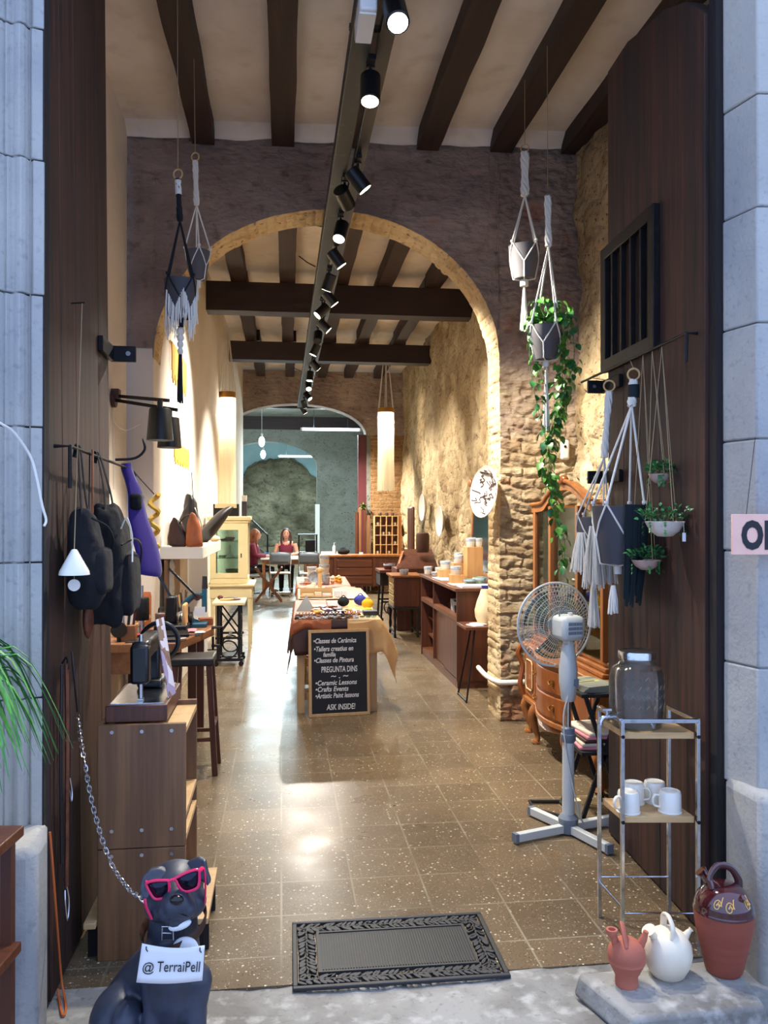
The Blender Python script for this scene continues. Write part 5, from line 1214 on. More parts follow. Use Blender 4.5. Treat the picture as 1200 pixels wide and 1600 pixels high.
MB().torus((.02, .205, .235), .075, .010, (0, 1, 0), 32, 8).bar((.02, .205, .165), (.02, .205, .305), .012, .012).bar((-.05, .205, .235), (.09, .205, .235), .012, .012).cyl((.02, .165, .235), (.02, .215, .235), .018).build('hand_wheel', M['machine'], t)
MB().tube([(.09, .205, .235), (.12, .24, .235)], .009, 8).build('crank', M['wood_md'], t)
ph = thing('photo_strip', 'long upright strip of photos leaning on the old sewing machine', 'photo strip', (sx + .06, sy - .05, .912))
MB().prism([(.035, -.06, 0), (.052, .02, 0), (-.005, .10, .285), (-.022, .02, .285)], (.003, .0, .001)).build('strip', M['photo'], ph)
# --- workbench
wb = [V(-.655, 5.32, .745), V(-.475, 6.02, .745), V(-.50, 6.30, .745), V(-.58, 6.42, .745), V(-1.15, 6.45, .745), V(-1.15, 5.32, .745)]
t = thing('workbench', 'brown wooden workbench full of leather tools along the left wall', 'workbench', (-.85, 5.9, 0))
MB().prism(wb, (0, 0, .055)).build('bench_top', M['wood_bench'], t, world=True, bevel=.006)
for x, y in ((-.62, 5.95), (-.70, 5.42), (-1.10, 5.40), (-1.10, 6.38), (-.60, 6.30)): MB().bb(x - .028, x + .028, y - .028, y + .028, 0, .745).build('leg', M['wood_red'], t, world=True)
MB().bb(-1.12, -.69, 5.40, 5.44, .60, .745).build('apron', M['wood_bench'], t, world=True); MB().bb(-1.12, -.69, 5.42, 6.36, .10, .125).build('lower_board', M['wood_red'], t, world=True)
st = CL(-1.20, 5.42, 0); st = V(-.545, 5.34, 0)
t = thing('bar_stool', 'tall wooden stool with a black seat tucked under the bench corner', 'stool', st)
MB().box((0, 0, .695), (.26, .26, .05)).build('seat', M['lthr_bk'], t, bevel=.012)
for a, c in ((-1, -1), (1, -1), (1, 1), (-1, 1)): MB().bar((a * .10, c * .10, .672), (a * .14, c * .13, 0), .034, .034, (0, 1, 0)).build('leg', M['wood_red'], t)
for a, c, e, f, z in ((-1, -1, 1, -1, .22), (1, -1, 1, 1, .30), (-1, 1, 1, 1, .22), (-1, -1, -1, 1, .30)): MB().bar((a * .127, c * .12, z), (e * .127, f * .12, z), .022, .022).build('stretcher', M['wood_red'], t)
ZB = .8005
def on(px, py, z): return G(px, py, z)
def simple(name, lab, cat, p, mbs, rz=0, group=None):
    if len(mbs) == 1:
        o = mbs[0][1].build(name, mbs[0][2], None, p, rz, **(mbs[0][3] if len(mbs[0]) > 3 else {})); return tag(o, lab, cat, group)
    t = thing(name, lab, cat, p, rz, group)
    for q in mbs: q[1].build(q[0], q[2], t, **(q[3] if len(q) > 3 else {}))
    return t
simple('cutting_mat', 'dark grey cutting mat flat on the workbench', 'cutting mat', (-.80, 5.56, ZB), [('m', MB().box((0, 0, .003), (.34, .40, .006)), M['rubber'], dict(bevel=.002))])
simple('cutting_plate', 'grey slate plate lying on the cutting mat', 'plate', (-.75, 5.70, ZB + .0065), [('m', MB().box((0, 0, .006), (.26, .30, .012)), M['iron'], dict(bevel=.002))], .15)
simple('tool_block', 'brown wooden tool block on the front of the workbench', 'tool block', (-.97, 5.47, ZB), [('block', MB().box((0, 0, .05), (.10, .08, .10)), M['wood_bench'], dict(bevel=.003)), ('tool', MB().cyl((0, 0, .10), (.01, 0, .20), .009), M['lthr_bk']), ('tool', MB().cyl((.03, .01, .10), (.04, .01, .19), .008), M['red_dk']), ('tool', MB().cyl((-.03, 0, .10), (-.035, 0, .18), .008), M['silver'])])
simple('leather_press', 'black cast iron hand press in the middle of the workbench', 'press', (-.76, 5.88, ZB + .0), [('base', MB().bb(-.10, .12, -.10, .12, 0, .05), M['machine'], dict(bevel=.01)), ('column', MB().bb(-.04, .04, 0, .10, .05, .24), M['machine'], dict(bevel=.015)), ('lever', MB().bar((0, .02, .23), (-.09, .0, .40), .018, .018), M['machine']), ('guard_plate', MB().bb(.085, .11, -.08, .08, .03, .19), M['lthr_tan'], dict(bevel=.01))])
simple('motor', 'black cylindrical motor standing on the workbench', 'motor', (-.93, 5.72, ZB), [('housing', MB().lathe([(.001, .10), (.05, .10), (.052, .11), (.052, .24), (.045, .25), (.001, .25)], n=24), M['iron']), ('shaft', MB().cyl((0, 0, .25), (0, 0, .33), .014), M['silver']), ('stand', MB().cyl((0, 0, 0), (0, 0, .10), .02), M['silver']), ('foot_plate', MB().box((0, 0, .006), (.12, .12, .012)), M['iron'])])
simple('arbor_press', 'teal cast iron arbor press at the far corner of the workbench', 'press', (-.60, 6.10, ZB), [('base', MB().bb(-.06, .07, -.07, .07, 0, .03), M['teal'], dict(bevel=.006)), ('frame', MB().tube(catmull([(.0, .03, .02), (-.085, .02, .07), (-.095, .02, .15), (-.03, .02, .215), (.04, .02, .215)]), [(.026, .02)] * 25, 10), M['teal']), ('ram', MB().bb(.03, .065, .0, .045, .10, .27), M['teal'], dict(bevel=.004)), ('handle_grip', MB().cyl((.05, .02, .27), (.05, .02, .36), .022, .018), M['lthr_bk']), ('pinion', MB().cyl((.0, -.01, .21), (.0, .06, .21), .024), M['wood_red']), ('paper_label', MB().bb(-.02, .055, -.005, .0, .08, .14), M['paper']), ('lever', MB().bar((.0, -.008, .21), (-.20, -.008, .42), .015, .015), M['machine'])])
simple('spray_bottle', 'white plastic bottle standing at the back of the workbench', 'bottle', (-1.03, 5.86, ZB), [('body', MB().lathe([(.001, 0), (.035, 0), (.036, .01), (.036, .19), (.028, .215), (.016, .22), (.016, .24), (.001, .24)], n=20), M['whiteplastic']), ('label', MB().lathe([(.0365, .04), (.0365, .15)], n=20), M['paper'])])
simple('leather_roll', 'rolled orange leather standing at the back of the bench', 'leather roll', (-.97, 6.08, ZB), [('m', MB().lathe([(.001, 0), (.05, 0), (.052, .22), (.046, .25), (.038, .22), (.036, .01), (.001, .01)], n=20), M['lthr_br'])])
simple('thread_spool', 'red topped tub at the left end of the workbench', 'tub', (-1.06, 5.66, ZB), [('tub', MB().lathe([(.001, 0), (.03, 0), (.034, .06), (.001, .06)], n=20), M['lthr_dk']), ('lid', MB().lathe([(.001, .06), (.037, .06), (.037, .085), (.001, .085)], n=20), M['red'])])
simple('red_plate', 'small red dish on the workbench behind the cutting mat', 'dish', (-.90, 5.60, ZB + .0065), [('m', MB().lathe([(.001, 0), (.03, 0), (.05, .014), (.047, .015), (.028, .004), (.001, .004)], n=24), M['red'])])
simple('felt_pieces', 'pink felt pieces lying under the guard plate on the bench', 'felt', (-.63, 5.83, ZB), [('m', MB().grid(lambda u, v: (-.05 + .1 * u, -.06 + .12 * v, .012 + .012 * fbm((u, v, 0), 3)), 8, 8), M['pinkcloth'], dict(solid=.004))])
simple('scissors', 'pair of scissors lying near the right bench edge', 'scissors', (-.60, 5.62, ZB), [('blades', MB().bar((-.05, .0, .004), (.03, .05, .004), .008, .004).bar((-.05, .02, .004), (.03, -.0, .004), .008, .004), M['silver']), ('handle', MB().torus((.045, .062, .005), .018, .004), M['lthr_bk']), ('handle', MB().torus((.05, -.012, .005), .018, .004), M['lthr_bk'])])
simple('tool_case', 'grey metal box with handle at the back of the workbench', 'box', (-.83, 6.16, ZB), [('case', MB().box((0, 0, .05), (.14, .10, .10)), M['chrome'], dict(bevel=.008)), ('handle', MB().tube(catmull([(-.05, 0, .10), (-.04, 0, .13), (.04, 0, .13), (.05, 0, .10)], 4), .006, 8), M['lthr_bk'])])
simple('leather_offcut', 'beige leather offcut lying by the rounded bench end', 'leather', (-.62, 6.26, ZB), [('m', MB().grid(lambda u, v: (-.06 + .12 * u, -.06 + .1 * v, .006 + .008 * fbm((u, v, 2), 3)), 8, 8), M['lthr_tan'], dict(solid=.004))])
simple('clamp', 'black iron clamp gripping the right edge of the workbench', 'clamp', (-.44, 5.98, .70), [('frame', MB().tube([(-.05, 0, .108), (.02, 0, .108), (.02, 0, -.02), (-.05, 0, -.02)], .012, 8), M['iron']), ('screw', MB().cyl((-.04, 0, -.05), (-.04, 0, .043), .008), M['iron']), ('tommy_bar', MB().cyl((-.08, 0, -.05), (.0, 0, -.05), .004), M['iron'])])
t = thing('jar_of_brushes', 'dark jar of brushes at the back wall of the workbench', 'jar', (-.72, 6.30, ZB))
MB().lathe([(.001, 0), (.045, 0), (.045, .12), (.04, .12), (.04, .01), (.001, .01)], n=20).build('jar', M['lthr_bk'], t)
for k in range(6):
    q = k * 1.05; MB().cyl((.012 * math.cos(q), .012 * math.sin(q), .02), (.035 * math.cos(q), .035 * math.sin(q), .21 + .02 * (k % 3)), .006, n=8).build('brush', (M['wood_lt'], M['lthr_dk'], M['silver'])[k % 3], t)
for k, (x, y, c, m, lb) in enumerate(((-1.00, 5.60, .018, 'paper', 'white'), (-.955, 5.70, .016, 'fab_cream', 'cream'), (-1.03, 5.74, .017, 'gold_thread', 'ochre'))):
    simple('thread_spool', lb + ' thread spool at the left end of the workbench', 'spool', (x, y, ZB), [('yarn', MB().lathe([(.001, .006), (c, .006), (c * 1.1, .03), (c, .054), (.001, .054)], n=16), M[m]), ('core', MB().lathe([(.001, 0), (c * 1.2, 0), (c * 1.2, .006), (.006, .007), (.006, .053), (c * 1.2, .054), (c * 1.2, .06), (.001, .06)], n=16), M['wood_lt'])])
simple('wooden_stick', 'slanting wooden stick lying across the tools on the workbench', 'stick', (-.93, 5.84, ZB), [('m', MB().bar((-.10, -.06, .012), (.02, .10, .10), .02, .02), M['wood_lt'])])
simple('magnifier', 'round black magnifier disc at the front left of the workbench', 'magnifier', (-1.02, 5.42, ZB), [('disc', MB().cyl((0, -.006, .075), (0, .006, .075), .05, n=24), M['machine']), ('stand', MB().cyl((0, 0, 0), (0, 0, .03), .012), M['iron'])])
simple('white_card', 'white card lying near the right edge of the workbench', 'card', (-.56, 5.80, ZB), [('m', MB().box((0, 0, .0015), (.07, .09, .003)), M['paper'])], .3)
simple('grinder', 'small silver grinder with a wheel behind the press on the workbench', 'grinder', (-.70, 6.06, ZB), [('body', MB().ell((0, 0, .06), (.05, .06, .06)), M['silver']), ('wheel', MB().cyl((.05, 0, .06), (.07, 0, .06), .05, n=20), M['iron'])])
simple('cork_block', 'brown cork block by the rounded end of the workbench', 'block', (-.55, 6.20, ZB), [('m', MB().box((0, 0, .025), (.10, .07, .05)), M['lthr_br'], dict(bevel=.004))], .2)
# --- white wall shelf with bags
t = thing('wall_shelf', 'thick white wall shelf with leather bags beyond the workbench', 'shelf', (-.80, 7.8, 1.24))
b = MB(); b.prism([(-.99, 6.95, 1.24), (-.64, 6.95, 1.24), (-.62, 8.70, 1.24), (-.96, 8.70, 1.24)], (0, 0, .10)); b.build('slab', M['white_paint'], t, world=True, bevel=.006)
ZS_ = 1.3405
def softbag(name, lab, p, r, m, seed=0, cat='bag', strap=None, lean=0.0):
    t = thing(name, lab, cat, p); b = MB()
    b.sq((0, 0, r[2] * .70), (r[0], r[1], r[2] * .70), .5, .65, 28, 20, .62, .20, p[1] * 3)
    b.build('body', m, t, remesh=.007, smo=2); return t
t = softbag('leather_bag', 'tan leather drawstring bag hanging in front of the white wall shelf', (-.72, 7.02, 1.335), (.085, .10, .20), M['lthr_br'])
MB().tube([V(.0, 0, .28), V(-.02, .02, .62)], .003, 5).build('cord', M['lthr_bk'], t)
MB().tube(catmull([(-.07, 0, .10), (-.12, .02, .18), (-.08, .02, .25), (-.02, 0, .27)], 5), .006, 6).build('handle', M['lthr_dk'], t)
t = softbag('leather_bag', 'black leather bag with a long loop hanging on the white wall', (-.80, 7.45, ZS_), (.12, .14, .30), M['lthr_bk'])
MB().tube(catmull([(.0, 0, .38), (.06, -.06, .30), (.11, -.08, .16), (.07, -.09, .12), (.03, -.07, .22), (-.01, 0, .38)], 5), .005, 6).build('loop', M['silver'], t)
t = softbag('leather_bag', 'dark brown slouching bag at the near end of the white wall shelf', (-.86, 7.05, ZS_), (.10, .06, .17), M['lthr_dk'])
MB().tube(catmull([(.0, -.03, .22), (.05, -.05, .12), (.08, -.05, .05), (.09, -.04, .01)], 5), .006, 6).build('strap', M['lthr_bk'], t)
t = thing('leather_hat', 'black pointed leather hood resting on the white wall shelf', 'hat', (-.70, 8.15, ZS_))
MB().grid(lambda u, v: (lambda q, rr: (-.10 + .34 * u, rr * math.cos(q) * 1.2, .03 + .22 * u + .04 + rr * math.sin(q) * .9 - .05 * math.cos(u * 3)))(2 * PI * v, .105 * math.sin(PI * min(1, .18 + u * .82)) ** .8), 14, 16).build('hood', M['lthr_bk'], t, solid=.004)
MB().ell((-.08, 0, .04), (.10, .10, .04), 16, 8).build('brim', M['lthr_dk'], t)
simple('leather_shoes', 'pair of small beige leather slippers on the white wall shelf', 'slippers', (-.66, 8.45, ZS_), [('slipper', MB().ell((0, -.05, .025), (.045, .035, .03)).ell((-.035, -.05, .04), (.03, .03, .03)), M['lthr_cream']), ('slipper', MB().ell((0, .05, .025), (.045, .035, .03)).ell((-.035, .05, .04), (.03, .03, .03)), M['lthr_cream'])])
t = thing('leather_keyring', 'dark leather strap hanging on a peg on the white wall', 'leather strap', (-.955, 8.5, 1.79))
MB().cyl((0, 0, 0), (.07, 0, .0), .012, n=10).build('peg', M['lthr_dk'], t); ribbon([(.05, 0, .01), (.055, 0, -.12), (.06, .0, -.26)], .016, .003, M['lthr_dk'], 'strap', t, (0, 1, 0))
# stuff under the shelf
simple('tool_board', 'brown board with pale blue cloth leaning under the white wall shelf', 'board', (-.93, 7.3, .0), [('board', MB().bb(-.02, .0, -.35, .55, .62, 1.235), M['wood_md']), ('cloth', MB().grid(lambda u, v: (.004 + .012 * abs(fbm((u, v, 4), 3)), -.22 + .3 * u, 1.22 - .42 * v + .03 * math.sin(u * 5)), 8, 10), M['ceramic_bl'], dict(solid=.003)), ('batten', MB().bb(-.02, .02, -.33, -.28, 0, .62), M['wood_md']), ('batten', MB().bb(-.02, .02, .48, .53, 0, .62), M['wood_md'])])
# wall hangings of yellow yarn
def hanging(px0, px1, py0, py1, lab):
    Y = 6.95 if px0 < 280 else 7.1; p0 = AX((px0 + px1) / 2, py0, -.965); t = thing('yarn_hanging', lab, 'wall hanging', p0, 0, 'yellow yarn hangings on the left wall')
    z1 = AX((px0 + px1) / 2, py1, -.965).z - p0.z; wd = (AX(px1, py0, -.965) - AX(px0, py0, -.965)).y / 2
    MB().cyl((0, -wd - .03, 0), (0, wd + .03, 0), .007, n=8).build('rod', M['wood_lt'], t)
    b = MB(); n = 26
    for k in range(n):
        y = -wd + 2 * wd * k / (n - 1); l_ = z1 * (.72 + .28 * abs(math.sin(k * .75))); b.tube([(.006, y, 0), (.010, y, l_ * .5), (.008, y + R(-.004, .004), l_)], .008, 5)
    b.build('yarn', M['gold_thread'], t)
    for y in (-wd, wd): MB().tube([(0, y, 0), (-.005, 0, .10)], .002, 4).build('cord', M['cotton'], t)
hanging(268, 290, 552, 610, 'upper yellow yarn wall hanging on the left wall'); hanging(272, 294, 697, 730, 'lower yellow yarn wall hanging on the left wall')
# --- vitrine on a cream table
vx0, vx1, vy0, vy1 = -.84, -.40, 10.0, 10.62
t = thing('display_cabinet', 'cream painted glass display cabinet standing on a cream table at the left wall', 'cabinet', ((vx0 + vx1) / 2, (vy0 + vy1) / 2, .786)); hw, hd, H = (vx1 - vx0) / 2, (vy1 - vy0) / 2, .80
MB().bb(-hw, hw, -hd, hd, 0, .07).build('plinth', M['cream_paint'], t, bevel=.006)
MB().bb(-hw - .03, hw + .03, -hd - .03, hd + .03, H - .05, H).bb(-hw - .015, hw + .015, -hd - .015, hd + .015, H - .08, H - .05).build('cornice', M['cream_paint'], t, bevel=.01)
for a in (-1, 1):
    for c in (-1, 1): MB().box((a * (hw - .02), c * (hd - .02), H / 2), (.04, .04, H - .12)).build('post', M['cream_paint'], t)
o = MB().bb(-hw + .04, -hw + .07, -hd - .005, -hd + .015, .07, H - .08).bb(hw - .11, hw - .04, -hd - .005, -hd + .015, .07, H - .08).bb(-hw + .07, hw - .11, -hd - .005, -hd + .015, .07, .13).bb(-hw + .07, hw - .11, -hd - .005, -hd + .015, H - .16, H - .08).build('door', M['cream_paint'], t, smooth=False)
MB().bb(-hw + .07, hw - .11, -hd + .003, -hd + .007, .13, H - .16).build('pane', M['glassg'], o); MB().box((hw - .075, -hd - .008, H * .42), (.012, .008, .05)).build('lock', M['iron'], o)
MB().bb(hw - .022, hw - .018, -hd + .04, hd - .04, .07, H - .08).build('side_pane', M['glassg'], t)
b = MB()
for k in range(24): b.box((hw - .0, -hd + .05, .09 + k * .027), (.006, .012, .014))
b.build('peg_strip', M['paper'], t, smooth=False)
for z in (.30, .50): MB().bb(-hw + .02, hw - .025, -hd + .03, hd - .02, z, z + .006).build('glass_shelf', M['glassg'], t)
MB().bb(-hw + .01, hw - .01, hd - .012, hd, .07, H - .08).build('back_panel', M['glassg'], t)
tb = thing('side_table', 'cream wooden table with tapered legs carrying the display cabinet', 'table', ((vx0 + vx1) / 2 + .02, (vy0 + vy1) / 2, 0))
MB().bb(-.27, .28, -.36, .36, .755, .785).build('table_top', M['cream_paint'], tb, bevel=.006); MB().bb(-.24, .25, -.33, .33, .62, .755).build('apron', M['cream_paint'], tb)
for a in (-.21, .22):
    for c in (-.30, .30): MB().tube([(a, c, .62), (a, c, 0)], [.03, .017], 4).build('leg', M['cream_paint'], tb, smooth=False)
V0 = V((vx0 + vx1) / 2, (vy0 + vy1) / 2, .786)
simple('jewellery_stand', 'white ring stand on the middle shelf of the display cabinet', 'jewellery stand', V0 + V(0, -.1, .307), [('base', MB().lathe([(.001, 0), (.06, 0), (.05, .02), (.012, .05), (.008, .14), (.001, .15)], n=20), M['ceramic_wh']), ('tray', MB().box((-.05, .02, .012), (.16, .1, .024)), M['ceramic_gr'])])
simple('metal_bowl', 'silver bowl on the bottom of the display cabinet', 'bowl', V0 + V(.04, -.08, .071), [('m', MB().lathe([(.001, 0), (.05, 0), (.09, .06), (.10, .09), (.095, .09), (.045, .008), (.001, .008)], n=24), M['silver'])])
simple('necklace_heap', 'brown bead necklaces on the top shelf of the display cabinet', 'necklaces', V0 + V(-.03, -.1, .507), [('m', MB().torus((0, 0, .012), .07, .012).torus((.03, .02, .03), .05, .012), M['lthr_dk'])])
simple('white_dish', 'white dish on the left bottom of the display cabinet', 'dish', V0 + V(-.12, -.15, .071), [('m', MB().lathe([(.001, 0), (.03, 0), (.06, .03), (.056, .03), (.001, .008)], n=20), M['ceramic_wh'])])
simple('storage_box', 'dark box on top of the display cabinet below the fringe lamp', 'box', V0 + V(-.05, .02, .8005), [('box', MB().box((0, 0, .075), (.30, .22, .15)), M['iron'], dict(bevel=.003)), ('lid_band', MB().box((0, -.002, .125), (.26, .222, .05)), M['lthr_cream'])])
simple('small_frame_box', 'black upright box at the right on top of the display cabinet', 'box', V0 + V(.17, .0, .8005), [('m', MB().box((0, 0, .09), (.06, .2, .18)), M['lthr_bk'], dict(bevel=.003))])
simple('cup', 'white cup standing on the black upright box', 'cup', V0 + V(.17, -.04, .981), [('m', MB().lathe([(.001, 0), (.03, 0), (.034, .075), (.03, .075), (.027, .008), (.001, .008)], n=20), M['ceramic_wh'])])
# --- iron sewing table with tools
ix, iy = -.555, 9.15
t = thing('iron_sewing_table', 'table on a black cast iron sewing machine base in front of the cream table', 'table', (ix, iy, 0))
MB().box((0, 0, .665), (.34, .52, .03)).build('table_top', M['cream_paint'], t, bevel=.003)
for s_ in (-1, 1):
    y = s_ * .20; b = MB()
    b.bar((-.11, y, .65), (-.11, y, .08), .03, .022, (0, 1, 0)).bar((.11, y, .65), (.11, y, .08), .03, .022, (0, 1, 0)).bar((-.14, y, .30), (.14, y, .30), .03, .022).bar((-.11, y, .62), (.11, y, .32), .016, .016).bar((.11, y, .62), (-.11, y, .32), .016, .016).bar((-.15, y, .07), (.15, y, .07), .03, .03).torus((0, y, .18), .09, .009, (0, 1, 0))
    b.build('iron_side', M['machine'], t)
    for a in (-1, 1): MB().cyl((a * .13, y - .012, .028), (a * .13, y + .012, .028), .027, n=16).build('caster', M['machine'], t)
MB().bar((0, -.2, .30), (0, .2, .30), .03, .03).build('cross_bar', M['machine'], t); MB().box((0, 0, .09), (.16, .26, .015)).build('treadle', M['machine'], t)
MB().torus((.12, .0, .42), .11, .010, (1, 0, 0)).build('drive_wheel', M['machine'], t)
for k, (nm, lb, dx, dy, mb_, mm) in enumerate((('wood_tool', 'wooden tool on the iron sewing table', -.05, -.08, MB().cyl((-.05, 0, .014), (.09, .03, .014), .012), M['wood_lt']), ('leather_scrap', 'brown leather scraps on the iron sewing table', .02, .05, MB().ell((0, 0, .012), (.10, .12, .014)), M['lthr_dk']), ('pin_cushion', 'small red pin cushion on the iron sewing table', -.11, .10, MB().ell((0, 0, .022), (.032, .032, .022)), M['red_dk']))):
    simple(nm, lb, 'tool', (ix + dx, iy + dy, .6805), [('m', mb_, mm)])
# ---------------- centre tables and chalkboard ----------------
t1 = (.075, .80, 6.62, 8.45)
def trestle_table(name, lab, x0, x1, y0, y1, z, skew=0.0, m='wood_lt', panel=True):
    t = thing(name, lab, 'table', ((x0 + x1) / 2, (y0 + y1) / 2, 0)); c = V((x0 + x1) / 2, (y0 + y1) / 2, 0)
    MB().prism([(x0, y0, z - .03), (x1, y0, z - .03), (x1 + skew, y1, z - .03), (x0 + skew, y1, z - .03)], (0, 0, .03)).build('table_top', M[m], t, world=True)
    for y, s_ in ((y0 + .04, 0), (y1 - .05, skew)):
        for x in (x0 + .055 + s_, x1 - .055 + s_): MB().bb(x - .03, x + .03, y - .03, y + .03, 0, z - .03).build('leg', M[m], t, world=True)
        MB().bb(x0 + .08 + s_, x1 - .08 + s_, y - .015, y + .015, z - .12, z - .03).build('apron', M[m], t, world=True)
        if panel: MB().bb(x0 + .085 + s_, x1 - .085 + s_, y - .010, y + .010, .10, .16).build('stretcher', M[m], t, world=True)
    return t
ZT = .735
trestle_table('display_table', 'front wooden display table covered with leather hides behind the chalkboard', .10, .80, 6.75, 8.45, ZT, .05)
def hide(name, lab, m, x0, x1, y0, y1, fx, left, right, front, z=ZT, edge=lambda u: 0):
    """a hide lying on the table and hanging over: left/right/front overhang lengths"""
    def drape(s_, L, h):       # s_ distance beyond edge
        return s_
    nu, nv = 36, 40
    W_ = x1 - x0; Ld = y1 - y0
    def fn(u, v):
        a = -left + (W_ + left + right) * u; c = -front * (1 + edge(u)) + (Ld + front * (1 + edge(u))) * v
        x = min(max(a, 0), W_); y = min(max(c, 0), Ld); dz = 0; ox = oy = 0
        if a < 0: s_ = -a; dz += s_ * .97; ox -= .012 * (1 - math.exp(-s_ * 30)) + .10 * s_ + .014 * math.sin(c * 17) * min(1, s_ * 6)
        if a > W_: s_ = a - W_; dz += s_ * .97; ox += .012 * (1 - math.exp(-s_ * 30)) + .42 * s_ * max(.25, 1 - y * 2) + .014 * math.sin(c * 15 + 1) * min(1, s_ * 6)
        if c < 0: s_ = -c; dz += s_ * .97; oy -= .010 * (1 - math.exp(-s_ * 30)) + .02 * s_ + .016 * math.sin(a * 19 + 1) * min(1, s_ * 5)
        if dz > 0 and a < 0 and c < 0: dz *= .80
        return (x0 + x + ox + .028 * y, y0 + y + oy, z + .004 - dz + .0025 * fbm((x * 3, y * 3, fx), 2) + (.002 if dz == 0 else 0))
    o = MB().grid(fn, nu, nv).build(name, m, None, (x0, y0, z), world=True, solid=.003); return tag(o, lab, 'leather hide')
hide('leather_hide', 'dark brown hide hanging down at the left of the front display table', M['lthr_dk'], .095, .30, 6.735, 7.9, 1, .26, 0, .27)
hide('leather_hide', 'orange brown hide over the left front corner of the front display table', M['lthr_br'], .092, .40, 6.73, 8.4, 2, .10, 0, .085, z=ZT + .006, edge=lambda u: .35 * math.sin(u * 9))
hide('leather_hide', 'narrow dark strip of hide in the middle of the front table edge', M['lthr_dk'], .40, .53, 6.73, 8.2, 3, 0, 0, .07, z=ZT + .007)
hide('leather_hide', 'tan suede hide hanging over the right front corner of the front display table', M['lthr_tan'], .53, .81, 6.73, 8.3, 4, 0, .27, .27, z=ZT + .006, edge=lambda u: .12 * math.sin(u * 5 + 1))
hide('leather_hide', 'cream hide lying on the right of the front display table', M['lthr_cream'], .54, .80, 6.745, 7.6, 5, 0, .02, .02, z=ZT + .010)
# chalkboard
BL, BR = G(483, 1121), G(578, 1116); bw = (BR - BL).length; bx = (BR - BL).normalized(); bn = bx.cross(V(0, 0, 1)); tilt = .08; bh = .685
t = thing('chalkboard', 'black chalkboard in a pale wooden frame leaning on the front display table', 'chalkboard', (BL + BR) / 2)
upv = (V(0, 0, 1) * math.cos(tilt) - bn * math.sin(tilt)); nv_ = bx.cross(upv); BM = Matrix((bx, upv, nv_)).transposed().to_4x4()
if nv_.y > 0: nv_ = -nv_
MB().box((0, bh / 2, 0), (bw - .03, bh - .03, .012), BM).build('slate', M['blackboard'], t)
for c, d in (((0, .012, .002), (bw, .024, .022)), ((0, bh - .012, .002), (bw, .024, .022)), ((-bw / 2 + .011, bh / 2, .002), (.022, bh - .048, .022)), ((bw / 2 - .011, bh / 2, .002), (.022, bh - .048, .022))):
    MB().box(c, d, BM).build('frame_rail', M['wood_lt'], t, bevel=.002)
def chalk(s_, x, y, size, sh=.22, al='LEFT', xs=.8, bold=.0011):
    text(s_, size, BM @ Matrix.Translation((x - bw / 2, bh * (1 - y), .0075)), t, M['chalk'], 'chalk_line', sh, .0003, al, 1.0, xs, bold)
S = .054
chalk('\u2022Classes de Cer\u00e0mica', .036, .155, S, xs=.74)
chalk('\u2022Tallers creatius en', .040, .248, S, xs=.76); chalk('fam\u00edlia', .115, .312, S * .92)
chalk('\u2022Classes de Pintura', .040, .380, S, xs=.77)
chalk('PREGUNTA DINS', bw / 2, .492, .064, .05, 'CENTER', .60); chalk('~ . ~', bw / 2, .565, .06, .1, 'CENTER', 1.2)
chalk('\u2022Ceramic Lessons', .048, .640, S, xs=.86); chalk('\u2022Crafts Events', .048, .713, S, xs=.86); chalk('\u2022Artistic Paint lessons', .048, .788, S, xs=.74)
chalk('ASK INSIDE!', bw / 2 + .01, .925, .062, .12, 'CENTER', .70)
# goods on the front table
random.seed(31)
k_ = 0
proto = None
GZ = ZT + .0185
bm_ = [M['lthr_bk'], M['lthr_dk'], M['paper'], M['lthr_br'], M['silver']]
protos = []
for i in range(5):
    o = MB().tube([V(.026 * math.cos(a) , .026 * math.sin(a) * .8, .007 + .002 * math.sin(2 * a)) for a in [2 * PI * q / 14 for q in range(14)]], [(.006, .0025)] * 14, 6, closed=True, flat=(0, 0, 1)).build('leather_bracelet', bm_[i], None, (0, 0, -1)); protos.append(o)
cols = ['black', 'dark brown', 'white', 'orange brown', 'silver']
for r_ in range(3):
    for c in range(15):
        i = (c * 2 + r_ * 3 + int(R(0, 3))) % 5; o = protos[i]
        q = o if o.location.z < 0 else o.copy()
        if q is not o: COL.objects.link(q)
        q.location = (.125 + c * .034 + .004 * r_, 6.80 + r_ * .062 + R(-.006, .006), GZ + .001); q.rotation_euler = (0, 0, R(0, 3)); tag(q, cols[i] + ' bracelet loop in the front rows of the leather covered table', 'bracelet', cols[i] + ' bracelets on the front table')
def tray(name, lab, x, y, w_, d_, h, m, items=0, im=None, cat='tray', rz=0.0):
    t = thing(name, lab, cat, (x, y, GZ), rz)
    MB().bb(-w_ / 2, w_ / 2, -d_ / 2, d_ / 2, 0, .006).build('base', m, t)
    for a, c, e, f in ((-w_ / 2, w_ / 2, -d_ / 2, -d_ / 2 + .006), (-w_ / 2, w_ / 2, d_ / 2 - .006, d_ / 2), (-w_ / 2, -w_ / 2 + .006, -d_ / 2, d_ / 2), (w_ / 2 - .006, w_ / 2, -d_ / 2, d_ / 2)): MB().bb(a, c, e, f, 0, h).build('rim', m, t)
    for k in range(items):
        o = MB().bar((-w_ * .4 + w_ * .8 * k / max(1, items - 1), -d_ * .38, .014), (-w_ * .4 + w_ * .8 * k / max(1, items - 1) + .01, d_ * .38, .014), w_ * .5 / items, .012).build('strip', im[k % len(im)], t)
    return t
tray('bracelet_tray', 'tray of pale cord bracelets at the left of the front table', .20, 7.06, .17, .12, .014, M['lthr_br'], 6, [M['paper'], M['lthr_cream']])
tray('strap_tray', 'tray of black and brown straps in the middle of the front table', .42, 7.08, .18, .14, .014, M['lthr_dk'], 6, [M['lthr_bk'], M['lthr_br'], M['paper']])
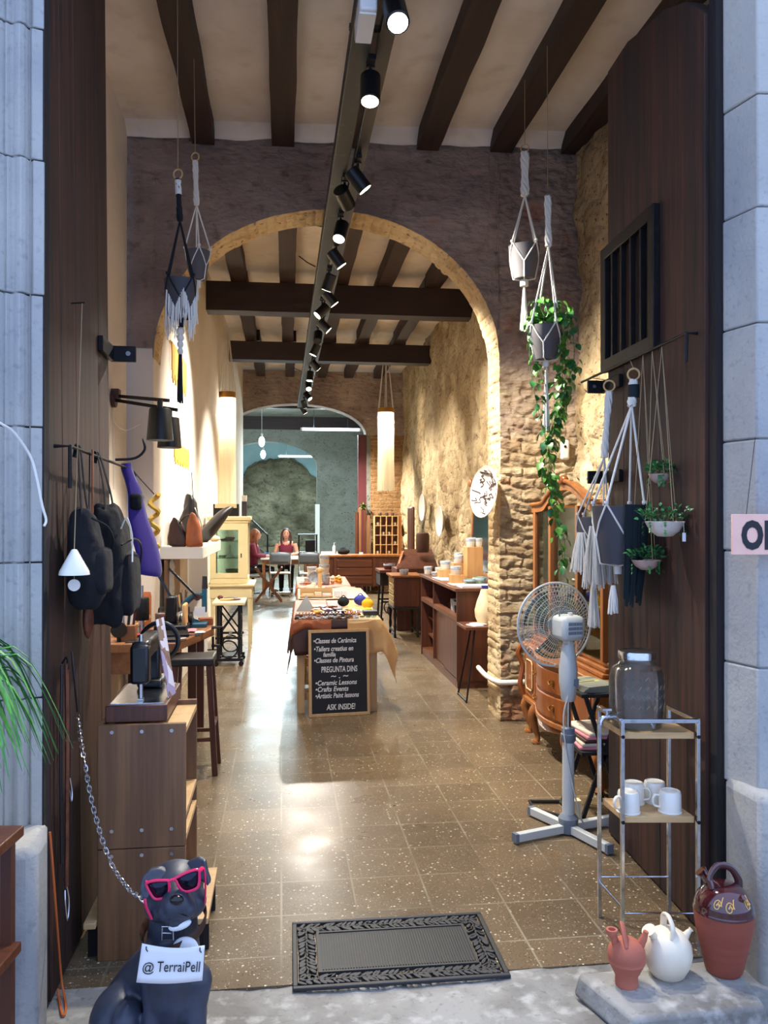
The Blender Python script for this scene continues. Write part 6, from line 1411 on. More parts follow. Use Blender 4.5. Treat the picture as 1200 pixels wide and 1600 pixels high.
tray('keyring_tray', 'tray of orange and white key rings right of the middle of the front table', .60, 7.10, .13, .16, .014, M['lthr_br'], 6, [M['gold_thread'], M['paper'], M['lthr_br']])
simple('black_case', 'flat black case lying at the right of the front table', 'case', (.745, 7.02, GZ + .004), [('m', MB().box((0, 0, .018), (.12, .12, .036)), M['lthr_bk'], dict(bevel=.004))])
for k, (x, c) in enumerate(((.66, 'olive green'), (.71, 'dark green'), (.755, 'pale green'))):
    simple('felt_brooch', c + ' felt brooch at the right front corner of the front table', 'brooch', (x, 6.84, GZ + .004), [('m', MB().ell((0, 0, .006), (.022, .018, .007)), (M['fab_olive'], M['leaf2'], M['ceramic_gr'])[k])])
ds = thing('jewellery_board', 'dark triangular jewellery board leaning at the left of the front table', 'display board', (.20, 7.42, GZ))
MB().prism([(-.07, -.06, 0), (.09, -.06, 0), (.02, .06, .13)], (0, .012, .004)).build('board', M['lthr_bk'], ds); MB().bar((.02, .06, .12), (.02, .13, 0), .012, .008).build('strut', M['wood_md'], ds)
random.seed(12)
for k, (x, y, c, m) in enumerate(((.30, 7.40, 'cream', 'lthr_cream'), (.40, 7.38, 'grey', 'photo'), (.50, 7.42, 'brown', 'lthr_dk'), (.58, 7.36, 'tan', 'lthr_tan'), (.36, 7.62, 'lilac', 'ceramic_bl'), (.47, 7.66, 'orange', 'lthr_br'), (.27, 7.64, 'beige', 'fab_cream'), (.32, 7.22, 'ochre', 'gold_thread'), (.52, 7.24, 'black', 'lthr_bk'), (.66, 7.28, 'white', 'paper'))):
    t = thing('leather_wallet', c + ' leather wallet in the rows behind the bracelets on the front table', 'wallet', (x, y, GZ), R(-.3, .3)); MB().box((0, 0, .009), (.085, .11, .018)).build('wallet_body', M[m], t, bevel=.006); MB().box((.0, -.045, .019), (.03, .02, .004)).build('clasp', M['brass'], t)
def pouch(name, lab, x, y, m, r=.055, z=None, cat='pouch'):
    t = thing(name, lab, cat, (x, y, z or GZ)); MB().ell((0, 0, r * .8), (r, r * .6, r * .82), 14, 10).build('body', m, t); MB().tube(catmull([(-r * .5, 0, r * 1.4), (0, -.01, r * 1.85), (r * .5, 0, r * 1.4)], 5), .004, 6).build('handle', m, t)
pouch('coin_purse', 'dark green coin purse standing toward the back of the front table', .57, 7.72, M['ceramic_gr'] if False else M['cotton_teal']); pouch('coin_purse', 'royal blue coin purse at the right back of the front table', .735, 7.80, M['blue_cl'], .06)
pouch('coin_purse', 'yellow felt purse at the right edge of the front table', .775, 7.52, M['yellow'], .055)
o = simple('felt_scarf', 'yellow felt scarf lying at the right of the front table', 'scarf', (.72, 7.34, GZ + .004), [('m', MB().grid(lambda u, v: (-.07 + .14 * u, -.07 + .14 * v, .012 + .010 * fbm((u, v, 7), 4)), 10, 10), M['yellow'], dict(solid=.005))])
# second table right behind: cream cloth
trestle_table('display_table', 'low display table under a cream cloth behind the leather table', .17, .88, 8.55, 9.75, .735, .03)
o = MB().grid(lambda u, v: (.16 + .75 * u + .02 * v + (0 if .04 < u < .96 else (.015 if u > .5 else -.015)), 8.53 + 1.2 * v, .744 + .006 * fbm((u * 2, v * 2, 0), 2) - (.14 if u <= .02 or u >= .98 else 0) - (0 if u < .55 or v < .3 else -.02 * math.sin((u - .55) * 7) ** 2)), 30, 24).build('table_cloth', M['fab_cream'], None, (.5, 9.1, .74), world=True, solid=.004); tag(o, 'cream cloth spread over the second display table', 'tablecloth')
simple('sample_rack', 'long wooden rack of white cards at the front of the second table', 'rack', (.36, 8.66, .756), [('rail', MB().bb(-.17, .17, -.05, .05, 0, .012), M['wood_ltx']), ('rail', MB().bb(-.17, .17, .05, .065, 0, .085), M['wood_ltx']), ('card', MB().bb(-.15, -.03, -.04, .04, .012, .03), M['lthr_cream']), ('card', MB().bb(-.02, .05, -.04, .04, .012, .045), M['fab_cream']), ('card', MB().bb(.06, .15, -.04, .04, .012, .03), M['paper'])])
for k, x in enumerate((.575, .645)): simple('gift_bag', ('left' if k == 0 else 'right') + ' small white paper packet at the front of the second table', 'packet', (x, 8.64, .756), [('m', MB().box((0, 0, .03), (.06, .05, .06)), M['paper'], dict(bevel=.004))])
simple('wooden_bust', 'small wooden display post between the second and third tables', 'display post', (.44, 9.66, .756), [('post', MB().box((0, 0, .10), (.045, .045, .20)), M['wood_lt']), ('foot', MB().box((0, 0, .006), (.11, .11, .012)), M['wood_lt']), ('head', MB().ell((0, 0, .21), (.05, .05, .03)), M['wood_lt'])])
simple('fabric_bird', 'small cream cloth bundle on the second table', 'cloth bundle', (.33, 9.45, .756), [('m', MB().ell((0, 0, .03), (.06, .05, .032)).ell((.03, 0, .06), (.03, .03, .025)), M['fab_cream'], dict(remesh=.008, smo=3))])
# third table with cups
trestle_table('display_table', 'third display table with orange hide and pottery before the sideboard', .20, .86, 10.55, 12.2, .70, .02)
hide('leather_hide', 'orange hide over the left corner of the pottery table', M['lthr_br'], .195, .87, 10.53, 12.1, 6, .12, .16, .10, z=.700)
ZC_ = .714
def cupset(p, r, h, m, lab, grp=None, name='cup', handle=False, cat='cup', first={}):
    key = (name, round(r, 3), round(h, 3), m.name)
    if key in first: o = dup(first[key], p, R(0, 3), lab); return o
    t = thing(name, lab, cat, p, R(0, 3), grp)
    MB().lathe([(.001, 0), (r * .8, 0), (r * .9, h * .15), (r, h), (r * .9, h), (r * .78, h * .12), (.001, h * .1)], n=20).build('bowl', m, t)
    MB().lathe([(r * .985, h * .62), (r * 1.012, h * .70), (r * 1.012, h * .86), (r * .99, h * .92)], n=20).build('painted_band', M['ceramic_bl'], t)
    if handle: MB().tube(catmull([(r * .95, 0, h * .85), (r * 1.5, 0, h * .75), (r * 1.45, 0, h * .35), (r * .9, 0, h * .25)], 4), .005, 6).build('handle', m, t)
    first[key] = t; return t
cw = M['ceramic_wh']
cupset((.56, 11.0, ZC_), .07, .12, cw, 'lowest bowl of the tall striped stack on the pottery table', 'pottery on the third table', 'bowl', cat='bowl')
cupset((.56, 11.0, ZC_ + .1205), .07, .12, cw, 'middle bowl of the tall striped stack on the pottery table', 'pottery on the third table', 'bowl', cat='bowl')
cupset((.56, 11.0, ZC_ + .241), .07, .12, cw, 'top bowl of the tall striped stack on the pottery table', 'pottery on the third table', 'bowl', cat='bowl')
cupset((.40, 11.1, ZC_), .065, .10, cw, 'lower bowl of the short stack on the pottery table', 'pottery on the third table', 'bowl', cat='bowl')
cupset((.40, 11.1, ZC_ + .1005), .065, .10, cw, 'upper bowl of the short stack on the pottery table', 'pottery on the third table', 'bowl', cat='bowl')
cupset((.47, 10.9, ZC_), .045, .10, cw, 'white cup between the two stacks on the pottery table', 'pottery on the third table', 'cup')
cupset((.33, 10.85, ZC_), .04, .07, cw, 'white mug with handle at the left of the pottery table', 'pottery on the third table', 'mug', True)
cupset((.57, 10.72, ZC_), .05, .09, M['ceramic_bl'], 'blue striped cup in front of the tall stack', 'pottery on the third table', 'cup')
simple('round_plate', 'round pale plate standing upright at the front of the pottery table', 'plate', (.43, 10.75, ZC_), [('m', MB().lathe([(.001, 0), (.06, 0), (.085, .012), (.083, .016), (.058, .005), (.001, .005)], n=28, M=Matrix.Translation((0, 0, .082)) @ Matrix.Rotation(PI / 2 - .15, 4, 'X')), M['ceramic_bl'])])
for k, (x, y) in enumerate(((.66, 10.85), (.72, 10.95), (.68, 11.1), (.75, 10.78), (.76, 11.15))):
    simple('yellow_figurine', ('first', 'second', 'third', 'fourth', 'fifth')[k] + ' small yellow pottery piece from the left, right part of the pottery table', 'figurine', (x, y, ZC_), [('m', MB().lathe([(.001, 0), (.022, 0), (.032, .03), (.02, .05), (.026, .07), (.001, .085)], n=16), (M['lthr_cream'], M['gold_thread'])[k % 2])])
for k, (x, y, m, c) in enumerate(((.25, 10.72, 'paper', 'white'), (.30, 10.68, 'terracotta', 'terracotta'), (.36, 10.64, 'lthr_br', 'orange'), (.27, 10.9, 'ceramic_bl', 'bluish'), (.50, 10.66, 'ceramic', 'speckled'))):
    simple('small_dish', c + ' small dish along the front edge of the pottery table', 'dish', (x, y, ZC_), [('m', MB().lathe([(.001, 0), (.022, 0), (.038, .022), (.035, .023), (.02, .005), (.001, .005)], n=18), M[m])])
# ---------------- right side: counter ----------------
kx0, kx1, ky0, ky1, kz = 1.60, 2.22, 7.52, 9.50, .925
t = thing('counter', 'long reddish brown wooden counter with open shelves along the right wall', 'counter', ((kx0 + kx1) / 2, (ky0 + ky1) / 2, 0))
MB().bb(kx0 - .02, kx1, ky0 - .015, ky1 + .015, kz - .03, kz).build('counter_top', M['wood_redy'], t, world=True, bevel=.004)
MB().bb(kx0, kx1, ky0, ky0 + .025, .07, kz - .03).build('near_end', M['wood_red'], t, world=True); MB().bb(kx0, kx1, ky1 - .025, ky1, .0, kz - .03).build('far_end', M['wood_red'], t, world=True)
MB().bb(kx0 + .01, kx1 - .02, ky0 + .02, ky1 - .02, 0, .08).build('plinth', M['wood_redy'], t, world=True)
MB().bb(kx1 - .02, kx1, ky0 + .025, ky1 - .025, .08, kz - .03).build('back_panel', M['wood_redy'], t, world=True)
yd = 8.72
MB().bb(kx0, kx1 - .02, yd - .012, yd + .012, .08, kz - .03).build('divider', M['wood_red'], t, world=True)
MB().bb(kx0, kx1 - .02, ky0 + .025, ky1 - .025, .615, .66).build('upper_shelf', M['wood_redy'], t, world=True)
for y0_, y1_, dx in ((ky0 + .03, (ky0 + yd) / 2 + .02, .004), ((ky0 + yd) / 2 - .02, yd - .014, .026)): MB().bb(kx0 + dx, kx0 + dx + .02, y0_, y1_, .09, .612).build('sliding_door', M['wood_red'], t, world=True, bevel=.002)
for z in (.22, .42): MB().bb(kx0 + .08, kx1 - .02, yd + .012, ky1 - .025, z, z + .02).build('shelf', M['wood_redy'], t, world=True)
CZ = kz + .0005
def box_riser(x, y, w_, d_, h, lab, z=CZ): return simple('display_box', lab, 'box', (x, y, z), [('m', MB().box((0, 0, h / 2), (w_, d_, h)), M['boxwood'], dict(bevel=.003))])
box_riser(1.90, 8.15, .16, .18, .36, 'tall wooden display box at the back of the counter')
box_riser(1.79, 8.34, .13, .16, .19, 'middle sized wooden display box next to the tall one')
box_riser(1.715, 8.10, .12, .14, .09, 'small low wooden display box at the front of the boxes'); box_riser(1.76, 8.85, .16, .16, .09, 'low wooden display box further along the counter')
grp = 'pottery on the counter'
def cp(x, y, z, r, h, m, lab, name='cup'): return cupset((x, y, z), r, h, M[m], lab, grp, name, cat=name)
cp(1.865, 8.11, CZ + .3605, .045, .085, 'ceramic_wh', 'left striped white cup on the tall wooden box'); cp(1.945, 8.13, CZ + .3605, .045, .085, 'ceramic_wh', 'right striped white cup on the tall wooden box')
cp(1.905, 8.20, CZ + .3605, .036, .09, 'ceramic_bl', 'pale blue cup behind the cups on the tall wooden box')
cp(1.79, 8.30, CZ + .1905, .05, .08, 'ceramic', 'speckled cup at the front of the middle wooden box'); cp(1.80, 8.39, CZ + .1905, .04, .10, 'ceramic', 'speckled cup at the back of the middle wooden box')
cp(1.715, 8.10, CZ + .0905, .055, .08, 'ceramic', 'round speckled cup on the small low wooden box'); cp(1.76, 8.85, CZ + .0905, .06, .09, 'ceramic_wh', 'white teapot-like bowl on the far low wooden box', 'bowl')
for k, (x, y, r, h, m, lb) in enumerate(((1.70, 9.05, .06, .05, 'ceramic_wh', 'wide white bowl near the far end of the counter'), (1.76, 9.2, .05, .09, 'ceramic_wh', 'white pot behind the wide white bowl'), (1.88, 9.0, .08, .16, 'ceramic_bl', 'blue grey jar against the wall on the counter'), (1.86, 9.25, .06, .14, 'ceramic_wh', 'tall white jar against the wall on the counter'), (1.90, 8.72, .075, .20, 'ceramic_bl', 'tall blue grey jar against the wall on the counter'), (1.66, 9.36, .05, .09, 'ceramic_wh', 'white cup at the very far end of the counter'),
    (1.80, 7.86, .06, .06, 'ceramic_gr', 'green bowl in front of the tall box'), (1.90, 7.86, .07, .08, 'ceramic_gr', 'larger green bowl near the pier on the counter'), (2.04, 7.72, .09, .10, 'ceramic', 'wide speckled bowl by the pier on the counter'), (2.10, 7.95, .07, .12, 'ceramic_wh', 'striped white pot by the pier on the counter'))):
    cp(x, y, CZ, r, h, m, lb, 'bowl')
for k, (x, y, w_, d_, m, lb, h) in enumerate(((1.80, 7.66, .30, .22, 'paper', 'stack of white papers at the near end of the counter', .02), (1.92, 7.555, .16, .06, 'blue_cl', 'blue notebook at the near edge of the counter', .022), (1.72, 7.95, .18, .26, 'paper', 'white flyers spread on the near part of the counter', .006), (1.70, 8.65, .15, .45, 'paper', 'long row of white cards along the counter edge', .006))):
    simple('papers', lb, 'papers', (x, y, CZ), [('m', MB().box((0, 0, h / 2), (w_, d_, h)), M[m], dict(bevel=.001))], .05)
for k, (y, m, lb) in enumerate(((8.02, 'ceramic_bl', 'pale glazed mug in the open slot of the counter'), (7.86, 'iron', 'dark mug left of the near mug in the counter slot'), (7.72, 'lthr_dk', 'dark brown mug nearest the street in the counter slot'))):
    cupset((1.70, y, .6605), .055, .12, M[m], lb, 'mugs in the counter slot', 'mug', False, 'mug')
simple('wooden_card', 'small pale card standing in the far slot of the counter', 'card', (1.68, 8.80, .6605), [('m', MB().box((0, 0, .06), (.01, .06, .12)), M['lthr_cream'])])
# lacquered box table with lattice side, behind the counter
lx, ly = 1.62, 11.0
t = thing('lattice_cabinet', 'dark wooden cabinet with a pale lattice side on black turned legs', 'cabinet', (lx, ly, 0))
MB().bb(-.165, .165, -.26, .26, .40, .79).build('body', M['wood_red'], t, bevel=.004)
for k in range(5):
    for j in range(4):
        MB().torus((-.168, -.18 + .12 * j, .44 + .075 * k), .03, .006, (1, 0, 0), 12, 5).build('lattice_ring', M['cream_paint'], t)
MB().bb(-.18, .18, -.28, .28, .37, .40).build('base_rail', M['black_wood'], t)
for a in (-.15, .15):
    for c in (-.24, .24): MB().lathe([(.014, 0), (.02, .03), (.012, .06), (.022, .14), (.014, .2), (.024, .30), (.016, .37)], (a, c, 0), 12).build('leg', M['black_wood'], t)
MB().bar((-.15, -.24, .07), (-.15, .24, .07), .02, .02).build('stretcher', M['black_wood'], t); MB().bar((.15, -.24, .07), (.15, .24, .07), .02, .02).build('stretcher', M['black_wood'], t)
MB().bb(-.20, .22, -.30, .30, .79, .815).build('top', M['oak'], t, bevel=.003)
cupset((lx - .02, ly - .15, .8155), .06, .07, M['ceramic_bl'], 'lilac bowl on the lattice cabinet', None, 'bowl', cat='bowl')
t = thing('writing_slope', 'dark wooden writing box with open slanting lid behind the lattice cabinet', 'writing box', (1.86, 11.65, 0))
MB().bb(-.28, .30, -.26, .30, .0, .86).build('case', M['wood_red'], t, bevel=.004); MB().prism([(-.28, -.26, .862), (.30, -.26, .862), (.30, .22, 1.09), (-.10, .22, 1.09)], (0, .02, .02)).build('slanting_lid', M['wood_red'], t); MB().bar((-.26, -.2, .87), (-.14, .1, 1.08), .03, .03).build('lid_stay', M['oak'], t)
for z in (.25, .5): MB().bb(-.29, -.28, -.2, .24, z, z + .2).build('drawer', M['wood_redy'], t)
simple('purple_vase', 'dark red brown cylindrical vase on the writing box', 'vase', (1.98, 11.62, 1.075), [('m', MB().lathe([(.001, .0), (.085, .0), (.095, .03), (.095, .24), (.085, .27), (.05, .28), (.046, .27), (.001, .26)], n=24), M['lthr_dk'])])
t = thing('sewing_table', 'old sewing table on a black iron base beside the sideboard', 'table', (1.68, 12.6, 0))
MB().box((0, 0, .76), (.46, .60, .04)).build('table_top', M['wood_redx'], t)
MB().bb(-.22, -.10, -.26, .26, .55, .74).build('drawer_box', M['black_wood'], t)
for s_ in (-1, 1):
    b = MB(); y = s_ * .22
    b.bar((-.16, y, .74), (-.20, y, .05), .03, .025, (0, 1, 0)).bar((.16, y, .74), (.20, y, .05), .03, .025, (0, 1, 0)).bar((-.19, y, .3), (.19, y, .3), .025, .025).torus((0, y, .17), .10, .010, (0, 1, 0)).bar((-.2, y, .015), (-.2, y, .06), .05, .05).bar((.2, y, .015), (.2, y, .06), .05, .05); b.build('iron_side', M['machine'], t)
MB().bar((0, -.22, .3), (0, .22, .3), .025, .025).build('cross_bar', M['machine'], t)
cupset((1.62, 12.5, .7805), .09, .09, M['red_dk'], 'dark red bowl on the sewing table', None, 'bowl', cat='bowl')
t = simple('leaning_board', 'dark carved board standing against the right wall by the pigeonhole shelf', 'board', (2.28, 14.6, 0), [('m', MB().bb(-.03, .03, -.25, .25, 0, 1.75), M['wood_red'], dict(bevel=.03))], 0)
# side table with wire legs and vase, near the pier
t = thing('side_table', 'small wooden table on black wire legs before the counter end', 'table', (1.72, 7.12, 0))
MB().bb(-.165, .16, -.18, .20, .62, .645).build('table_top', M['wood_redx'], t, bevel=.003)
for y in (-.16, .17):
    MB().tube(catmull([(-.06, y * .4, .62), (-.15, y, .04), (-.155, y, .015)], 4), .008, 8).build('wire_leg', M['iron'], t); MB().tube([(.10, y * .4, .62), (.12, y, .012)], .008, 8).build('wire_leg', M['iron'], t)
MB().tube([(-.155, -.16, .012), (-.155, .17, .012)], .008, 8).build('foot_bar', M['iron'], t)
simple('postcards', 'white postcards fanned on the wire legged table', 'cards', (1.66, 7.05, .6455), [('m', MB().box((0, 0, .003), (.10, .14, .006)).box((.06, .05, .006), (.10, .14, .006)), M['paper'])], .3)
simple('gourd_vase', 'tall cream gourd shaped vase on the wire legged table by the pier', 'vase', (1.775, 7.16, .6455), [('m', MB().lathe([(.001, 0), (.06, 0), (.085, .06), (.09, .12), (.07, .20), (.045, .26), (.035, .30), (.03, .30), (.001, .28)], n=28), M['lthr_cream'])])
# plates and mirror on the right wall
def plate(p, axis, r, m, lab, marks=False):
    t = thing('wall_plate', lab, 'plate', p, 0, None); q = Vector((0, 0, 1)).rotation_difference(Vector(axis).normalized()).to_matrix().to_4x4()
    MB().lathe([(.001, 0), (r * .6, 0), (r * .97, .05), (r, .055), (r * .98, .06), (r * .6, .012), (.001, .012)], n=44, M=q).build('plate', m, t)
    if marks:
        for k in range(26):
            a0 = R(0, 6.28); rr = R(.15, .85) * r; L_ = R(.2, .5) * r; P = []
            for i in range(7):
                x = rr * math.cos(a0) + L_ * (i / 6 - .5) * math.cos(a0 * 2 + 1); y = rr * math.sin(a0) + L_ * (i / 6 - .5) * math.sin(a0 * 2 + 1) + .02 * math.sin(i * 1.4)
                d = math.hypot(x, y); 
                if d > r * .92: x, y = x * r * .9 / d, y * r * .9 / d; d = r * .9
                P.append(q @ V(x, y, .016 + max(0, (d - r * .6) / (r * .38)) * .046))
            MB().tube(P, .0034, 5).build('painted_stroke', M['lthr_dk'], t)
random.seed(17)
p = W(762, 770, 6.56); plate(V(1.615, p.y - .05, p.z), (-1, -.30, .10), .205, M['ceramic_wh'], 'large white plate with dark painted strokes on the arch pier', True)
p = AX(693, 814, 2.37); plate(V(2.36, p.y, p.z), (-1, -.05, 0), .225, M['ceramic_wh'], 'white plate on the right wall, nearer of the two small looking ones')
p = AX(665, 793, 2.41); plate(V(2.40, p.y, p.z), (-1, -.05, 0), .225, M['ceramic'], 'beige plate on the right wall, farther of the two small looking ones')
t = thing('tall_mirror', 'tall mirror in a wooden frame leaning on the right wall behind the pier', 'mirror', (2.24, 9.3, .926))
MM = Matrix.Rotation(.05, 4, 'Y')
MB().bb(-.004, .004, -.42, .42, .03, 1.02, MM).build('glass', M['mirror'], t)
for a in ((-.012, .016, -.47, -.42, 0, 1.05), (-.012, .016, .42, .47, 0, 1.05), (-.012, .016, -.42, .42, 0, .035), (-.012, .016, -.42, .42, 1.015, 1.05)): MB().bb(*a, MM).build('frame_rail', M['oak'], t, bevel=.004)
MB().ell((0, .445, 1.06), (.025, .04, .05), 12, 8, MM).build('finial', M['oak'], t)
# pipe round the pier foot, motion sensor
o = MB().tube(catmull([(1.63, 6.80, .33), (1.62, 6.5, .32), (1.66, 6.30, .31), (1.75, 6.255, .31), (2.0, 6.24, .32), (2.25, 6.23, .33)], 6), .02, 10).build('white_pipe', M['white_paint'], None, (1.7, 6.3, .31), world=True); tag(o, 'white pipe running round the foot of the arch pier', 'pipe')
sp = W(883, 703, 6.45); t = thing('motion_sensor', 'white motion sensor on the stone wall right of the ivy', 'sensor', (sp.x, 6.235, sp.z))
MB().box((0, 0, 0), (.068, .05, .155)).build('housing', M['whiteplastic'], t, bevel=.018); MB().cyl((-.006, -.024, .025), (-.006, -.030, .025), .010, n=14).build('eye', M['nose'], t)
# ---------------- antique cabinet on the right ----------------
qx, qy0, qy1 = 1.79, 4.55, 6.0
t = thing('antique_cabinet', 'golden oak bow fronted cabinet with glazed top against the right wall behind the fan', 'cabinet', (2.05, 5.28, 0))
zb0, zb1 = .24, .66; yc0, yc1 = 4.98, 5.68
def front(y):           # bow of the middle
    u = (y - yc0) / (yc1 - yc0); return qx - (.075 * math.sin(PI * u) if 0 < u < 1 else 0)
def bowed(y0, y1, z0, z1, off, n=16, back=2.25, canted=True):
    P = [(front(y0 + (y1 - y0) * i / n) - off, y0 + (y1 - y0) * i / n) for i in range(n + 1)]
    return MB().prism([(x, y, z0) for x, y in P] + [(back, y1, z0), (back, y0, z0)], (0, 0, z1 - z0))
bowed(qy0, qy1, zb0 + .03, zb1 - .03, 0).build('carcass', M['oak'], t, world=True)
bowed(qy0 - .03, qy1 + .03, zb1 - .03, zb1, .03).build('lower_top', M['oak'], t, world=True, bevel=.006)
bowed(qy0 - .02, qy1 + .02, zb0, zb0 + .035, .02).build('base_moulding', M['oak'], t, world=True, bevel=.006)
for z0, z1 in ((.29, .435), (.455, .60)):
    d = bowed(yc0 + .02, yc1 - .02, z0, z1, .014, back=1.80).build('drawer', M['oakd'], t, world=True, bevel=.006)
    for y in (yc0 + .18, yc1 - .18):
        fx = front(y) - .018; b = MB().cyl((fx + .006, y, (z0 + z1) / 2), (fx - .002, y, (z0 + z1) / 2), .022, n=14).tube([(fx - .004, y - .035, (z0 + z1) / 2 + .008)] + [(fx - .016, y - .03 + .012 * i, (z0 + z1) / 2 - .012 * math.sin(PI * i / 5)) for i in range(6)] + [(fx - .004, y + .035, (z0 + z1) / 2 + .008)], .004, 6)
        o = b.build('handle', M['brass'], d, world=False); o.location = -Vector(t.location)
    MB().bar((front(5.33) - .03, yc0, z1 + .010), (front(5.33) - .03, yc0 + .001, z1 + .010), .01, .01)
for y0, y1 in ((qy0 + .05, yc0 - .03), (yc1 + .03, qy1 - .05)):
    d = MB().bb(qx - .012, qx + .006, y0, y1, .30, .60).build('door', M['oak'], t, world=True, bevel=.004)
    c = (y0 + y1) / 2; hw_ = (y1 - y0) / 2 - .035
    MB().prism([(qx - .013, c - hw_ + .02, .335), (qx - .013, c + hw_ - .02, .335), (qx - .013, c + hw_, .36), (qx - .013, c + hw_, .54), (qx - .013, c + hw_ - .02, .565), (qx - .013, c - hw_ + .02, .565), (qx - .013, c - hw_, .54), (qx - .013, c - hw_, .36)], (-.006, 0, 0)).build('raised_panel', M['oakd'], t, world=True, bevel=.003)
    MB().tube([(qx - .02, c - hw_ + .03, .345), (qx - .02, c + hw_ - .03, .345), (qx - .02, c + hw_ - .01, .365), (qx - .02, c + hw_ - .01, .535), (qx - .02, c + hw_ - .03, .555), (qx - .02, c - hw_ + .03, .555), (qx - .02, c - hw_ + .01, .535), (qx - .02, c - hw_ + .01, .365)], .004, 6, closed=True).build('panel_beading', M['lthr_cream'], t, world=True)
MB().tube(catmull([(qx - .02, qy1, .65), (qx - .045, qy1 + .01, .58), (qx - .015, qy1 + .005, .48), (qx - .035, qy1, .36), (qx - .01, qy1, .27)], 5), [.020] * 21, 8).build('corner_scroll', M['oakd'], t, world=True)
def cab_leg(x, y, sx_, sy_):
    P = catmull([(x, y, .26), (x + sx_ * .035, y + sy_ * .02, .20), (x + sx_ * .012, y + sy_ * .008, .10), (x - sx_ * .004, y, .04), (x + sx_ * .016, y + sy_ * .01, .0)], 5)
    MB().tube(P, [.04 - .022 * min(1, i / 13) + (.014 if i > 17 else 0) for i in range(len(P))], 10).build('leg', M['oak'], t, world=True)
cab_leg(qx + .03, qy1 - .04, -1, 1); cab_leg(front(5.55) + .03, 5.66, -1, .2); cab_leg(front(5.1) + .03, 5.0, -1, -.2); cab_leg(qx + .03, qy0 + .04, -1, -1); cab_leg(2.2, qy1 - .05, 1, 1); cab_leg(2.2, qy0 + .05, 1, -1)
MB().prism([(front(yc0 + (yc1 - yc0) * i / 12) - .004, yc0 + (yc1 - yc0) * i / 12, .245 - .05 * math.sin(PI * i / 12) ** .5) for i in range(13)] + [(qx + .0, yc1, .25), (qx + .0, yc0, .25)], (.02, 0, 0)).build('shaped_apron', M['oak'], t, world=True)
# stepped plinth and glazed upper part
ux = 1.86
for k in range(3): MB().bb(ux - .04 + .02 * k, 2.25, qy0 + .02 + .01 * k, qy1 - .02 - .01 * k, zb1 + .03 * k, zb1 + .03 * (k + 1)).build('step_moulding', M['oak'], t, world=True, bevel=.008)
zu0, zu1 = zb1 + .09, 1.68
posts = [(ux, qy1 - .07), (ux - .01, 5.55), (ux - .01, 5.02), (ux, qy0 + .08), (2.2, qy1 - .07), (2.2, qy0 + .08)]
for (x, y) in posts: MB().bb(x - .022, x + .022, y - .022, y + .022, zu0, zu1 - .02).build('post', M['oak'], t, world=True, bevel=.004)
ped = [(qy1 - .01, zu1 - .03), (5.74, zu1 - .02), (5.62, zu1 + .03), (5.42, zu1 + .10), (5.285, zu1 + .115), (5.15, zu1 + .10), (4.95, zu1 + .03), (4.83, zu1 - .02), (qy0 + .01, zu1 - .03)]
pp_ = catmull([V(ux - .02, y, z) for y, z in ped], 4)
MB().prism([p + V(0, 0, .03) for p in pp_] + [p - V(0, 0, .03) for p in pp_[::-1]], (.05, 0, 0)).build('pediment', M['oak'], t, world=True)
MB().tube([p + V(-.004, 0, .028) for p in pp_], .014, 8).build('cornice_moulding', M['oak'], t, world=True)
MB().ell((ux - .02, 5.285, zu1 + .15), (.03, .05, .035)).build('crest', M['oakd'], t, world=True)
for y in (qy1 - .07, qy0 + .08): MB().bb(ux, 2.22, y - .02, y + .02, zu1 - .05, zu1 - .01).build('side_rail', M['oak'], t, world=True)
for a, b_ in ((qy1 - .05, 5.575), (5.525, 5.045), (4.995, qy0 + .105)): MB().bb(ux - .003, ux + .001, b_, a, zu0, zu1 - .03).build('glass_pane', M['glassg'], t, world=True)
MB().bb(ux + .01, 2.2, qy1 - .072, qy1 - .068, zu0, zu1 - .05).build('side_pane', M['glassg'], t, world=True)
for z in (1.06, 1.33): MB().bb(ux + .01, 2.2, qy0 + .09, qy1 - .08, z, z + .008).build('glass_shelf', M['glassg'], t, world=True)
# contents
simple('terracotta_bowl', 'brown bowl with pale rim inside the glazed cabinet top', 'bowl', (1.98, 5.15, 1.0685), [('m', MB().lathe([(.001, 0), (.05, 0), (.10, .06), (.125, .12), (.118, .12), (.045, .012), (.001, .012)], n=28), M['brownpot']), ('rim', MB().torus((0, 0, .12), .121, .006), M['ceramic_wh'])])
simple('white_figure', 'white rounded ceramic figure inside the glazed cabinet top', 'figure', (2.0, 4.95, 1.3385), [('m', MB().lathe([(.001, 0), (.04, 0), (.055, .06), (.04, .13), (.02, .18), (.001, .2)], n=20), M['ceramic_wh'])])
simple('glass_tile', 'small pale green tile leaning inside the glazed cabinet top', 'tile', (2.0, 5.5, 1.3385), [('m', MB().box((0, 0, .06), (.10, .012, .12)), M['ceramic_gr'], dict(bevel=.003))], -.3)
simple('small_jar', 'small brown jar next to the bowl inside the glazed cabinet top', 'jar', (1.97, 5.42, 1.0685), [('m', MB().lathe([(.001, 0), (.035, 0), (.045, .05), (.03, .09), (.025, .09), (.001, .08)], n=20), M['brownpot'])])
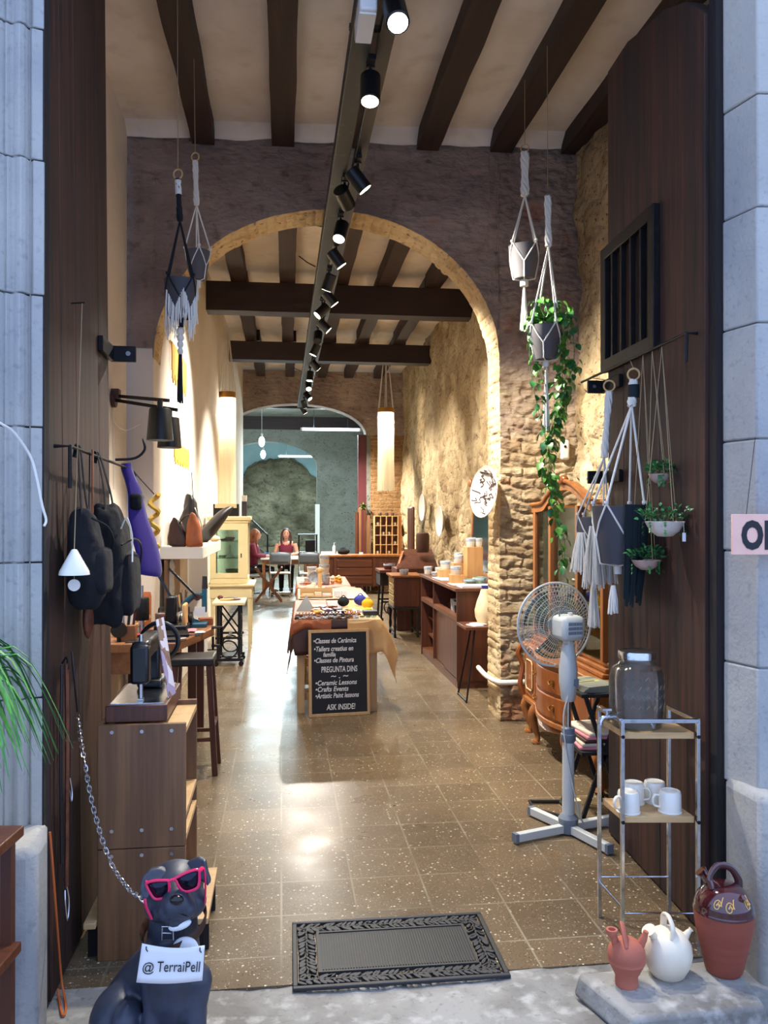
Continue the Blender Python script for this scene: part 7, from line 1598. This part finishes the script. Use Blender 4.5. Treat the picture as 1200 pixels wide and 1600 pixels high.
# black stand with magazines, next to the fan behind the trolley
rk = V(1.62, 4.35, 0)
t = thing('magazine_stand', 'black folding stand with two trays behind the fan pole', 'stand', (1.665, 4.32, 0))
for z, nm in ((.35, 'lower_tray'), (.65, 'upper_tray')): MB().bb(-.12, .13, -.16, .16, z, z + .02).build(nm, M['black_wood'], t, bevel=.003)
for y in (-.15, .15):
    MB().bar((-.10, y, .67), (.12, y, .0), .022, .016, (0, 1, 0)).build('leg', M['black_wood'], t); MB().bar((.12, y, .67), (-.12, y, .0), .022, .016, (0, 1, 0)).build('leg', M['black_wood'], t)
MB().tube([(-.13, -.15, .012), (-.13, .15, .012)], .010, 8).build('foot_bar', M['black_wood'], t); MB().tube([(-.13, .15, .012), (-.30, .17, .012), (-.31, .05, .012), (-.13, -.15, .012)], .010, 8).build('base_loop', M['black_wood'], t)
for k in range(4): simple('magazine', ('bottom', 'second', 'third', 'top')[k] + ' magazine of the pile on the upper tray of the black stand', 'magazine', (1.665 - .008 * k, 4.32, .6705 + .0085 * k), [('m', MB().box((0, 0, .004), (.20, .26, .008)), M['mag'])], .1 * k)
for k in range(5): simple('woven_mat', ('lowest', 'second lowest', 'middle', 'second highest', 'topmost')[k] + ' folded red and white woven mat on the lower tray of the black stand', 'woven mat', (1.67, 4.32, .3705 + .0185 * k), [('m', MB().box((0, 0, .009), (.22 - .01 * k, .28, .018)), (M['pinkcloth'], M['fab_cream'], M['lthr_dk'])[k % 3], dict(bevel=.006))], .05 * k - .1)
simple('pale_block', 'pale wooden block on the floor beside the black stand', 'block', (1.50, 4.13, 0), [('m', MB().box((0, 0, .07), (.05, .05, .14)), M['lthr_cream'], dict(bevel=.003))])
# ---------------- far end ----------------
sx0, sx1, sy0, sy1 = .53, 2.40, 16.75, 17.2
t = thing('sideboard', 'long reddish wooden sideboard with doors and three drawers at the far arch', 'sideboard', ((sx0 + sx1) / 2, (sy0 + sy1) / 2, 0))
MB().bb(sx0, sx1, sy0, sy1, .16, .76).build('carcass', M['wood_redx'], t, world=True, bevel=.004); MB().bb(sx0 - .03, sx1 + .03, sy0 - .03, sy1, .76, .80).build('top_board', M['oak'], t, world=True, bevel=.004)
for x0, x1 in ((sx0 + .08, sx0 + .50), (sx1 - .50, sx1 - .08)):
    d = MB().bb(x0, x1, sy0 - .015, sy0, .22, .70).build('door', M['wood_red'], t, world=True, bevel=.003); MB().bb(x0 + .07, x1 - .07, sy0 - .022, sy0 - .014, .28, .64).build('door_panel', M['wood_redx'], t, world=True, bevel=.003)
for z in (.22, .39, .56): MB().bb(sx0 + .58, sx1 - .58, sy0 - .015, sy0, z, z + .14).build('drawer', M['wood_redx'], t, world=True, bevel=.003)
for x in (sx0 + .54, sx1 - .54): MB().bb(x - .03, x + .03, sy0 - .02, sy0, .17, .75).build('pilaster', M['wood_red'], t, world=True)
for x in (sx0 + .05, sx1 - .05):
    for y in (sy0 + .04, sy1 - .04): MB().bb(x - .025, x + .025, y - .025, y + .025, 0, .16).build('leg', M['wood_red'], t, world=True)
px_ = AY(603, 840, 17.0).x
t = thing('pigeonhole_shelf', 'pale wooden pigeonhole shelf with sixteen compartments standing on the sideboard', 'shelf', (px_, 17.0, .8005)); wv, hv = .48, .78
MB().bb(-wv / 2, wv / 2, .11, .12, 0, hv).build('back', M['oak'], t)
for k in range(5): MB().bb(-wv / 2 + k * wv / 4 - .007, -wv / 2 + k * wv / 4 + .007, -.09, .11, 0, hv).build('upright', M['wood_lt'], t)
for k in range(5): MB().bb(-wv / 2, wv / 2, -.088, .11, k * hv / 4 - (.0 if k == 0 else .007), k * hv / 4 + .007).build('shelf_board', M['wood_ltx'], t)
MB().bb(wv / 2 + .007, wv / 2 + .075, -.08, .11, 0, hv).build('side_case', M['oak'], t)
random.seed(4)
for k in range(7):
    c, r_ = (0, 1, 3, 2, 3, 0, 2)[k], (0, 2, 1, 0, 3, 3, 2)[k]
    simple('small_pot', ('white pot in the first column of the bottom row', 'white pot in the second column, third row up', 'white pot in the last column, second row up', 'white pot in the third column of the bottom row', 'white pot in the last column of the top row', 'white pot in the first column of the top row', 'white pot in the third column, third row up')[k] + ' of the pigeonhole shelf', 'pot', (px_ - wv / 2 + (c + .5) * wv / 4, 16.98, .8005 + r_ * hv / 4 + .0075), [('m', MB().lathe([(.001, 0), (.025, 0), (.032, .04), (.02, .06), (.016, .06), (.001, .05)], n=14), M['ceramic_wh'])])
for k, dx in enumerate((-.12, .02, .14)): simple('dark_jar', ('left', 'middle', 'right')[k] + ' small dark jar on top of the pigeonhole shelf', 'jar', (px_ + dx, 17.0, .8005 + hv + .0075), [('m', MB().lathe([(.001, 0), (.03, 0), (.035, .05), (.015, .07), (.001, .07)], n=14), M['lthr_dk'])])
q = AY(522, 860, 16.95); simple('pump_bottle', 'pale blue pump bottle on the sideboard', 'bottle', (q.x, 16.95, .8005), [('body', MB().lathe([(.001, 0), (.035, 0), (.035, .15), (.015, .19), (.001, .19)], n=16), M['ceramic_bl']), ('pump', MB().cyl((0, 0, .19), (0, 0, .24), .006).bar((0, 0, .24), (.035, 0, .235), .008, .008), M['whiteplastic'])])
q = AY(537, 860, 17.0); simple('black_bag', 'black shapeless bag lying on the sideboard', 'bag', (q.x, 17.0, .8005), [('m', MB().ell((0, 0, .06), (.13, .10, .07)).ell((-.02, 0, .11), (.07, .07, .05)), M['fab_black'], dict(remesh=.012, smo=3))])
q = AY(515, 862, 16.9); simple('paper_tray', 'grey paper tray at the left part of the sideboard', 'tray', (q.x, 16.9, .8005), [('m', MB().bb(-.17, .17, -.08, .08, 0, .008).bb(-.17, .17, .07, .08, 0, .06), M['whiteplastic'])])
q = AY(564, 862, 16.92); simple('white_box', 'small white box on the sideboard left of the pigeonhole shelf', 'box', (q.x, 16.88, .8005), [('m', MB().box((0, 0, .02), (.07, .08, .04)), M['paper'])])
for k, (pxx, h) in enumerate(((558, .86), (562, .95), (570, .90), (576, .80))):
    q = AY(pxx, 862, 17.3); simple('wooden_plank', ('first', 'second', 'third', 'fourth')[k] + ' brown plank from the left leaning behind the sideboard', 'plank', (q.x, 17.34, 0), [('m', MB().bb(-.035, .035, -.012, .012, 0, .8 + h), M['wood_md'] if k % 2 else M['wood_red'])], 0)
q = AY(568, 792, 17.45); t = thing('potted_fern', 'small green plant on a bracket by the red panel', 'plant', (q.x, 17.5, q.z - .05))
b = MB(); random.seed(2)
for k in range(60): b.leaf((0, 0, .05), (R(-1, 1), R(-1, .3), R(-.3, 1)), R(.06, .13), .03, .5)
b.build('foliage', M['leaf'], t); MB().lathe([(.001, 0), (.04, 0), (.05, .06), (.001, .06)], n=14).build('pot', M['brownpot'], t); MB().bb(-.05, .05, 0, .12, -.012, 0).build('bracket', M['iron'], t)
# work table, folding chairs, people
t = thing('work_table', 'white topped work table where people sit beyond the folding chairs', 'table', (.06, 17.35, 0))
MB().bb(-.48, .50, -.38, .42, .70, .735).build('table_top', M['paper'], t, bevel=.003)
for x in (-.42, .44):
    for y in (-.32, .36): MB().bb(x - .03, x + .03, y - .03, y + .03, 0, .70).build('leg', M['wood_bench'], t)
MB().bb(-.42, .44, -.33, -.31, .60, .70).build('apron', M['wood_bench'], t)
def chair(p, rz, lab):
    t = thing('folding_chair', lab, 'chair', p, rz, 'grey folding chairs at the work table')
    MB().box((0, .02, .46), (.40, .38, .025)).build('seat', M['whiteplastic'], t, bevel=.01)
    MB().grid(lambda u, v: (-.19 + .38 * u, -.225 - .03 * math.sin(PI * u), .66 + .20 * v + .02 * math.sin(PI * u) * (v > .9)), 8, 4).build('backrest', M['fan_dk'], t, solid=.012)
    MB().tube(catmull([(-.20, .22, 0), (-.20, -.02, .46), (-.20, -.21, .80), (-.17, -.225, .865), (.17, -.225, .865), (.20, -.21, .80), (.20, -.02, .46), (.20, .22, 0)], 5), .011, 8).build('front_frame', M['chrome'], t)
    for x in (-.19, .19): MB().tube([(x * .95, .16, .46), (x, -.26, 0)], .011, 8).build('leg', M['chrome'], t)
    MB().tube([(-.19, -.22, .10), (.19, -.22, .10)], .008, 6).build('stretcher', M['chrome'], t); return t
c1 = chair(V(AY(438, 900, 16.55).x, 16.55, 0), 0, 'grey folding chair seen from behind, left of the two at the work table')
q = AY(484, 900, 16.35).x; dup(c1, V(q, 16.33, 0), -.1, 'grey folding chair half hidden behind the pottery table and sideboard')
ez = V(AY(420, 900, 15.6).x, 15.5, 0); t = thing('folding_stool', 'brown wooden folding stand with crossed legs in front of the folding chairs', 'stand', ez)
for a, b_, y in (((-.24, .62), (.24, 0), -.05), ((.24, .62), (-.24, 0), -.02)):
    MB().bar((a[0], y, a[1]), (b_[0], y, b_[1]), .035, .02, (0, 1, 0)).build('leg', M['wood_bench'], t); MB().bar((a[0], y + .3, a[1]), (b_[0], y + .3, b_[1]), .035, .02, (0, 1, 0)).build('leg', M['wood_bench'], t)
for x in (-.24, .24): MB().bar((x, -.08, .62), (x, .32, .62), .03, .03).build('top_rail', M['wood_bench'], t)
MB().bar((0, -.06, .31), (0, .30, .31), .02, .02).build('pivot', M['wood_bench'], t)
MB().box((0, -.065, .33), (.16, .008, .10)).build('front_plate', M['wood_bench'], t)
simple('blue_basin', 'light blue plastic tub on the work table', 'tub', (AY(421, 866, 17.2).x, 17.25, .7355), [('m', MB().lathe([(.001, 0), (.08, 0), (.11, .09), (.105, .09), (.075, .008), (.001, .008)], n=20), M['plastic_bl'])])
simple('sketch_pad', 'white sketch pad on the work table in front of the woman', 'pad', (.05, 17.45, .7355), [('m', MB().box((0, 0, .006), (.30, .22, .012)), M['paper'])], .2)
def person(loc, lab, rz, shirt, hairm, sleeves=False, headdown=.3):
    t = thing('person', lab, 'person', loc, rz); b = MB()      # faces -Y in own frame
    def cap2(ps, n=12):
        P = [Vector(q[:3]) for q in ps]; rr = [q[3] for q in ps]; b.tube([P[0]] + P + [P[-1]], [rr[0] * .3] + rr + [rr[-1] * .3], n)
    cap2([(0, .06, .50, .15), (0, .05, .62, .135), (0, .02, .80, .13), (0, .0, .95, .125), (0, -.01, 1.03, .08)])
    cap2([(-.15, .0, .98, .06), (.15, .0, .98, .06)])
    hd = V(0, -.06, 1.20); cap2([(0, -.01, 1.0, .05), (0, -.04, 1.12, .048)]); b.ell(hd, (.075, .092, .108), 16, 12, None)
    b.ell(hd + V(0, -.05, -.05), (.05, .05, .05), 12, 8); b.ell(hd + V(0, -.096, -.012), (.014, .02, .022), 8, 6)
    for s_ in (-1, 1):
        cap2([(s_ * .185, 0, .98, .05), (s_ * .23, -.05, .80, .043), (s_ * .235, -.10, .76, .04)]); cap2([(s_ * .235, -.10, .765, .04), (s_ * .14, -.27, .775, .030), (s_ * .10, -.33, .775, .024)])
        cap2([(s_ * .10, -.33, .775, .024), (s_ * .08, -.38, .77, .02)])
        for k in range(4): cap2([(s_ * (.095 - .011 * k), -.38, .772, .0085), (s_ * (.085 - .012 * k), -.43 - .008 * math.sin(k * 1.1 + .6), .765, .008), (s_ * (.080 - .012 * k), -.452, .752, .007)], 8)
        cap2([(s_ * .07, -.35, .77, .011), (s_ * .045, -.385, .768, .009), (s_ * .04, -.405, .76, .008)], 8)
        cap2([(s_ * .09, .05, .50, .085), (s_ * .10, -.20, .50, .07), (s_ * .10, -.36, .49, .055)]); cap2([(s_ * .10, -.36, .49, .055), (s_ * .10, -.38, .25, .045), (s_ * .10, -.36, .06, .035)])
        cap2([(s_ * .10, -.36, .04, .038), (s_ * .105, -.47, .035, .032)])
        b.ell(hd + V(s_ * .076, .01, -.005), (.012, .022, .03), 8, 6)
    b.build('body', M['skin'], t, remesh=.010, smo=3)
    c = MB(); c.tube([(0, .06, .44), (0, .06, .50), (0, .05, .62), (0, .02, .80), (0, .0, .93), (0, -.005, .985)], [(.17, .165), (.165, .16), (.15, .15), (.15, .145), (.155, .138), (.12, .10)], 16, flat=(1, 0, 0)); c.build('top', shirt, t)
    if sleeves:
        for s_ in (-1, 1): MB().tube([(s_ * .13, 0, 1.0), (s_ * .19, 0, .98), (s_ * .235, -.05, .80), (s_ * .238, -.10, .765), (s_ * .15, -.25, .776)], [.06, .062, .055, .052, .042], 12).build('sleeve', shirt, t)
    else:
        for s_ in (-1, 1): MB().tube(catmull([(s_ * .08, -.10, .93), (s_ * .085, -.06, 1.02), (s_ * .085, .03, 1.03), (s_ * .08, .10, .95)], 4), [(.016, .006)] * 13, 6).build('shoulder_strap', shirt, t)
    for s_ in (-1, 1): MB().tube([(s_ * .09, .06, .50), (s_ * .10, -.20, .505), (s_ * .10, -.38, .495), (s_ * .10, -.39, .25), (s_ * .10, -.37, .07)], [.098, .083, .066, .056, .048], 12).build('trouser_leg', M['trouser'], t)
    h = MB(); h.ell(hd + V(0, .025, .025), (.092, .098, .105), 16, 12)
    for s_ in (-1, 1): h.tube([hd + V(s_ * .075, 0, .05), hd + V(s_ * .098, .0, -.06), hd + V(s_ * .10, -.01, -.18), hd + V(s_ * .09, -.02, -.24)], [.03, .03, .025, .012], 8)
    h.tube([hd + V(0, .09, .03), hd + V(0, .10, -.12), hd + V(0, .09, -.22)], [.06, .07, .03], 10); h.build('hair', hairm, t, remesh=.012, smo=3)
    f = MB()
    for s_ in (-1, 1): f.ell(hd + V(s_ * .032, -.088, .018), (.012, .007, .006), 8, 6)
    f.build('eyes', M['hair'], t); MB().ell(hd + V(0, -.098, -.055), (.022, .008, .007), 8, 6).build('mouth', M['burgundy'], t)
    for s_ in (-1, 1): MB().ell((s_ * .105, -.42, .035), (.045, .10, .04), 12, 8).build('shoe', M['lthr_bk'], t)
    return t
wx = AY(447, 850, 18.05).x
person(V(wx, 18.02, .0), 'long haired woman in a sleeveless burgundy top sitting behind the work table', 0, M['burgundy'], M['hair'])
simple('stool', 'plain stool under the woman behind the work table', 'stool', (wx, 18.10, 0), [('seat', MB().lathe([(.001, .33), (.15, .33), (.15, .355), (.001, .355)], n=20), M['wood_bench']), ('leg', MB().cyl((-.1, -.1, 0), (-.08, -.08, .33), .015), M['wood_bench']), ('leg', MB().cyl((.1, -.1, 0), (.08, -.08, .33), .015), M['wood_bench']), ('leg', MB().cyl((.1, .1, 0), (.08, .08, .33), .015), M['wood_bench']), ('leg', MB().cyl((-.1, .1, 0), (-.08, .08, .33), .015), M['wood_bench'])])
qx_ = AY(398, 850, 16.35).x
person(V(-.58, 17.22, .0), 'ginger haired person in a burgundy jumper sitting half hidden behind the white cabinet', PI / 2, M['burgundy'], M['hair_red'], True)
simple('stool', 'stool under the person behind the white cabinet', 'stool', (-.58, 17.22, 0), [('seat', MB().lathe([(.001, .33), (.15, .33), (.15, .355), (.001, .355)], n=20), M['wood_bench']), ('leg', MB().cyl((0, 0, .02), (0, 0, .33), .03), M['iron']), ('foot', MB().lathe([(.001, 0), (.14, 0), (.14, .02), (.001, .02)], n=20), M['iron'])])
o = MB().tube([W(372, 792, 24.0), W(418, 836, 21.0), W(418, 868, 21.0)], .022, 8).tube([W(372, 830, 24.0), W(416, 866, 21.0)], .016, 8).build('stair_rail', M['iron'], None, W(418, 868, 21.0), world=True); tag(o, 'black sloping handrail in the far room', 'handrail')
q = AY(496, 850, 22.8); simple('white_post', 'pale upright board at the right edge of the inner arch', 'board', (q.x, 22.86, 0), [('m', MB().bb(-.06, .06, -.04, .04, 0, 1.9), M['white_paint'])])
q = AY(481, 850, 18.9); t = thing('shelf_trolley', 'dark shelf with equipment behind the work table', 'shelf', (q.x, 19.0, 0))
for z in (.3, .75, 1.15): MB().bb(-.22, .22, -.18, .18, z, z + .025).build('shelf', M['fan_dk'], t)
for a in (-.2, .2):
    for c in (-.16, .16): MB().bb(a - .012, a + .012, c - .012, c + .012, 0, 1.15).build('post', M['iron'], t)
simple('black_machine', 'black machine on the middle board of the dark shelf', 'machine', (q.x + .06, 19.0, .7755), [('m', MB().box((0, 0, .13), (.22, .24, .26)), M['iron'], dict(bevel=.02))])
